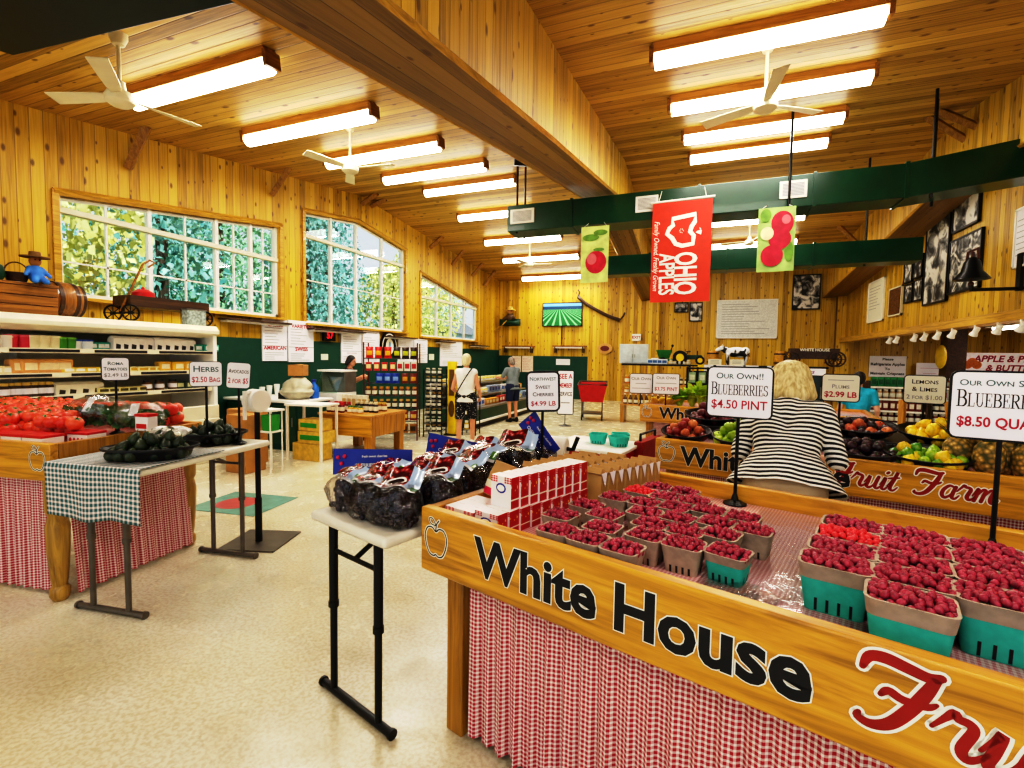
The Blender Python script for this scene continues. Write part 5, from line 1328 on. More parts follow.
def greens_bag(label, up, vp, z, s, seed):
    p = T4(T4u(up, .55), .55, z); e = thing('greens_bag', label, 'bag of greens', (p.x, p.y, z), .3*seed)
    rnd = random.Random(seed); b = MB()
    for i in range(260):
        c = Vector((rnd.uniform(-.16, .16), rnd.uniform(-.1, .1), rnd.uniform(.02, .12)))*s; m = Euler((rnd.uniform(0, 6), rnd.uniform(0, 6), 0)).to_matrix()
        b.add([c+m @ Vector(q)*.02 for q in ((-1, -1, 0), (1, -1, .3), (1, 1, 0), (-1, 1, .4))], [(0, 1, 2, 3)])
    b.build('leaves', M['kale'], e, smooth=0)
    f = MB(); f.ball((0, 0, .09*s), (.2*s, .14*s, .11*s), 24, 14, 0, None, lambda q: q+q.normalized()*mnoise.noise(q*14+Vector((seed, 0, 0)))*.035)
    for v in range(len(f.v)):
        x, y, zz = f.v[v]
        if zz < .002: f.v[v] = (x, y, .002)
    f.build('bag_film', film('greens_film', 'f2f4ee', .12, .16, 1., 24., .5), e, smooth=28)
    l = MB(); l.sheet(lambda a, q: (-.02+a*.05, -.05-.06*q*s+.0, .19*s-.1*q*s*.9+.002), 3, 3); l.build('paper_label', M['paper'], e, smooth=0)
greens_bag('clear bag of dark leafy greens in the middle of the tomato stand', 100, 440, .985, 1., 1)
greens_bag('second clear bag of leafy greens, right of the first', 140, 436, .985, .85, 2)
def clam(label, u, n, w, d, h, z=.912):
    e = thing('berry_carton', label, 'carton', T4(u, n, z), A4)
    b = MB(); b.box((0, 0, h*.4), (w, d, h*.8)); b.build('carton_box', M['cartonwhite'], e, bevel=.004)
    b = MB(); b.box((0, 0, h*.87), (w+.006, d+.006, h*.2)); b.build('red_lid', M['red'], e, bevel=.004)
    b = MB()
    for k in range(4): b.ball((-w*.32+k*w*.2, -d/2-.001, h*.38), (w*.07, .001, h*.18), 8, 5)
    b.build('printed_fruit', M['red'], e)
for i, (u, n) in enumerate([(1.66, .1), (1.83, .1), (2.0, .1), (2.1, .27)]): clam('flat white and red carton, %s along the front of the tomato stand' % ORD[i], u, n, .155, .12, .085)
q = T4(T4u(147, .42), .42, 0)
e = thing('berry_carton', 'upright white carton with red band beside the leafy greens', 'carton', (q.x, q.y, .99), A4)
b = MB(); b.box((0, 0, .05), (.1, .07, .1)); b.build('carton_box', M['cartonwhite'], e, bevel=.004); b = MB(); b.box((0, 0, .1), (.104, .074, .018)); b.box((0, -.0355, .03), (.08, .002, .03)); b.build('red_band', M['red'], e)
for i in range(12):
    p = T4(1.62+.09*(i % 6), .62+.085*(i//6)+.2, .985)
    fruit('tomato', p, 'red tomato behind the bagged greens at the back of the tomato stand', 'tomatoes behind the bagged greens')
# ------------------------------------------------------------------ avocado trays on the small folding table
def ltray(label, up, vp, w, d, where, n, rz):
    p = atz(up, vp, .877); e = tray(label, (p.x, p.y, .877), w, d, .07, AL+rz); fill(e, 'avocado', w*.95, d*.95, .07, where, n, 1.)
ltray('oval black tray of avocados at the near end of the avocado table', 152, 458, .46, .3, 'near black tray of the avocado table', 34, R(-60))
ltray('black tray of avocados at the far end of the avocado table', 214, 442, .4, .3, 'far black tray of the avocado table', 34, R(-60))
p = atz(162, 440, .97)
e = thing('net_bag', 'pale plastic net bag lying over the near avocado tray', 'net bag', (p.x-.02, p.y+.05, .985), AL)
b = MB(); b.ball((0, 0, .02), (.13, .09, .035), 26, 14, 0, None, lambda q: q+q.normalized()*mnoise.noise(q*22)*.03); b.build('netting', film('netting_film', 'f0f0e4', .3, .3, 1., 40.), e, smooth=25)
b = MB(); b.sheet(lambda a, q: (-.06+a*.12, -.03+q*.06, .056+.01*sin(a*6)), 6, 4); b.build('paper_label', M['paper'], e)
# ------------------------------------------------------------------ price signs: black framed cards on thin posts
SERIF = { # strokes in a unit em: (x0,y0,x1,y1,w) bars plus arcs (cx,cy,rx,ry,a0,a1,wthin,wthick)
 'B': ([(.16, 0, .16, 1, .13), (.0, .0, .4, 0, .05), (.0, 1, .4, 1, .05), (.16, .53, .4, .53, .05)], [(.38, .765, .24, .235, -90, 90, .05, .14), (.4, .265, .28, .265, -90, 90, .05, .15)], .78),
 'L': ([(.16, 0, .16, 1, .13), (.0, 0, .58, 0, .05), (.0, 1, .32, 1, .05), (.58, 0, .6, .28, .05)], [], .68),
 'U': ([(.16, .3, .16, 1, .13), (.62, .3, .62, 1, .05), (.0, 1, .32, 1, .05), (.5, 1, .74, 1, .05)], [(.39, .32, .23, .32, 180, 360, .06, .1)], .82),
 'E': ([(.16, 0, .16, 1, .13), (0, 0, .58, 0, .05), (0, 1, .56, 1, .05), (.16, .52, .42, .52, .05), (.42, .4, .42, .64, .05), (.58, 0, .61, .26, .05), (.56, 1, .57, .76, .05)], [], .7),
 'R': ([(.16, 0, .16, 1, .13), (.0, .0, .32, 0, .05), (.0, 1, .4, 1, .05), (.16, .5, .4, .5, .05), (.36, .5, .66, .02, .13), (.6, 0, .78, 0, .05)], [(.38, .75, .24, .25, -90, 90, .05, .14)], .82),
 'I': ([(.16, 0, .16, 1, .13), (0, 0, .32, 0, .05), (0, 1, .32, 1, .05)], [], .42),
 'S': ([(.04, .02, .06, .28, .05), (.52, .74, .54, .98, .05)], [(.3, .76, .21, .24, 40, 270, .05, .12), (.3, .26, .24, .26, -150, 90, .05, .13)], .66)}
def serif_word(b, word, T, s, mi, big=1.25):
    W = 0
    for i, ch in enumerate(word): W += SERIF[ch][2]*(big if i == 0 else 1)
    x = -W/2
    for i, ch in enumerate(word):
        k = big if i == 0 else 1.; bars, arcs, adv = SERIF[ch]
        A = T @ Matrix.Translation((x*s, -.5*s, 0)) @ Matrix.Scale(s*k, 4)
        for x0, y0, x1, y1, w in bars:
            d = Vector((x1-x0, y1-y0, 0)).normalized(); n = Vector((-d.y, d.x, 0))*w/2; p, q = Vector((x0, y0, 0))-d*.02, Vector((x1, y1, 0))+d*.02
            b.add([p-n, q-n, q+n, p+n], [(0, 1, 2, 3)], mi, T=A)
        for cx, cy, rx, ry, a0, a1, w0, w1 in arcs:
            pts = []; ws = []
            for j in range(9):
                a = R(a0+(a1-a0)*j/8); pts.append((cx+rx*cos(a)-.0, cy+ry*sin(a))); ws.append(w0+(w1-w0)*abs(cos(a)))
            b.ribbon(pts, ws, mi, A, k=2)
        x += adv*k
SGM = [M['ink'], M['inkteal'], M['inkred'], M['inkgrey']]
def sign(label, base, rz, cz, w, h, lines, post=True, baser=.045, tint='paper', tilt=0, roll=0, yclip=None, group=None, fr=.007):
    """base = point the post stands on; cz = height of the card centre; lines = (text, y fraction, size fraction, ink, style)"""
    e = thing('price_sign', label, 'sign', base, rz, group); zc = cz-base[2]
    if post:
        b = MB(); b.cyl((0, .012, .008), (0, .012, zc), .0075, n=8); b.build('post', M['black'], e)
        b = MB(); b.lathe([(baser, 0), (baser, .006), (baser*.35, .02), (.008, .05), (0, .05)], (0, .012, 0), 16); b.build('post_base', M['black'], e)
    P = frame((0, 0, zc), 0, tilt, roll)
    def rrect(w, h, r, z):
        out = []
        for sx, sy, a0 in ((1, 1, 0), (-1, 1, 90), (-1, -1, 180), (1, -1, 270)):
            for k in range(4): a = R(a0+30*k); out.append((sx*(w/2-r)+r*cos(a), sy*(h/2-r)+r*sin(a)))
        return out
    U = P @ rotm(0, R(90))
    b = MB(); b.prism(rrect(w+2*fr, h+2*fr, .02+fr, 0), -.012, -.001, 0, U); b.build('sign_frame', M['black'], e)
    b = MB(); b.prism(rrect(w, h, .018, 0), -.002, .0006, 0, U); b.build('card', M[tint], e, smooth=0)
    l = MB()
    for i, (tx, yf, sf, ink, st) in enumerate(lines):
        T = U @ Matrix.Translation((0, (.5-yf)*h, .0012+.0003*i))
        if st == 'serif':
            W = sum(SERIF[ch][2]*(1.25 if i_ == 0 else 1) for i_, ch in enumerate(tx))*sf*h
            serif_word(l, tx, T @ Matrix.Diagonal((min(1., w*.9/W), 1, 1, 1)), sf*h, ink)
        elif st == 'line':
            l.add([(-w*sf/2, -.012*h, 0), (w*sf/2, -.012*h, 0), (w*sf/2, .012*h, 0), (-w*sf/2, .012*h, 0)], [(0, 1, 2, 3)], ink, T=T)
        else:
            kw = dict(bold=.022 if st == 'bold' else .01, caps=1 if st in ('caps', 'bold') else 0)
            vs, _ = text2d(tx, sf*h, **kw); W = max(v[0] for v in vs)-min(v[0] for v in vs)
            l.text(tx, T @ Matrix.Diagonal((min(1.05, w*.88/W), 1, 1, 1)), sf*h, ink, **kw)
    l.build('lettering', SGM, e, smooth=0)
    return e
M['papercream'] = mat('paper_cream', 'e6e4d2', .6, var=.02)
def face(p): return -math.atan2(p[0], p[1])
def sign_px(label, rect, depthY=None, baseZ=None, base=None, lines=(), **kw):
    """card rectangle read off the photo, placed at a stand position"""
    u0, v0, u1, v1 = rect; uc = (u0+u1)/2
    r = ray(uc, (v0+v1)/2); k = math.hypot(base[0], base[1])/math.hypot(r.x, r.y)
    c = O3+r*k
    wz = (O3+ray(uc, v0)*k).z-(O3+ray(uc, v1)*k).z
    p0, p1 = O3+ray(u0, (v0+v1)/2)*k, O3+ray(u1, (v0+v1)/2)*k
    d = r.normalized(); ww = k*math.hypot(r.x, r.y)*abs(math.atan2(ray(u1, v0).x, ray(u1, v0).y)-math.atan2(ray(u0, v0).x, ray(u0, v0).y))
    bx = (c.x, c.y, base[2])
    return sign(label, bx, kw.pop('rz', face(c)), c.z, ww, wz, lines, **kw)
b1 = T1(1.73, 1.1, BZ)
def near(u, v, Z): return atz(u, v, Z)
def T1u(upx, n):
    r = ray(upx, 440); e = Vector((cos(A1), sin(A1))); f = Vector((-sin(A1), cos(A1)))*n+Vector((S1.x, S1.y))
    return -(f.x*r.y-f.y*r.x)/(e.x*r.y-e.y*r.x)
p = T1(T1u(992, 1.1), 1.1, BZ)
sg = sign_px('large price sign for the eight dollar fifty quarts, cut by the right photo edge', (948, 373, 1058, 440), base=(p.x, p.y, BZ), rz=R(-14), lines=[('Our Own Sweet', .16, .13, 1, 'caps'), ('BLUEBERRIES', .42, .2, 0, 'serif'), ('$8.50 QUART', .76, .21, 2, 'bold')], baser=.05)
p = T1(T1u(737, 1.1), 1.1, BZ)
sign_px('blueberry price sign for four dollar fifty pints beside the striped-shirt shopper', (707, 368, 771, 417), base=(p.x, p.y, BZ), rz=R(-10), lines=[('Our Own!!', .17, .17, 1, 'caps'), ('BLUEBERRIES', .45, .2, 0, 'serif'), ('$4.50 PINT', .76, .25, 2, 'caps')], baser=.05)
q = T2(T2u(841, .5), .5, .88)
sign_px('small white sign for plums at two ninety-nine a pound, right of the striped-shirt shopper', (822, 375, 859, 401), base=(q.x, q.y, .98), lines=[('', .2, .7, 3, 'line'), ('Plums', .45, .22, 3, 'caps'), ('$2.99 LB', .76, .3, 2, 'bold')], baser=.03, tint='papercream')
q = T2(T2u(924, .9), .9, .88)
sign_px('small cream sign for lemons and limes above the lemon tray', (904, 376, 945, 403), base=(q.x, q.y, .98), lines=[('Lemons', .22, .23, 0, 'caps'), ('& Limes', .5, .23, 0, 'caps'), ('2 for $1.00', .8, .22, 3, 'caps')], baser=.03, tint='papercream')
q = T3(.06, .12, .915)
sign_px('left of two small price signs above the third stand', (630, 374, 652, 393), base=(q.x, q.y, .915), lines=[('Our Own', .25, .22, 3, 'caps'), ('', .5, .5, 3, 'line'), ('', .75, .8, 3, 'line')], baser=.03)
q = T3(.45, .12, .915)
sign_px('right of two small price signs above the third stand, ending in pint', (653, 374, 679, 394), base=(q.x, q.y, .915), lines=[('Our Own', .2, .2, 3, 'caps'), ('', .47, .8, 3, 'line'), ('$3.75 PINT', .76, .25, 2, 'caps')], baser=.03)
q = TW(.52, 1.17)
q = (q.x, q.y, .817)
sign_px('black framed cherry price sign at the far end of the grape table', (528, 373, 558, 410), base=q, lines=[('Northwest', .16, .15, 1, 'caps'), ('Sweet', .38, .15, 0, 'caps'), ('Cherries', .58, .15, 0, 'caps'), ('$4.99 LB', .83, .18, 2, 'caps')], fr=.012, roll=R(-2))
p = T4(1.85, .55, .912)
sign_px('small price sign for tomatoes above the tomato stand', (102, 358, 129, 380), base=(p.x, p.y, .912), lines=[('Roma', .25, .22, 1, 'caps'), ('Tomatoes', .5, .22, 1, 'caps'), ('$2.49 LB', .78, .22, 3, 'caps')])
p = atz(207, 447, .877)
sign_px('white sign reading herbs, standing at the avocado table', (190, 362, 222, 386), base=(p.x, p.y+.1, .877), lines=[('Herbs', .3, .36, 1, 'caps'), ('$2.50 Bag', .74, .32, 2, 'caps')], fr=.004)
p = atz(244, 444, .877)
sign_px('white sign reading avocados two for five, beside the herbs sign', (227, 363, 250, 388), base=(p.x-.03, p.y+.02, .877), lines=[('Avocados', .34, .23, 0, 'caps'), ('2 for $5', .72, .3, 2, 'caps')], fr=.004, roll=R(4))
for lb, u, v, Y in (('yellow clip tag on top of the tomato sign', 105, 354, None), ('yellow clip tag on top of the herbs sign', 195, 360, None)): pass
# ------------------------------------------------------------------ notices and fittings on the left wall
def wallpanel(name, label, cat, plane, k, rect, lines, frame_m=None, card='paper', th=.02, seed=0, group=None):
    """flat board on a wall: plane 'x' (left or right wall) or 'y' (far wall), rect in photo pixels"""
    u0, v0, u1, v1 = rect
    f = (lambda u, v: atx(u, v, k)) if plane == 'x' else (lambda u, v: aty(u, v, k))
    a, b_ = f(u0, (v0+v1)/2), f(u1, (v0+v1)/2); um = (u0+u1)/2; t, bo = f(um, v0), f(um, v1)
    c = (a+b_)/2; zc = (t.z+bo.z)/2; h = t.z-bo.z; w = (b_-a).length
    rz = 0 if plane == 'y' else (R(90) if k < 0 else R(-90))
    e = thing(name, label, cat, (c.x, c.y, zc), rz, group); b = MB(); b.box((0, 0, 0), (w, th, h)); b.build('board', M[card] if isinstance(card, str) else card, e, bevel=.003)
    if frame_m:
        b = MB(); q = .03
        for s in (-1, 1): b.box((s*(w/2), -.006, 0), (q, th+.014, h+q)); b.box((0, -.006, s*h/2), (w+q, th+.014, q))
        b.build('frame', frame_m, e)
    if lines:
        l = MB(); U = frame((0, -th/2-.0015, 0), 0, R(90))
        for i, (tx, yf, sf, ink, st) in enumerate(lines):
            T = U @ Matrix.Translation((0, (.5-yf)*h, .0004*i))
            if st == 'rule': l.add([(-w*sf/2, -.006*h, 0), (w*sf/2, -.006*h, 0), (w*sf/2, .006*h, 0), (-w*sf/2, .006*h, 0)], [(0, 1, 2, 3)], ink, T=T)
            elif st == 'rows':
                r_ = random.Random(seed+i)
                for q in range(tx):
                    y = -(q+.5)*sf*h/tx; x0 = -w*.42; x1 = x0+w*r_.uniform(.35, .8)
                    l.add([(x0, y-.004*h, 0), (x1, y-.004*h, 0), (x1, y+.007*h, 0), (x0, y+.007*h, 0)], [(0, 1, 2, 3)], ink, T=T)
            else:
                s_ = sf*h; vs, _ = text2d(tx, s_, bold=.03); ww = max(1e-6, max(v[0] for v in vs)-min(v[0] for v in vs))
                l.text(tx, T @ Matrix.Diagonal((min(1.15, w*.92/ww), 1, 1, 1)), s_, ink, bold=.03)
        l.build('lettering', SGM, e, smooth=0)
    return e, w, h
XW = XL+.035
MN = [((262, 319, 286.5, 361), 'CHEESE', 'AMERICAN', 'menu board headed cheese and american on the left wall'), ((288, 321, 313, 362), 'VARIETIES', 'SWISS', 'menu board headed varieties and swiss on the left wall'),
      ((341, 330, 361, 363), 'MEATS', 'HAM', 'white menu board right of the red number display'), ((362.5, 331, 379, 364), 'TURKEY', 'BEEF', 'white menu board left of the arched sign'),
      ((398, 337, 413, 362), 'SALADS', 'SLAW', 'white menu board right of the arched sign'), ((414, 339, 427, 363), 'SOUPS', 'BREAD', 'narrow white menu board beside the last of the row'), ((440, 341, 462, 366), '', '', 'white notice board behind the shopper in the white top')]
for i, (rc, a, c_, lb) in enumerate(MN):
    ln = [(6, .18, .42, 3, 'rows'), ('', .64, .98, 3, 'rule'), (4, .78, .2, 3, 'rows')]
    if i < 2: ln += [(a, .14, .12, 2, ''), (c_, .69, .13, 2, '')]
    elif a: ln += [('', .06, .7, 3, 'rule'), ('', .7, .5, 2, 'rule')]
    wallpanel('menu_board', lb, 'menu board', 'x', XW, rc, ln, None, 'paper', .03, i*7, 'menu boards on the left wall')
e, w, h = wallpanel('number_display', 'black box display with a red lit number fifty-seven', 'display', 'x', XW+.03, (323, 330, 334.5, 341), [], None, 'black', .06)
b = MB(); b.text('57', frame((0, -.033, 0), 0, R(90)), h*.85, 0, bold=.02); b.build('digits', mat('led_red', 'ff1830', .4, emit=2.), e, smooth=0)
e, w, h = wallpanel('arched_sign', 'black bordered arched sign with a white oval between the menu boards', 'sign', 'x', XW+.03, (380.5, 345, 397, 354), [], None, 'black', .04)
b = MB(); U = frame((0, -.02, h*.3), 0, R(90)); n = 20
b.prism([(w*.5*cos(pi*k/n), w*.55*sin(pi*k/n)) for k in range(n+1)], 0, .04, 0, U @ Matrix.Translation((0, 0, -.04))); b.build('arch', M['black'], e)
b = MB()
b.ribbon([(w*.42*cos(pi*k/8), w*.46*sin(pi*k/8)) for k in range(9)], .03, 0, U @ Matrix.Translation((0, 0, .002))); b.ball((0, -.024, h*.32), (w*.24, .003, w*.3), 20, 8, 0); b.ball((0, -.027, h*.3), (w*.08, .003, w*.2), 14, 8, 1); b.build('emblem', [M['letter_white'], mat('emblem_blue', '7aa0c8', .5)], e)
for i, rc in enumerate([(321, 354, 328, 360), (429, 354, 434, 360)]): wallpanel('paper_note', ['small pale note on the green wall below the red number display', 'small pale note on the green wall below the soup menu'][i], 'note', 'x', XW, rc, [(3, .1, .7, 3, 'rows')], None, 'papercream', .01)
for i, (u0, u1) in enumerate([(226, 291), (313, 365), (388, 417), (440, 455), (474, 489)]):
    p = atx((u0+u1)/2, 323+i*5, XL+.2); a, b_ = atx(u0, 330, XL+.2).y, atx(u1, 330, XL+.2).y; zz = [2.03, 1.98, 1.94, 1.9, 1.86][i]
    e = thing('wall_shelf', 'slim dark shelf with white underside on the left wall, %s from the camera' % ORD[i], 'shelf', (XL+.13, (a+b_)/2, zz), 0, 'slim shelves on the left wall')
    b = MB(); b.box((0, 0, .02), (.22, b_-a, .03)); b.build('shelf_board', M['darkwood'], e, bevel=.004)
    b = MB(); b.box((-.01, 0, -.012), (.16, b_-a-.06, .03)); b.build('under_light', M['white'], e)
# ------------------------------------------------------------------ deli counter and what stands on it
e = thing('deli_counter', 'green based counter with pale worktop against the left wall', 'counter', (-6.45, 5.95, 0))
b = MB(); b.box((0, 0, .37), (1.5, .7, .74)); b.build('cabinet', M['greenpanel'], e, bevel=.005)
b = MB(); b.box((0, -.01, .76), (1.56, .78, .04)); b.build('worktop', M['white'], e, bevel=.008)
for x in (-.5, 0, .5):
    b = MB(); b.box((x, -.356, .4), (.46, .02, .6)); dr = b.build('door', M['darkgreen'], e, bevel=.004); b = MB(); b.box((x+.17, -.375, .45), (.02, .02, .14)); b.build('handle', M['steel'], dr)
def atxy(u, v, Y): return aty(u, v, Y)
p = aty(295, 392, 5.85)
e = thing('covered_slicer', 'deli machine under a beige plastic cover on the counter', 'machine', (p.x, 5.9, .78))
b = MB(); b.ball((0, 0, .16), (.24, .2, .2), 24, 16, 0, None, lambda q: Vector((q.x*(1+.25*(q.z < 0)), q.y*(1+.2*(q.z < 0)), max(-.158, q.z)))+q.normalized()*mnoise.noise(q*9)*.03); b.build('plastic_cover', mat('beige_cover', 'b9b39a', .4, var=.2), e, smooth=50)
b = MB(); b.box((-.18, -.1, .05), (.12, .12, .1)); b.build('machine_base', M['black'], e)
e = thing('cardboard_box', 'small kraft box sitting on top of the covered machine', 'box', (p.x+.02, 5.9, 1.145), R(20))
b = MB(); b.box((0, 0, .09), (.24, .2, .17)); b.build('box_body', M['card'], e, bevel=.004)
for s in (-1, 1):
    b = MB(); b.box((s*.06, 0, .182), (.118, .2, .006), ry=R(s*6)); b.build('flap', M['card'], e)
p = aty(321, 380, 6.1)
e = thing('water_jug', 'blue capped plastic jug on the counter end', 'jug', (-5.85, 6.1, .78))
b = MB(); b.lathe([(0, 0), (.07, 0), (.075, .02), (.075, .18), (.03, .24), (.03, .27), (0, .27)], n=18); b.build('jug_body', mat('jug_blue', '2a6ec8', .25), e); b = MB(); b.lathe([(0, .27), (.035, .27), (.035, .31), (0, .31)], n=14); b.build('cap', M['blue'], e)
for i in range(5):
    e = thing('paper_cup_stack', 'stack of white cups, %s along the back of the deli counter' % ORD[i], 'cups', (-7.05+i*.17, 6.15, .78), 0, 'cup stacks on the deli counter')
    b = MB(); b.lathe([(0, 0), (.03, 0), (.045, .13+.03*(i % 3)), (.04, .13+.03*(i % 3)), (.0, .1)], n=14); b.build('cup', M['white'], e); b = MB(); b.lathe([(.044, .13+.03*(i % 3)), (.049, .135+.03*(i % 3)), (.044, .14+.03*(i % 3))], n=14); b.build('rim', M['white'], e)
# black post with a white roll of produce bags, square steel base
bp = Vector((-3.22, 2.76, 0))
e = thing('bag_roll_stand', 'black post on a square floor plate holding a white roll of produce bags', 'stand', bp)
b = MB(); b.box((0, .02, .006), (.44, .42, .012), rz=R(18)); b.build('base_plate', M['greysteel'], e)
b = MB(); b.cyl((0, 0, .012), (0, 0, .36), .026, n=12); b.cyl((0, 0, .3), (0, 0, 1.12), .02, n=12); b.build('post', M['black'], e)
b = MB(); b.tube([(-.06, .0, 1.13), (.06, -.01, 1.13)], .09, 20); b.build('bag_roll', M['white'], e, bevel=.01)
b = MB(); b.box((0, -.11, 1.09), (.02, .02, .2)); b.box((0, -.05, 1.2), (.02, .14, .02)); b.build('holder', M['white'], e)
# painted square on the floor
e = thing('floor_decal', 'teal square floor decal with a red round fruit print', 'floor mat', (-4.2, 3.43, .001), R(8))
b = MB(); b.box((0, 0, .002), (.78, .62, .003)); b.build('square', mat('decal_teal', '6d9a90', .25), e)
b = MB(); b.lathe([(0, .0038), (.19, .0038), (.19, .0045), (0, .0045)], (-.06, -.02, 0), 24); b.build('print', mat('decal_red', 'b4585a', .3), e)
# white legged side table and boxes
e = thing('side_table', 'narrow white legged table in front of the deli counter', 'table', (-5.14, 5.32, 0), R(5))
b = MB(); b.box((0, 0, .785), (.62, .4, .03)); b.build('table_top', M['white'], e, bevel=.004)
for x in (-.28, .28):
    for y in (-.17, .17): b = MB(); b.box((x, y, .385), (.03, .03, .77)); b.build('leg', M['white'], e)
def carton_box(label, c, d, m, rz=0, band=None, group='produce boxes by the deli counter'):
    e = thing('cardboard_box', label, 'box', c, rz, group)
    b = MB(); b.box((0, 0, d[2]/2), d); b.build('box_body', m, e, bevel=.004)
    b = MB(); b.box((0, 0, d[2]+.002), (d[0]*.98, .05, .002)); b.build('tape', M['kraft'], e)
    if band: b = MB(); b.box((0, -d[1]/2-.001, d[2]*.5), (d[0]*.8, .002, d[2]*.4)); b.build('printed_band', band, e)
M['boxyel'] = mat('box_yellow', 'd8b850', .6, var=.2, vs=14); M['boxgreen'] = mat('box_green', '2a9a3a', .5)
carton_box('yellow printed produce box on the floor under the white side table', (-5.14, 5.32, 0), (.46, .28, .24), M['boxyel'])
carton_box('yellow produce box with a green band stacked on the lower one', (-5.06, 5.32, .245), (.42, .28, .17), M['boxyel'], .05, M['boxgreen'])
carton_box('top produce box with a green band under the white side table', (-5.08, 5.32, .42), (.38, .26, .16), M['boxyel'], -.04, M['boxgreen'])
carton_box('tall brown cardboard box behind the bag roll stand', (-5.36, 4.42, 0), (.34, .3, .42), M['card'])
carton_box('brown cardboard box stacked on the tall one', (-5.36, 4.42, .425), (.32, .28, .3), M['card'], .06)
carton_box('brown cardboard box at the right end of the refrigerated case', (-5.72, 4.75, 0), (.36, .34, .75), M['card'])
e = thing('green_bin', 'small bright green bin on a white stand beside the brown boxes', 'bin', (-5.02, 4.5, 0))
b = MB(); b.box((0, 0, .52), (.2, .2, .02)); b.build('tray', M['white'], e)
for x in (-.09, .09):
    for y in (-.09, .09): b = MB(); b.cyl((x, y, 0), (x, y, .78), .009, n=6); b.build('leg', M['white'], e)
b = MB(); b.box((0, 0, .63), (.16, .16, .2), taper=.85); b.build('bin', M['boxgreen'], e, bevel=.005); b = MB(); b.box((0, 0, .79), (.24, .22, .025)); b.build('shelf', M['white'], e)
# ------------------------------------------------------------------ low pine table with jars
e = thing('pine_table', 'low heavy pine table with jars in front of the display racks', 'table', (-4.85, 6.08, 0))
tz = .63
b = MB(); b.box((0, 0, tz-.02), (.98, .9, .04)); b.build('table_top', M['pinetop'], e, bevel=.005)
for s in (-1, 1):
    b = MB(); b.box((0, s*.42, tz-.18), (.94, .04, .28)); b.build('apron', M['oak'], e, bevel=.004); b = MB(); b.box((s*.46, 0, tz-.18), (.04, .8, .28)); b.build('apron', M['oak_leg'], e, bevel=.004)
    for q in (-1, 1): b = MB(); b.box((s*.4, q*.36, (tz-.32)/2), (.11, .11, tz-.325)); b.build('leg', M['oak_leg'], e)
def jar(name, glass, lid, r, h, label_m=None):
    e = thing(name, 'x', 'jar')
    b = MB(); b.lathe([(0, 0), (r*.9, 0), (r, h*.06), (r, h*.68), (r*.7, h*.8), (0, h*.8)], n=14); b.build('jar_body', glass, e)
    b = MB(); b.lathe([(0, h*.79), (r*.78, h*.79), (r*.78, h), (0, h)], n=14); b.build('lid', lid, e)
    b = MB(); b.lathe([(r*1.012, h*.18), (r*1.012, h*.58)], n=14); b.build('printed_label', label_m or M['papercream'], e)
    return e
def bottle(name, glass, lid, r, h):
    e = thing(name, 'x', 'bottle')
    b = MB(); b.lathe([(0, 0), (r*.92, 0), (r, h*.04), (r, h*.5), (r*.55, h*.7), (r*.36, h*.76), (r*.36, h*.92), (0, h*.92)], n=14); b.build('bottle_body', glass, e)
    b = MB(); b.lathe([(0, h*.9), (r*.42, h*.9), (r*.42, h), (0, h)], n=12); b.build('cap', lid, e)
    b = MB(); b.lathe([(r*1.012, h*.12), (r*1.012, h*.42)], n=14); b.build('printed_label', M['papercream'], e)
    return e
def pouch(name, m1, m2, w, h):
    e = thing(name, 'x', 'snack bag')
    b = MB(); b.sheet(lambda a, q: ((a-.5)*w*(1-.12*sin(q*pi)), -.03*sin(q*pi)*sin(a*pi), q*h), 8, 8); b.sheet(lambda a, q: ((.5-a)*w*(1-.12*sin(q*pi)), .03*sin(q*pi)*sin(a*pi), q*h), 8, 8); b.build('bag_body', m1, e, smooth=60)
    b = MB(); b.sheet(lambda a, q: ((a-.5)*w*.7, -.031*sin((.25+q*.4)*pi)*sin((.15+a*.7)*pi)-.001, (.25+q*.4)*h), 6, 5); b.build('printed_panel', m2, e, smooth=60)
    return e
def gbox(name, m1, m2, w, d, h):
    e = thing(name, 'x', 'box'); b = MB(); b.box((0, 0, h/2), (w, d, h)); b.build('box_body', m1, e, bevel=.003)
    b = MB(); b.box((0, -d/2-.001, h*.5), (w*.75, .002, h*.5)); b.build('printed_panel', m2, e); return e
def C(h, r=.4): 
    k = 'c_'+h
    if k not in M: M[k] = mat('goods_'+h, h, r, var=.15, vs=30)
    return M[k]
GP = {}
def goods(kind, c1, c2, w, h):
    key = (kind, c1, c2, w, h)
    if key in GP: return dup(GP[key])
    o = jar('jam_jar', C(c1, .2), C(c2), w/2, h) if kind == 'jar' else bottle('drink_bottle', C(c1, .2), C(c2), w/2, h) if kind == 'bottle' else pouch('snack_bag', C(c1, .3), C(c2), w, h) if kind == 'pouch' else gbox('goods_box', C(c1), C(c2), w, w*.6, h)
    GP[key] = o; return o
CATN = {'jar': 'jar', 'bottle': 'bottle', 'pouch': 'snack bag', 'box': 'box'}
def row(p0, p1, n, kind, c1, c2, w, h, what, where, rz=0, group=None):
    p0, p1 = Vector(p0), Vector(p1)
    for i in range(n):
        o = goods(kind, c1, c2, w, h); o.location = p0.lerp(p1, (i+.5)/n)+Vector((random.uniform(-.005, .005), random.uniform(-.005, .005), 0)); o.rotation_euler = (0, 0, rz+random.uniform(-.1, .1))
        tag(o, '%s, %s from left %s' % (what, ORD[i], where), CATN[kind], group or (what+' '+where)[:60])
row((-5.26, 5.75, tz), (-4.94, 5.75, tz), 4, 'jar', '6a1018', 'c02028', .075, .15, 'dark red jam jar', 'in the front row on the pine table')
row((-5.26, 5.9, tz), (-4.94, 5.9, tz), 4, 'jar', '7a1a1c', 'b01820', .075, .15, 'dark red jam jar', 'in the second row on the pine table')
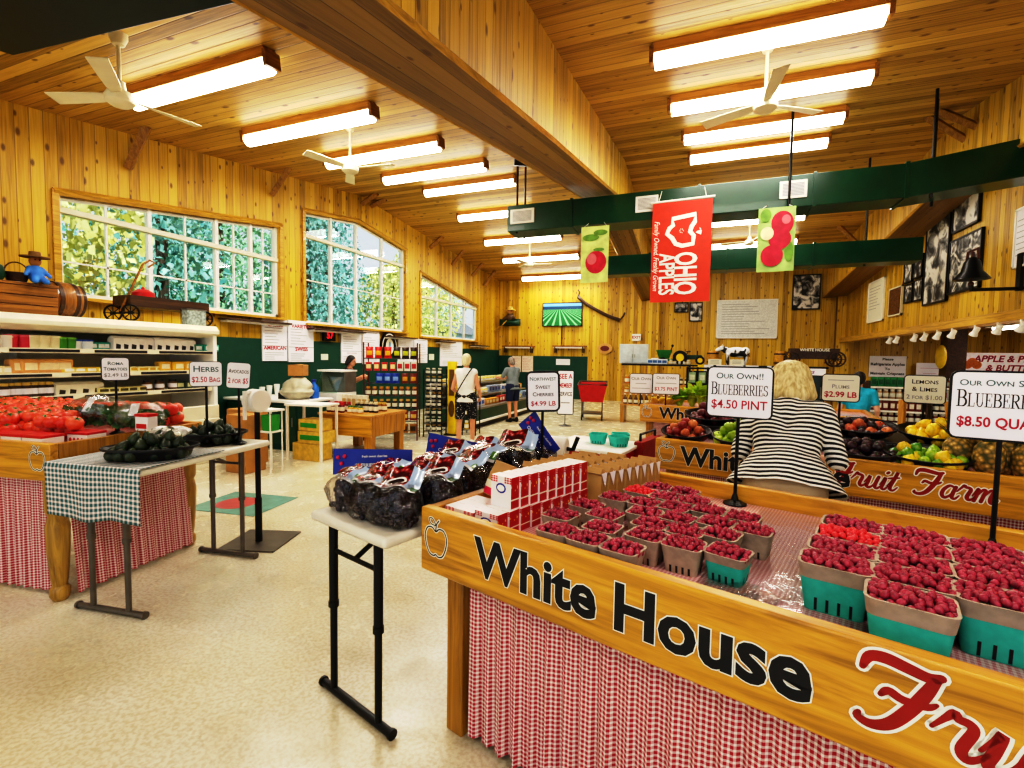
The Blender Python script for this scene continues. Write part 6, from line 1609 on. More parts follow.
row((-4.9, 5.78, tz), (-4.62, 5.78, tz), 3, 'jar', 'c8a020', '3c6a2a', .09, .11, 'yellow relish jar with green lid', 'at the front of the pine table')
row((-4.92, 5.98, tz), (-4.5, 5.98, tz), 5, 'jar', '2a1c18', 'd8d0b0', .075, .16, 'dark jar with pale lid', 'in the middle of the pine table')
row((-5.28, 6.12, tz), (-4.8, 6.12, tz), 5, 'box', 'e0dcc8', 'b8a060', .09, .24, 'tall white card box', 'at the back of the pine table')
row((-4.74, 6.2, tz), (-4.5, 6.2, tz), 3, 'jar', '8a5a18', 'c8a840', .08, .14, 'honey jar', 'at the back right of the pine table')
# glass fronted cheese case behind the pine table
e = thing('cheese_case', 'small slanted glass display case left of the pine table', 'display case', (-5.98, 6.74, 0))
b = MB(); b.box((0, 0, .42), (.5, .5, .84)); b.build('base', M['white'], e, bevel=.005)
b = MB(); b.add([(-.25, -.25, .842), (.25, -.25, .842), (.25, -.05, 1.2), (-.25, -.05, 1.2)], [(0, 1, 2, 3)]); b.build('glass_front', film('case_glass', 'd8efe8', .12, .05), e, smooth=0)
b = MB(); b.box((0, .1, 1.02), (.5, .3, .36)); b.build('case_body', M['steel'], e, bevel=.005); b = MB(); b.box((0, .05, 1.215), (.52, .42, .03)); b.build('top', M['white'], e)
# ------------------------------------------------------------------ display racks of snacks
def rack(label, c, rz, w, d, h, zs, pm, sm, rows):
    e = thing('display_rack', label, 'display rack', c, rz)
    for x in (-w/2, w/2):
        for y in (-d/2, d/2): b = MB(); b.cyl((x, y, 0), (x, y, h), .012, n=8); b.build('post', pm, e)
    for z in zs:
        b = MB(); b.tube([(-w/2, -d/2, z), (w/2, -d/2, z), (w/2, d/2, z), (-w/2, d/2, z)], .007, 6, closed=True)
        for k in range(1, 7): b.cyl((-w/2+k*w/7, -d/2, z), (-w/2+k*w/7, d/2, z), .004, n=5)
        b.build('wire_shelf', sm, e)
    Mx = frame(c, rz)
    for (zi, kind, c1, c2, gw, gh, n, x0, x1, what, nm) in rows:
        z = zs[zi]+.0072; k = 0
        for yy in ((-d*.28,) if kind == 'pouch' else (-d*.28,)):
            row(Mx @ Vector((x0*w, yy, z)), Mx @ Vector((x1*w, yy, z)), n, kind, c1, c2, gw, gh, what, nm, rz)
a, b_ = Vector((-5.43, 6.79, 0)), Vector((-4.61, 7.2, 0)); rc = (a+b_)/2+Vector((-.1, .22, 0)); rz = math.atan2(b_.y-a.y, b_.x-a.x)
ZS = [.12, .34, .56, .78, 1.0, 1.22, 1.44]
rack('tall wire rack with dark red posts full of snack bags behind the pine table', rc, rz, .92, .4, 1.72, ZS, mat('rack_red', '5a1218', .4), M['black'], [
    (6, 'pouch', 'c81e14', 'f0b020', .13, .2, 3, -.5, .02, 'red snack bag', 'on the top shelf of the red rack'), (6, 'pouch', '2a1a14', 'b8c020', .13, .2, 3, .02, .5, 'black and lime snack bag', 'on the top shelf of the red rack'),
    (5, 'box', 'b82820', 'e8d8a0', .1, .15, 4, -.5, .1, 'red and cream box', 'on the second shelf of the red rack'), (5, 'box', 'e8e4d8', 'b02020', .1, .17, 3, .1, .5, 'white box with red panel', 'on the second shelf of the red rack'),
    (4, 'pouch', '1c3fb0', '8ab0e8', .13, .18, 3, -.3, .16, 'bright blue bag', 'on the third shelf of the red rack'), (4, 'pouch', '7a2a1c', 'd8a040', .12, .18, 2, .18, .5, 'brown snack bag', 'on the third shelf of the red rack'),
    (3, 'jar', '6a3a14', 'c89030', .09, .16, 8, -.5, .5, 'amber jar', 'on the fourth shelf of the red rack'), (2, 'jar', '401a10', 'd0b060', .09, .16, 8, -.5, .5, 'dark brown jar', 'on the fifth shelf of the red rack'),
    (1, 'pouch', '8a2418', 'e0c060', .13, .17, 6, -.5, .5, 'dark red bag', 'on the sixth shelf of the red rack'), (0, 'box', '9a6a2a', '3a2a14', .12, .16, 6, -.5, .5, 'brown box', 'on the bottom shelf of the red rack')])
rack('narrow black wire tower of dark jars right of the red rack', Vector((-4.62, 7.86, 0)), R(15), .34, .34, 1.25, [.1, .25, .4, .55, .7, .85, 1.0, 1.15], M['black'], M['black'],
     [(i, 'jar', '1c1a14', 'c8c4b0' if i % 2 else 'a08030', .085, .12, 3, -.5, .5, 'small dark jar', 'on the %s shelf up of the black tower' % ORD[i]) for i in range(8)])
e = thing('yellow_display_panel', 'tall yellow printed display panel between the black tower and jar rack', 'display panel', (-4.38, 8.08, 0), R(8))
b = MB(); b.box((0, 0, .7), (.17, .06, 1.4)); b.build('panel_board', M['yellow'], e, bevel=.004); b = MB(); b.box((0, -.032, 1.0), (.1, .004, .5)); b.ball((0, -.032, .5), (.06, .003, .16), 14, 8); b.build('printed_shape', C('6a4a14'), e); b = MB(); b.box((0, 0, .01), (.24, .24, .02)); b.build('base', M['black'], e)
rack('low rack of pale jars beside the yellow panel', Vector((-4.08, 8.3, 0)), R(10), .26, .3, 1.15, [.1, .36, .62, .9], M['black'], M['black'],
     [(i, 'jar', ['b8a030', '3a2a18', 'd8c878', 'e0dcd0'][i], 'e8e4d8', .09, .17, 2, -.5, .5, ['mustard jar', 'dark jar', 'pale yellow jar', 'white jar'][i], 'on the %s shelf up of the low jar rack' % ORD[i]) for i in range(4)])
# ------------------------------------------------------------------ green fronted cold case running to the far wall
e = thing('cold_case', 'long low cold case with green front and white bumper, stocked with packages', 'cold case', (-4.85, 10.9, 0))
L = 4.0
b = MB(); b.box((.02, 0, .05), (1.0, L, .1)); b.build('plinth', M['black'], e)
b = MB(); b.box((0, 0, .24), (1.1, L, .28)); b.build('front_panel', M['darkgreen'], e, bevel=.01)
b = MB(); b.box((.57, 0, .13), (.05, L, .05)); b.build('bumper', M['white'], e, bevel=.01)
b = MB(); b.box((.02, 0, .4), (1.06, L, .04)); b.build('lower_shelf', M['steel'], e); b = MB(); b.box((-.12, 0, .62), (.7, L, .03)); b.build('middle_shelf', M['steel'], e); b = MB(); b.box((-.3, 0, .86), (.4, L, .03)); b.build('upper_shelf', M['steel'], e)
b = MB(); b.box((-.52, 0, .62), (.05, L, .6)); b.build('back_panel', M['white'], e)
CC = [('box', 'e8e8ec', '3a6ac0', .16, .16, 'blue-white package'), ('box', 'e0a030', 'f0e0b0', .17, .13, 'orange package'), ('box', 'b82030', 'f0e8e0', .15, .15, 'red package'), ('jar', 'd8c050', 'f0ecd8', .15, .14, 'yellow cheese tub'), ('box', '9ab0c8', '2a4a90', .16, .17, 'pale blue package')]
for s, (x, z, nm) in enumerate([(.36, .422, 'lower'), (.08, .637, 'middle'), (-.3, .877, 'upper')]):
    for k in range(5):
        kd = CC[(k+s*2) % 5] if s < 2 else ('jar', 'd8c050', 'efe6b0', .17, .13, 'yellow cheese tub')
        y0 = 9.0+k*.78
        row((-4.85+x, y0, z), (-4.85+x, y0+.72, z), 4, kd[0], kd[1], kd[2], kd[3], kd[4], kd[5], 'in the %s bay of the %s cold case shelf' % (ORD[k], nm), R(90))
# ------------------------------------------------------------------ the far wall
FY = YF-.02
e, w, h = wallpanel('television', 'wall television showing rows of a green field', 'television', 'y', FY-.03, (543, 303, 582, 326), [], M['black'], 'black', .05)
t = NT('tv_picture'); sp = t.n('ShaderNodeSeparateXYZ', {0: t.co('UV')}); u = t.m('SUBTRACT', sp.outputs[0], .42); v = sp.outputs[1]
fan_ = t.m('DIVIDE', u, t.m('SUBTRACT', .86, v)); st = t.m('GREATER_THAN', t.m('SINE', t.m('MULTIPLY', fan_, 26.)), .55)
c_ = t.mix(t.m('MULTIPLY', st, t.m('LESS_THAN', v, .72)), lin('0e6a30'), lin('7fc08a')); c_ = t.mix(t.m('GREATER_THAN', v, .72), c_, lin('123a5c')); c_ = t.mix(t.m('GREATER_THAN', v, .86), c_, lin('6aa8d8'))
t.link(c_, t.b.inputs['Base Color']); t.link(c_, t.b.inputs['Emission Color']); t.b.inputs['Emission Strength'].default_value = .7
b = MB(); b.quad((-w/2, -.028, -h/2), (w/2, -.028, -h/2), (w/2, -.028, h/2), (-w/2, -.028, h/2)); b.build('screen', t.mat, e, smooth=0)
b = MB(); P = aty(561, 345, FY); b.cyl((-.0, .0, -h/2), (0, .01, P.z-aty(561, 315, FY).z), .015, n=6); b.build('cable', M['black'], e)
a, b_ = aty(578, 297, FY-.08), aty(620, 320, FY-.08)
e = thing('wooden_yoke', 'curved dark wooden yoke tool hanging slanted on the far wall', 'tool', (a+b_)/2); c = (a+b_)/2
b = MB(); b.tube(crom([a-c, (a-c)*.5+Vector((0, 0, -.09)), (b_-c)*.4+Vector((0, 0, -.09)), b_-c], 5), .06, 8); b.build('beam', M['darkwood'], e)
for q, s in ((a-c, -1), (b_-c, 1)): b = MB(); b.tube([q, q+Vector((.06 if s < 0 else .12, 0, .16)), q+Vector((.0 if s < 0 else .16, 0, .26))], .03, 6); b.build('peg', M['darkwood'], e)
p = aty(510, 320, FY-.3)
e = thing('fisherman_doll', 'straw hatted figure in a small green boat with paddle, on the far wall', 'doll', p); e.scale = (.85, .85, .85)
b = MB(); b.sheet(lambda a, q: ((a-.5)*1.0, -.18*sin(a*pi)*sin(q*pi), -.26+.3*q), 12, 6); b.sheet(lambda a, q: ((.5-a)*1.0, .18*sin(a*pi)*sin(q*pi), -.26+.3*q), 12, 6); b.build('boat', C('12402c'), e, smooth=180)
blob([('e', (0, 0, .12), (.2, .15, .2)), ('c', (-.1, 0, .2), (-.3, -.1, .02), .07, .05), ('c', (.1, 0, .2), (.26, -.1, .05), .07, .05)], 'clothes', C('5a4632'), e, .03)
b = MB(); b.ball((0, -.02, .38), (.12, .12, .13), 14, 9); b.build('head', C('b88a5a'), e)
b = MB(); b.lathe([(0, .44), (.26, .42), (.26, .44), (.13, .47), (.11, .58), (0, .6)], n=18); b.build('straw_hat', C('d8b860'), e)
q0, q1 = aty(501, 326, FY-.45)-p, aty(487, 336, FY-.45)-p
b = MB(); b.tube([q0+Vector((.2, 0, .2)), q0], .025, 6); b.tube([q0, q0.lerp(q1, .3), q0.lerp(q1, .7), q1], [.03, .1, .11, .04], 8, flat=.25); b.build('paddle', C('d8b04a'), e)
b = MB(); b.cyl((0, .2, .58), (0, .25, .9), .01, n=5); b.build('hook', M['black'], e)
for i, (u0, u1) in enumerate([(503, 534), (553, 586)]):
    a, b_ = aty(u0, 347, FY-.15), aty(u1, 347, FY-.15)
    e = thing('wall_shelf', 'slim bracketed shelf with white light on the far wall, %s' % ['below the boat figure', 'below the television'][i], 'shelf', ((a.x+b_.x)/2, FY-.14, a.z), 0, 'slim shelves on the far wall')
    b = MB(); b.box((0, 0, .03), (b_.x-a.x, .26, .05)); b.build('shelf_board', M['midwood'], e)
    b = MB(); b.box((0, -.03, -.02), ((b_.x-a.x)*.9, .16, .05)); b.build('under_light', M['white'], e)
    for s in (-1, 1): b = MB(); b.box((s*(b_.x-a.x)*.42, 0, -.1), (.04, .24, .22)); b.build('bracket', M['darkwood'], e)
e, w, h = wallpanel('wood_slice_plaque', 'oval wood slice with a dark red center on the far wall', 'plaque', 'y', FY-.02, (604, 347, 606, 350), [], None, 'midwood', .03)
b = MB(); k = aty(613, 349, FY).x-aty(598, 349, FY).x; b.lathe([(0, 0), (k*.5, 0), (k*.5, .04), (0, .04)], (0, -.01, 0), 26, T=rotm(0, R(90)), sy=.68); b.build('slice', C('c89a50'), e); b = MB(); b.lathe([(0, .041), (k*.3, .041), (k*.3, .046), (0, .046)], (0, -.01, 0), 22, T=rotm(0, R(90)), sy=.6); b.build('painted_center', C('6a2018'), e)
wallpanel('emergency_light', 'small white emergency light box with two lamps on the far wall', 'emergency light', 'y', FY-.06, (632, 334, 641, 341), [('EXIT', .5, .5, 2, '')], None, 'white', .12)
for i, rc in enumerate([(512, 356, 521, 372), (522, 356, 533, 372)]): wallpanel('flyer', 'printed flyer on the green wall of the far corner, %s of a pair' % ['left', 'right'][i], 'flyer', 'y', FY-.02, rc, [(8, .1, .8, 2, 'rows')], None, C('ead8c8'), .01, i)
wallpanel('paper_note', 'long white note on the green panel of the far wall', 'note', 'y', FY-.02, (556, 359, 570, 365), [(2, .2, .6, 3, 'rows')], None, 'paper', .01)
wallpanel('price_board', 'big white price list board on the far wall', 'price board', 'y', FY-.02, (717, 300, 777, 338), [(13, .08, .84, 3, 'rows')], M['white'], C('dfe2de'), .04, 3)
def bwmat(name, seed, sc):
    t = NT(name); v = t.n('ShaderNodeTexNoise', {'Vector': t.n('ShaderNodeVectorMath', {0: t.co(), 1: (seed, seed*2., 0)}, operation='ADD').outputs[0], 'Scale': sc, 'Detail': 6., 'Distortion': 1.2}).outputs[0]
    t.link(t.ramp(v, [(.4, lin('141414')), (.5, lin('8a8a88')), (.58, lin('e8e6e0'))]), t.b.inputs['Base Color']); return t.mat
def photo(label, plane, k, rc, seed, sc): wallpanel('framed_photograph', label, 'photograph', plane, k, rc, [], M['black'], bwmat('photo_%d' % seed, seed, sc), .03, 0, 'black and white photographs')
photo('black and white photograph of fruit on the far wall right of the price board', 'y', FY-.02, (793, 275, 820, 309), 1, 4.)
photo('small black and white photograph under the red banner, left one', 'y', FY-.02, (675, 303, 688, 312), 2, 4.)
photo('black and white photograph under the red banner, right one', 'y', FY-.02, (690, 303, 702, 321), 3, 4.)
XRW = XR-.02
photo('tall black and white photograph on the right wall', 'x', XRW, (927, 210, 949, 302), 4, 3.)
photo('black and white crowd photograph behind the iron bell', 'x', XRW, (951, 236, 981, 290), 5, 5.)
photo('high landscape photograph of a farm building on the right wall', 'x', XRW, (956, 184, 980, 226), 6, 3.)
for i, rc in enumerate([(905.5, 262, 913, 282), (915, 256, 923, 277), (905.5, 285, 913, 302), (915, 280, 923, 300)]): photo('small black and white photograph in a block of four, %s' % ['upper left', 'upper right', 'lower left', 'lower right'][i], 'x', XRW, rc, 7+i, 5.)
wallpanel('framed_poster', 'white poster at the right edge of the picture on the right wall', 'poster', 'x', XRW, (1017, 206, 1040, 264), [(7, .15, .7, 3, 'rows')], M['white'], 'paper', .03)
wallpanel('framed_poster', 'white poster with small brown figures at the deep end of the right wall', 'poster', 'x', XRW, (869, 281, 884, 321), [(8, .12, .6, 3, 'rows')], M['white'], 'papercream', .03)
e, w, h = wallpanel('wall_vent', 'dark slatted vent grille on the right wall', 'vent', 'x', XRW, (890, 288, 902, 315), [], M['cream'], 'black', .03)
b = MB(); [b.box((-w*.45+k*w*.1, -.02, 0), (w*.04, .01, h*.9)) for k in range(10)]; b.build('slats', M['midwood'], e, smooth=0)
# iron bell on a wall bracket
p = atx(972, 268, 3.45)
e = thing('iron_bell', 'black iron bell hanging from a bracket on the right wall', 'bell', (3.45, p.y, p.z))
b = MB(); b.lathe([(.0, .14), (.05, .14), (.09, .08), (.12, -.05), (.19, -.14), (.2, -.16), (.17, -.15), (.1, -.04), (.0, .06)], n=22); b.build('bell_body', M['blackp'], e)
b = MB(); b.cyl((0, 0, .13), (0, 0, .22), .02, n=8); b.tube([(.0, -.16, .1), (0, -.13, .24), (0, .13, .24), (0, .16, .1)], .018, 6); b.build('yoke', C('5a3024'), e)
b = MB(); b.cyl((0, 0, .05), (0, 0, -.2), .012, n=6); b.ball((0, 0, -.22), .035); b.build('clapper', C('5a3024'), e)
b = MB(); b.box((.28, 0, -.3), (.56, .06, .04)); b.box((.51, 0, -.08), (.04, .1, .5)); b.cyl((0, 0, -.3), (0, 0, -.2), .03, n=6); b.build('bracket', M['black'], e)
# spot lights along the header
for i, (u, v) in enumerate([(889, 343), (896, 341), (914, 337), (924, 335), (937, 333), (952, 330), (975, 324), (998, 320), (1022, 311)]):
    p = atx(u, v, 3.82)
    e = thing('spot_light', 'white track spot light under the right header, %s from the far end' % ORD[i], 'spot light', (3.82, p.y, 2.085), 0, 'track spot lights'); e.rotation_euler = (0, 0, R(15))
    b = MB(); b.cyl((0, 0, -.05), (0, 0, .0), .012, n=8); b.build('stem', M['white'], e)
    b = MB(); T = frame((-.0, -.02, -.09), 0, R(35)); b.T = T; b.lathe([(0, .06), (.035, .06), (.04, .0), (.035, -.01), (.055, -.07), (.05, -.07), (0, -.03)], n=14); b.build('lamp_head', M['white'], e)
# ------------------------------------------------------------------ far display shelves with bottles, toys on top
e = thing('bottle_shelf', 'pine shelf unit of cider bottles in front of the far wall', 'shelf unit', (-.95, 11.75, 0)); W = 1.6
for x in (-W/2, -.25, W/2): b = MB(); b.box((x, .2, .69), (.04, .04, 1.38)); b.build('upright', M['pinetop'], e)
for x in (-W/2+.06, W/2-.06): b = MB(); b.box((x, 0, .2), (.09, .44, .4)); b.build('leg', M['oak_leg'], e)
for z in (.42, .66, .9): b = MB(); b.box((0, .0 if z < .5 else .08, z), (W, .46 if z < .5 else .3, .035)); b.build('shelf', M['pinetop'], e, bevel=.004)
b = MB(); b.box((.05, .06, 1.37), (W+.1, .36, .04)); b.build('top_board', M['black'], e)
row((-1.7, 11.62, .4395), (-.2, 11.62, .4395), 12, 'bottle', '6a4a3a', 'e8e4dc', .09, .24, 'cider bottle with white cap', 'on the lowest bottle shelf')
row((-1.7, 11.78, .6795), (-1.0, 11.78, .6795), 5, 'jar', 'c88a28', 'e0c880', .1, .15, 'honey coloured jar', 'on the second bottle shelf'); row((-.95, 11.78, .6795), (-.2, 11.78, .6795), 6, 'bottle', 'b8b4a8', 'f0eee8', .075, .17, 'small clear bottle', 'on the second bottle shelf')
row((-1.7, 11.78, .9195), (-1.1, 11.78, .9195), 4, 'jar', 'c87a20', 'd8a850', .12, .2, 'orange jar', 'on the third bottle shelf'); row((-1.05, 11.78, .9195), (-.2, 11.78, .9195), 6, 'jar', '4a3a2c', 'c8c0b0', .1, .17, 'brown jar', 'on the third bottle shelf')
row((-1.15, 11.72, 1.3905), (-.72, 11.72, 1.3905), 4, 'box', 'd8e4ec', '3a6aa8', .13, .12, 'blue and white box', 'on top of the bottle shelf unit'); row((-.68, 11.72, 1.3905), (-.2, 11.72, 1.3905), 5, 'jar', 'd8c89a', 'e8e0c8', .09, .11, 'pale jar', 'on top of the bottle shelf unit')
a, b_ = aty(620, 344, 11.9), aty(648, 364, 11.9)
e = thing('white_cabinet', 'white two-door wall cabinet above the bottle shelves', 'cabinet', ((a.x+b_.x)/2, 11.92, 1.392)); w, h = b_.x-a.x, a.z-1.392
b = MB(); b.box((0, 0, h/2), (w, .12, h)); b.build('cabinet_body', M['white'], e, bevel=.004)
for s in (-1, 1): b = MB(); b.box((s*w*.25, -.066, h/2), (w*.47, .012, h*.94)); d_ = b.build('door', mat('door_pale', 'd4dfe2', .3), e, bevel=.003); b = MB(); b.box((s*.03, -.078, h*.4), (.012, .014, .08)); b.build('handle', M['steel'], d_)
# toy tractor and spreader
px = aty(668, 358, 11.8); zt_ = 1.392
e = thing('toy_tractor', 'green toy tractor with yellow wheels on top of the shelf unit', 'toy tractor', (aty(688, 358, 11.85).x, 11.85, zt_))
b = MB(); b.box((.12, 0, .17), (.34, .12, .1)); b.box((.28, 0, .14), (.06, .1, .14)); b.build('hood', M['darkgreen'], e, bevel=.012)
b = MB(); b.box((-.12, 0, .16), (.2, .14, .12)); b.box((-.16, 0, .26), (.12, .12, .03)); b.build('chassis', M['black'], e, bevel=.008); b = MB(); b.cyl((-.05, 0, .2), (.0, 0, .3), .01, n=6); b.tube([(.0+.05*cos(k), .05*sin(k), .3) for k in range(6)], .008, 5, closed=True); b.build('steering_wheel', M['black'], e)
b = MB(); b.cyl((.2, 0, .2), (.2, 0, .32), .012, n=6); b.build('exhaust_pipe', M['black'], e)
for x, r in ((-.17, .16), (.26, .1)):
    for s in (-1, 1):
        b = MB(); b.cyl((x, s*.1, r), (x, s*.17, r), r, n=22); wl_ = b.build('wheel', M['black'], e); b = MB(); b.cyl((x, s*.168, r), (x, s*.178, r), r*.55, n=18); b.build('rim', M['yellow'], wl_)
e = thing('toy_spreader', 'green toy hopper wagon left of the toy tractor', 'toy wagon', (aty(664, 358, 11.85).x, 11.85, zt_))
b = MB(); b.box((0, 0, .23), (.36, .22, .2), taper=.6); b.build('hopper', M['boxgreen'] if False else C('14702c'), e, bevel=.006)
b = MB(); b.box((.06, 0, .1), (.4, .06, .05)); b.tube([(.2, 0, .1), (.3, 0, .08)], .012, 6); b.build('drawbar', C('14702c'), e)
for s in (-1, 1): b = MB(); b.cyl((-.02, s*.1, .08), (-.02, s*.15, .08), .08, n=16); b.build('wheel', M['black'], e)
b = MB(); b.cyl((.14, 0, .3), (.18, 0, .42), .012, n=6); b.ball((.18, 0, .43), .03); b.build('lever', M['black'], e)
e = thing('paper_sign', 'small white card leaning left of the toy hopper', 'card', (aty(655, 360, 11.75).x, 11.7, zt_)); b = MB(); b.box((0, 0, .07), (.16, .012, .14), rx=R(-8)); b.build('card', M['paper'], e); b = MB(); [b.box((0, -.012+.0, .05+k*.03), (.1, .004, .008)) for k in range(3)]; b.build('lettering', M['inkgrey'], e, smooth=0)
# cooler shelf unit along the far wall right of the girder post
e = thing('drinks_cooler', 'long black drinks cooler with white cloth edge along the far wall', 'cooler', (1.35, 14.4, 0)); W = 3.3
b = MB(); b.box((0, .2, .66), (W, .5, 1.32)); b.build('cooler_body', M['blackp'], e, bevel=.008)
b = MB(); b.box((0, .18, 1.345), (W+.08, .6, .05)); b.build('top', M['blackfab'], e)
t = NT('cow_cloth'); v = t.n('ShaderNodeTexNoise', {'Vector': t.co(), 'Scale': 5., 'Detail': 1.}).outputs[0]; t.link(t.ramp(v, [(.46, lin('1c1c20')), (.5, lin('e6e8ee'))]), t.b.inputs['Base Color']); M['cow'] = t.mat
b = MB(); b.box((-.45, -.13, 1.29), (1.7, .03, .17)); b.build('cloth_edge', M['cow'], e)
b = MB(); b.box((-1.42, -.13, 1.29), (.34, .035, .17)); b.build('yellow_strip', M['yellow'], e)
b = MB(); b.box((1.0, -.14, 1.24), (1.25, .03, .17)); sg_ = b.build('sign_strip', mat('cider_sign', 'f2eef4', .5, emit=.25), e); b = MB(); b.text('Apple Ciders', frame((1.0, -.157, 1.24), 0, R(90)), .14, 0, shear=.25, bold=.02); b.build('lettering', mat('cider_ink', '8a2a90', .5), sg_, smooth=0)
for k in range(6):
    b = MB(); b.box((-1.35+k*.54, -.055, .62), (.5, .02, 1.02)); dd = b.build('door', C('2a3a34', .15), e); b = MB(); b.box((-1.35+k*.54+.2, -.075, .7), (.02, .02, .3)); b.build('handle', M['steel'], dd)
CT = 1.371
# cow figurine
p = aty(734, 352, 14.5)
e = thing('cow_figurine', 'black and white spotted cow figurine on the cooler top', 'figurine', (p.x, 14.55, CT), 0)
s_ = 1.
blob([('e', (.06, 0, .36), (.3, .12, .14)), ('c', (.25, 0, .36), (.28, 0, .38), .13, .12), ('c', (-.18, 0, .4), (-.3, 0, .47), .1, .07), ('c', (-.3, 0, .47), (-.43, 0, .41), .07, .05), ('c', (-.16, .07, .3), (-.16, .07, .02), .045, .028), ('c', (-.16, -.07, .3), (-.14, -.07, .02), .045, .028), ('c', (.27, .07, .32), (.3, .08, .18), .06, .035), ('c', (.3, .08, .18), (.27, .08, .02), .034, .026), ('c', (.27, -.07, .32), (.31, -.08, .18), .06, .035), ('c', (.31, -.08, .18), (.28, -.08, .02), .034, .026),
      ('c', (-.29, .06, .51), (-.28, .14, .52), .022, .016), ('c', (-.29, -.06, .51), (-.28, -.14, .52), .022, .016), ('c', (.35, 0, .42), (.4, 0, .18), .015, .012), ('e', (.16, 0, .25), (.07, .06, .05))], 'cow_body', M['cow'], e, .014)
for s in (-1, 1): b = MB(); b.ball((-.36, s*.05, .48), .012, 6, 4); b.build('eye', M['ink'], e); b = MB(); b.tube([(-.29, s*.04, .53), (-.3, s*.06, .58)], [.012, .005], 6); b.build('horn', C('d8d0b8'), e)
for i, u in enumerate((713, 781)):
    p = aty(u, 352, 14.6); e = thing('wooden_keg', 'small wooden keg on the cooler top, %s of the spotted cow' % ['left', 'right'][i], 'keg', (p.x, 14.65, CT), 0, 'kegs on the cooler')
    b = MB(); b.lathe([(0, 0), (.13, 0), (.17, .2), (.13, .4), (0, .4)], n=20); b.build('staves', M['oak'], e, smooth=30)
    for z in (.08, .32): b = MB(); r = .17-abs(z-.2)**1.6*.5; b.lathe([(r, z-.02), (r+.006, z-.02), (r+.006, z+.02), (r, z+.02)], n=20); b.build('hoop', M['darkwood'], e)
p = aty(813, 352, 14.5)
e = thing('model_wagon', 'dark model farm wagon with white lettering on the cooler top', 'model wagon', (p.x, 14.5, CT)); 
b = MB(); b.box((0, 0, .3), (1.0, .3, .2)); b.build('wagon_body', M['darkwood'], e, bevel=.006)
b = MB(); b.box((0, -.02, .43), (1.1, .34, .08)); tp_ = b.build('side_rail', M['darkwood'], e); b = MB(); b.text('WHITE HOUSE', frame((0, -.195, .43), 0, R(90)), .1, 0, bold=.03); b.build('lettering', M['letter_white'], tp_, smooth=0)
for x in (-.5, .5):
    for s in (-1, 1): wheel(e, (x, s*.19, .2), .18, M['darkwood'], 'y', 8, .02)
    b = MB(); b.cyl((x, -.19, .2), (x, .19, .2), .03, n=6); b.build('axle', M['darkwood'], e)
for i, (u, v) in enumerate([(715, 356), (737, 361), (742, 361)][:2]):
    p = aty(u, v, 14.2); e = thing('paper_sign', 'small white card on the front edge of the cooler, %s' % ['beside the left keg', 'below the spotted cow'][i], 'card', (p.x, 14.26, CT)); b = MB(); b.box((0, 0, .08), (.34, .012, .16)); b.build('card', M['papercream'], e); b = MB(); [b.box((0, -.008, .05+k*.035), (.22, .003, .01)) for k in range(3)]; b.build('lettering', M['inkgrey'], e, smooth=0)
# black grid shelf of greens
p = aty(697, 385, 8.6)
e = thing('grid_shelf', 'black grid frame with pale green boxes behind the blueberry sign', 'shelf', (p.x, 8.7, 0))
for x in (-.16, .0, .16): b = MB(); b.box((x, 0, .69), (.03, .2, 1.38)); b.build('upright', M['black'], e)
for z in (.6, .85, 1.1, 1.36): b = MB(); b.box((0, 0, z), (.35, .2, .03)); b.build('shelf', M['black'], e)
for i in range(6): row((p.x-.16+.16*(i % 2), 8.68, .616+.25*(i//2)), (p.x+.16*(i % 2), 8.68, .616+.25*(i//2)), 1, 'box', 'a8c89a', 'e0ecd0', .11, .18, 'pale green box', '%s %s in the black grid frame' % (['lower', 'middle', 'upper'][i//2], ['left', 'right'][i % 2]))
# red shopping cart, customer service sign
e = thing('shopping_cart', 'red shopping cart in front of the far wall', 'cart', (-2.45, 11.75, 0), R(10))
b = MB(); b.add([(-.26, -.3, .45), (.26, -.3, .45), (.26, .3, .5), (-.26, .3, .5), (-.34, -.38, .85), (.34, -.38, .85), (.34, .38, .9), (-.34, .38, .9)], [(3, 2, 1, 0), (0, 1, 5, 4), (1, 2, 6, 5), (2, 3, 7, 6), (3, 0, 4, 7)]); b.build('basket', M['red'], e, smooth=0)
b = MB(); b.tube([(-.34, -.38, .87), (.34, -.38, .87), (.34, .38, .92), (-.34, .38, .92)], .018, 6, closed=True); b.build('rim', M['greysteel'], e)
for x in (-.24, .24):
    for y in (-.28, .28):
        b = MB(); b.cyl((x, y, .1), (x, y, .47), .015, n=6); b.build('leg', M['greysteel'], e); b = MB(); b.cyl((x-.015, y, .06), (x+.015, y, .06), .06, n=14); b.build('wheel', M['black'], e)
b = MB(); b.box((0, 0, .16), (.5, .6, .03)); b.build('lower_rack', M['greysteel'], e)
q = (-2.62, 10.3, 0)
e = sign_px('tall white customer service sign partly behind the cherry sign', (558, 371, 573, 414), base=q, lines=[('SEE A', .13, .16, 2, 'bold'), ('MEMBER', .34, .15, 2, 'bold'), ('SERVICE', .54, .13, 0, 'bold'), ('', .74, .6, 3, 'line')], fr=.02, baser=.14)
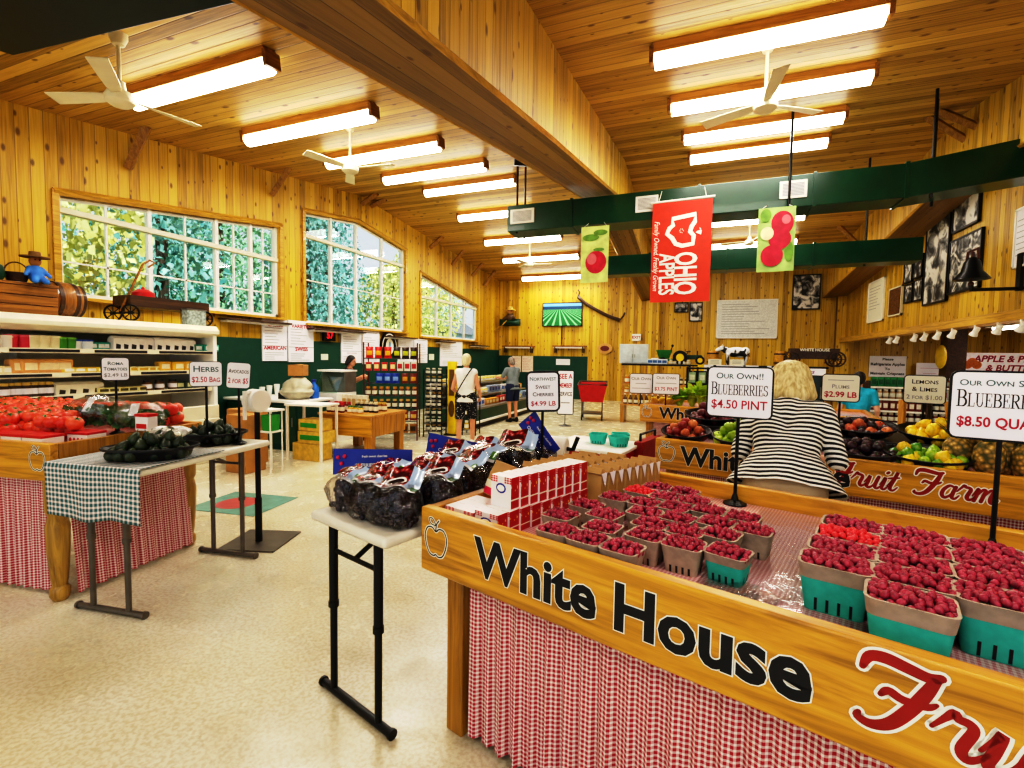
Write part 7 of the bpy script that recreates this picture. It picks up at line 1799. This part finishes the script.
# red tub with white lid, teal baskets, roll dispenser beyond the berry stand
e = thing('red_tub_table', 'red painted bin with white lid between the berry stand and fruit stand', 'bin', (-.84, 4.2, 0), R(-10))
b = MB(); b.box((0, 0, .36), (.62, .56, .72)); b.build('bin_body', M['red'], e, bevel=.01); b = MB(); b.box((0, 0, .735), (.68, .62, .03)); b.build('lid', M['white'], e, bevel=.006)
tealb = basket('berry_basket', 'p', (0, 0, 0), 0, .15, .15, .085, M['teal'], M['teal'], None)
for i, (x, y) in enumerate([(.02, .02), (.2, .12), (.21, -.05)]):
    o = tealb if i == 0 else dup(tealb); o.location = Vector((-.84, 4.2, .752))+Vector((x, y, 0)); o.rotation_euler = (0, 0, .3*i); o.scale = (1., 1., 1.); tag(o, 'empty teal pulp basket on the red bin, %s' % ['left', 'rear right', 'front right'][i], 'basket', 'empty teal baskets')
p = atz(638, 444, .8)
e = thing('red_crate', 'dark red crate beside the white-lidded bin at the fruit stand corner', 'crate', (-.42, 4.5, 0), R(-13))
b = MB(); b.box((0, 0, .39), (.08, .5, .78)); b.build('crate_body', M['darkred'], e, bevel=.008); b = MB(); b.tube([(0, -.2, .78), (0, -.2, .84), (0, .2, .84), (0, .2, .78)], .012, 6); b.build('handle', M['black'], e)
p = atz(552, 446, .93)
e = thing('bag_dispenser', 'white produce bag roll on a black stand behind the paper bags', 'dispenser', (p.x, p.y, 0))
b = MB(); b.cyl((0, .0, .01), (0, .0, .84), .016, n=8); b.build('post', M['black'], e); b = MB(); b.lathe([(0, 0), (.14, 0), (.14, .015), (0, .02)], n=18); b.build('base', M['black'], e)
b = MB(); b.tube([(-.1, 0, .92), (.1, .0, .92)], .075, 18); b.build('bag_roll', M['white'], e, bevel=.01); b = MB(); b.tube([(-.13, 0, .92), (-.1, 0, .92)], .03, 10); b.tube([(.1, 0, .92), (.14, 0, .92), (.17, .0, 1.0)], .014, 8); b.build('holder', M['black'], e)
# ------------------------------------------------------------------ side room beyond the right header
e, w, h = wallpanel('notice_sign', 'white notice on storing apples on the side room wall', 'sign', 'y', FY-.02, (869, 356, 906, 377), [('Please', .16, .15, 0, ''), ('Refrigerate Apples', .4, .17, 0, ''), ('To', .62, .15, 0, ''), ('Maintain Crispness', .84, .16, 0, '')], None, 'paper', .03)
wallpanel('notice_sign', 'white and red notice right of the apple storage notice', 'sign', 'y', FY-.3, (916, 363, 943, 384), [('', .25, .7, 2, 'rule'), ('', .5, .5, 2, 'rule'), ('', .72, .6, 3, 'rule')], None, 'paper', .03)
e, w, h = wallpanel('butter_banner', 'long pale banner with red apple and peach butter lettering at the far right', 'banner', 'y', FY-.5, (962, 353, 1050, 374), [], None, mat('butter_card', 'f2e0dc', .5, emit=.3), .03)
b = MB(); U = frame((0, -.018, 0), 0, R(90)); b.text('APPLE & PEACH', U @ Matrix.Translation((.15, h*.2, 0)), h*.42, 0, shear=.2, bold=.03); b.text('& BUTTERS', U @ Matrix.Translation((.15, -h*.24, 0)), h*.4, 0, shear=.2, bold=.03)
for k in range(3): b.ball((-w*.44+.1*k, -.018, -.05+.08*(k % 2)), (.11, .004, .11), 12, 6, 1)
b.build('lettering', [M['inkred'], C('e8863a')], e, smooth=0)
b = MB(); p = aty(952, 370, 13.5); b.box((p.x, 13.5, 1.2), (.34, .34, 2.4)); struct('trim_30', b, M['darkwood'])
e = thing('yellow_lantern', 'yellow hanging ornament left of the dark post in the side room', 'ornament', (aty(941, 356, 13.2).x, 13.2, 1.55)); b = MB(); b.ball((0, 0, .1), (.1, .1, .26), 14, 10); b.build('ornament_body', M['yellow'], e); b = MB(); b.cyl((0, 0, .34), (0, 0, .86), .006, n=5); b.build('cord', M['black'], e)
def grocery(label, x0, x1, y, zs, cols, nm, n=8, rz=0):
    e = thing('grocery_shelf', label, 'shelf unit', ((x0+x1)/2, y, 0)); W = x1-x0
    b = MB(); b.box((0, .2, zs[-1]*.5+.06), (W, .03, zs[-1]+.1)); b.build('back_panel', M['darkwood'], e)
    for s in (-1, 1): b = MB(); b.box((s*W/2, 0, zs[-1]*.5+.06), (.03, .4, zs[-1]+.1)); b.build('side_panel', M['darkwood'], e)
    for z in zs: b = MB(); b.box((0, 0, z-.015), (W-.04, .38, .03)); sh = b.build('shelf', M['black'], e); b = MB(); b.box((0, -.195, z-.015), (W-.05, .012, .04)); b.build('price_strip', M['white'], sh)
    for i, z in enumerate(zs):
        k = cols[i % len(cols)]
        row((x0+.05, y-.08, z), (x1-.05, y-.08, z), n, k[0], k[1], k[2], .8*W/n, .2, k[3], 'on %s shelf up, %s' % (ORD[i], nm))
grocery('tall dark grocery shelf under the apple storage notice', 3.35, 4.35, 12.4, [.25, .5, .75, 1.0], [('jar', '5a1c1c', 'd8d0c0', 'dark red jar'), ('box', '8a3a2a', 'e8e0d0', 'brick red box'), ('jar', 'c8a880', 'f0ece0', 'tan jar'), ('box', '188a4a', '0e5a30', 'green box')], 'left grocery shelf')
grocery('dark grocery shelf right of the first one in the side room', 4.5, 5.3, 12.6, [.25, .5, .75, 1.0], [('jar', '7a2a20', 'e8e4dc', 'red jar'), ('jar', '2a2a2c', 'd8d8d8', 'black jar'), ('box', 'd8d4c8', 'a02828', 'white box'), ('jar', 'b86a30', 'e0d8c0', 'orange jar')], 'second grocery shelf', 6)
grocery('wide grocery shelf of pale jars behind the large quart price sign', 5.9, 8.3, 15.5, [.25, .5, .75, 1.0], [('jar', 'c83a30', 'f0ece0', 'red jar'), ('jar', 'd8a040', 'f0e8d0', 'amber jar'), ('box', 'e8dcd0', 'c04050', 'pink and white box'), ('jar', '8aa86a', 'f0f0e0', 'green jar')], 'wide side room shelf', 10)
# wooden easel shelf behind the lemons
p = aty(928, 425, 6.0)
e = thing('easel_stand', 'wooden A-frame stand behind the lemon tray', 'stand', (p.x, 6.0, 0))
for x in (-.25, .25): b = MB(); b.tube([(x, -.12, 0), (x*.75, .1, 1.12)], .035, 4); b.build('leg', M['oak_leg'], e)
for z in (.45, .8): b = MB(); b.box((0, -.02, z), (.52, .22, .03)); b.build('shelf', M['pinetop'], e)
# ------------------------------------------------------------------ people
def hairmat(name, a, b_):
    t = NT(name); sp = t.n('ShaderNodeMapping', {0: t.co(), 3: (60., 60., 6.)}); v = t.n('ShaderNodeTexNoise', {'Vector': sp.outputs[0], 'Scale': 1., 'Detail': 4.}).outputs[0]
    t.link(t.ramp(v, [(.35, lin(a)), (.65, lin(b_))]), t.b.inputs['Base Color']); t.b.inputs['Roughness'].default_value = .5; t.bump(v, .6, .01); return t.mat
def stripemat(axis, pitch, a, b_):
    t = NT('striped_jersey'); d = t.n('ShaderNodeVectorMath', {0: t.co(), 1: axis}, operation='DOT_PRODUCT').outputs['Value']
    w = t.n('ShaderNodeTexNoise', {'Vector': t.co(), 'Scale': 7.}).outputs[0]
    f = t.m('FRACT', t.m('DIVIDE', t.m('ADD', d, t.m('MULTIPLY', w, .02)), pitch)); c = t.mix(t.m('LESS_THAN', f, .52), lin(b_), lin(a)); t.link(c, t.b.inputs['Base Color']); t.b.inputs['Roughness'].default_value = .8; return t.mat
def dotmat(name, a, b_, sc):
    t = NT(name); v = t.n('ShaderNodeTexVoronoi', {'Vector': t.co(), 'Scale': sc}).outputs[0]; t.link(t.mix(t.m('LESS_THAN', v, .22), lin(a), lin(b_)), t.b.inputs['Base Color']); t.b.inputs['Roughness'].default_value = .8; return t.mat
def V(*a): return Vector(a)
def hand(wr, d, side, out, sk=1.):
    """palm, four unequal curled fingers and a thumb leaving the side of the palm"""
    d = Vector(d).normalized(); n = Vector(out).normalized(); n = (n-d*n.dot(d)).normalized(); s = d.cross(n).normalized()*side
    P = []; wr = Vector(wr); kn = wr+d*.085*sk
    for q in (-.026, -.009, .009, .026): P.append(('c', wr+d*.02*sk+s*q*.6, kn+s*q, .014*sk, .0115*sk))
    for q, L in ((-.03, .06), (-.0105, .075), (.0105, .08), (.03, .07)):
        a = kn+s*q*1.05; m_ = a+(d*.8-n*.35).normalized()*L*.55*sk; e = m_+(d*.45-n*.8).normalized()*L*.5*sk
        P += [('c', a, m_, .009*sk, .008*sk), ('c', m_, e, .008*sk, .0065*sk)]
    t0 = wr+d*.03*sk+s*.024; t1 = t0+(d*.5+s*.75-n*.25).normalized()*.038*sk; t2 = t1+(d*.85+s*.1-n*.45).normalized()*.034*sk
    return P+[('c', t0, t1, .0125*sk, .0105*sk), ('c', t1, t2, .0105*sk, .008*sk)]
def person(label, loc, rz, H, skin, hair, top, bottom, shoes, lean=0., arms=None, headpitch=0., headyaw=0., sleeve=0., short=.0, stride=0., female=False, hairlen=0., hem=.93, flare=0., belly=0., width=1., group=None, bob=1.):
    k = H/1.7
    e = thing('person', label, 'person', loc, rz); e.scale = (k, k, k)
    Rl = Matrix.Translation((0, 0, .95)) @ Euler((-lean, 0, 0)).to_matrix().to_4x4() @ Matrix.Translation((0, 0, -.95))
    U = lambda x, y, z: Rl @ V(x, y, z)
    sw = (.165 if female else .19)*width; hw = .1
    legs = []; pts = []
    for s in (-1, 1):
        st = stride*s
        hip, kn, an = V(s*hw, 0, .92), V(s*(hw+.01), .02+st*.5, .49), V(s*(hw+.01), st-.02, .09)
        legs.append((hip, kn, an)); pts += [('c', hip, kn, .088 if female else .085, .056), ('c', kn, an, .055, .036), ('c', an+V(0, -.03, -.045), an+V(0, .12, -.055), .034, .028)]
    tor = [('c', U(-.05, 0, .95), U(.05, 0, .95), .12*width, .12*width), ('c', U(0, .0, .95), U(0, .0, 1.12), .125*width, .115*width), ('c', U(-.05*width, 0, 1.12), U(-.09*width, -.005, 1.32), .1, .085), ('c', U(.05*width, 0, 1.12), U(.09*width, -.005, 1.32), .1, .085), ('c', U(-sw+.02, 0, 1.385), U(sw-.02, 0, 1.385), .062, .062), ('c', U(0, -.01, 1.36), U(0, .0, 1.47), .075, .055)]
    if belly: tor.append(('e', U(0, .08, 1.08), (.14, .12, .14)))
    pts += tor+[('c', U(0, .0, 1.42), U(0, .015, 1.53), .054, .05)]
    hc = U(0, .03, 1.6); Hm = Matrix.Translation(hc) @ Euler((-lean*.6-headpitch, 0, headyaw)).to_matrix().to_4x4()
    X = lambda x, y, z: Hm @ V(x, y, z); hr = Hm.to_3x3().to_4x4()
    pts += [('e', X(0, -.005, .015), (.076, .094, .1), hr), ('e', X(0, .025, -.055), (.056, .062, .06), hr), ('c', X(0, .088, .01), X(0, .104, -.022), .011, .014), ('e', X(.077, -.005, -.01), (.012, .02, .03), hr), ('e', X(-.077, -.005, -.01), (.012, .02, .03), hr)]
    arms = arms or {}
    sl = []
    for s, key in ((-1, 'L'), (1, 'R')):
        sh = U(s*sw, 0, 1.37); el, wr, hd, out = arms.get(key, (V(s*(sw+.06), -.03, 1.1), V(s*(sw+.05), .06, .87), (0, .15, -1), (s, 0, 0)))
        el, wr = Vector(el), Vector(wr)
        pts += [('c', sh, el, .05, .04), ('c', el, wr, .04, .026)]+hand(wr, hd, s, out)
        if sleeve > 0:
            sl.append(('c', sh, sh.lerp(el, min(1, sleeve)), .064, .056))
            if sleeve > 1: sl.append(('c', el, el.lerp(wr, sleeve-1), .054, .044))
    blob(pts, 'body', skin, e, .0075, 3)
    inf = [(p[0], p[1], p[2], p[3]+.014, p[4]+.014) if p[0] == 'c' else (p[0], p[1], tuple(q+.014 for q in p[2])) for p in tor]
    if flare: inf += [('c', U(-.06, -.0, 1.0), U(-.1-flare, -.02, hem-.06), .155, .14), ('c', U(.06, -.0, 1.0), U(.1+flare, -.02, hem-.06), .155, .14), ('c', U(0, -.02, 1.0), U(0, -.05, hem-.05), .165, .17)]
    else: inf += [('c', U(-.04, 0, 1.0), U(-.05, 0, hem-.1), .125*width+.012, .125*width+.016), ('c', U(.04, 0, 1.0), U(.05, 0, hem-.1), .125*width+.012, .125*width+.016)]
    nrm = (Rl.to_3x3() @ V(0, 0, -1)); nk = Rl.to_3x3() @ V(0, .25, 1).normalized()
    blob(inf+sl, 'top', top, e, .011, 4, [(U(0, 0, hem), nrm), (U(0, 0, 1.455), nk)])
    bt = [('c', V(-.06, 0, .95), V(.06, 0, .95), .125*width+.014, .125*width+.014)]
    for hip, kn, an in legs:
        bt.append(('c', hip, kn, .1*width+.008, .078 if not short else .092))
        if not short: bt.append(('c', kn, an, .076, .062))
    cut = [(V(0, 0, short), (0, 0, -1))] if short else [(V(0, 0, .1), (0, 0, -1))]
    cut.append((U(0, 0, hem+.06 if flare else 1.02), Rl.to_3x3() @ V(0, 0, 1)))
    blob(bt, 'shorts' if short else 'trousers', bottom, e, .011, 4, cut)
    for hip, kn, an in legs: blob([('c', an+V(0, -.035, -.048), an+V(0, .13, -.055), .045, .038), ('c', an+V(0, -.02, -.02), an+V(0, -.02, .0), .045, .044)], 'shoe', shoes, e, .011, 2, [(V(0, 0, .002), (0, 0, -1))])
    hp = [('e', X(0, -.02, .03), (.09*bob, .1, .105), hr), ('e', X(0, -.055, -.02), (.082*bob, .062, .09), hr)]
    if hairlen: hp += [('c', X(-.06*bob, -.03, .0), X(-.082*bob, -.03, -.03-hairlen), .045, .04), ('c', X(.06*bob, -.03, .0), X(.082*bob, -.03, -.03-hairlen), .045, .04), ('c', X(0, -.07, 0), X(0, -.085, -.04-hairlen), .06, .055), ('c', X(-.04, -.06, 0), X(-.05*bob, -.07, -.04-hairlen), .05, .045), ('c', X(.04, -.06, 0), X(.05*bob, -.07, -.04-hairlen), .05, .045)]
    blob(hp, 'hair', hair, e, .008, 2, [(X(0, .062, .06), Hm.to_3x3() @ V(0, 1, -.55).normalized())] if True else None)
    for s in (-1, 1):
        b = MB(); b.ball(X(s*.03, .083, .012), (.011, .007, .008), 8, 6, rot=hr); b.build('eye', M['ink'], e)
        b = MB(); b.ball(X(s*.03, .088, .032), (.016, .005, .004), 8, 4, rot=hr); b.build('eyebrow', hair, e)
    b = MB(); b.ball(X(0, .083, -.055), (.022, .007, .006), 8, 5, rot=hr); b.build('mouth', C('9a4a44'), e)
    return e
BL = hairmat('hair_blond', 'b8a468', 'eadcae'); BL2 = hairmat('hair_pale_blond', 'c8b884', 'f0e6c4'); DK = hairmat('hair_dark', '120e0c', '2a201a'); GR = hairmat('hair_grey', '6a625a', 'a89c8c')
WH = mat('shirt_white', 'eeece6', .8, var=.04); GY = mat('shirt_grey', '7d878a', .8, var=.08); NV = mat('shorts_navy', '1a2344', .8); CR = mat('trousers_cream', 'd9c9ac', .8, var=.06); CY = mat('shirt_cyan', '1aa8c8', .7); BKC = mat('shirt_black', '1c1f26', .8)
# striped shopper bending over the fruit stand
ln = .5
axs = Euler((-ln, 0, 0)).to_matrix() @ V(0, 0, 1)
person('blond shopper in a striped top bending over the fruit stand, seen from behind', (.43, 2.83, 0), R(-10), 1.56, M['skin2'], BL, stripemat(tuple(axs), .026, '16161c', 'f4f2ec'), CR, M['white'], lean=ln,
       arms={'L': (V(-.25, .16, 1.07), V(-.19, .42, 1.02), (.3, .9, -.35), (-.3, 0, 1)), 'R': (V(.255, .16, 1.07), V(.2, .44, 1.03), (-.3, .9, -.35), (.3, 0, 1))}, headpitch=.1, sleeve=1.3, female=True, hairlen=.065, hem=.9, flare=.08, width=1.1, bob=1.3)
wp = person('shopper with short pale hair in a white sleeveless top and dark dotted shorts, walking away', (-3.6, 7.12, 0), R(12), 1.52, M['skin'], BL2, WH, dotmat('shorts_dotted', '15161c', 'd8d6d0', 34.), M['white'], arms={'L': (V(-.25, -.02, 1.08), V(-.22, .2, .98), (.3, .9, -.2), (-1, 0, .2)), 'R': (V(.25, -.04, 1.08), V(.24, .14, .92), (-.2, .8, -.5), (1, 0, .2))}, stride=.1, short=.52, female=True, hairlen=0., hem=.84, width=1.0)
b = MB(); b.tube(crom([(.12, .02, 1.47), (.1, -.1, 1.42), (0, -.145, 1.25), (-.13, -.135, 1.03), (-.19, -.05, .92)], 5), .011, 6); b.build('bag_strap', BKC, wp)
person('grey-haired man in a grey shirt and navy shorts leaning to the cold case', (-4.02, 10.35, 0), R(62), 1.48, M['skin'], GR, GY, NV, M['black'], lean=.1, arms={'L': (V(-.26, .16, 1.16), V(-.2, .42, 1.18), (.1, 1, .0), (-1, 0, .3)), 'R': (V(.26, .14, 1.16), V(.2, .4, 1.15), (-.1, 1, .0), (1, 0, .3))}, sleeve=.75, short=.56, belly=1, hem=.86, width=1.08, headpitch=.1)
p = aty(347, 380, 7.4)
person('clerk with dark tied hair in a black shirt working behind the deli counter, side view', (p.x, 7.4, 0), R(-75), 1.47, M['skin'], DK, BKC, BKC, M['black'], lean=.12, arms={'L': (V(-.24, .1, 1.14), V(-.12, .34, 1.22), (.2, .9, .3), (-1, 0, .2)), 'R': (V(.24, .12, 1.14), V(.14, .36, 1.25), (-.2, .9, .3), (1, 0, .2))}, sleeve=.6, female=True, hairlen=.03, hem=.86, headpitch=.15)
person('shopper in a bright cyan shirt facing away behind the small plum sign', (1.95, 7.5, 0), R(-12), 1.36, M['skin2'], DK, CY, BKC, M['white'], sleeve=.6, short=.66, hem=.86, headpitch=.35, lean=.12)
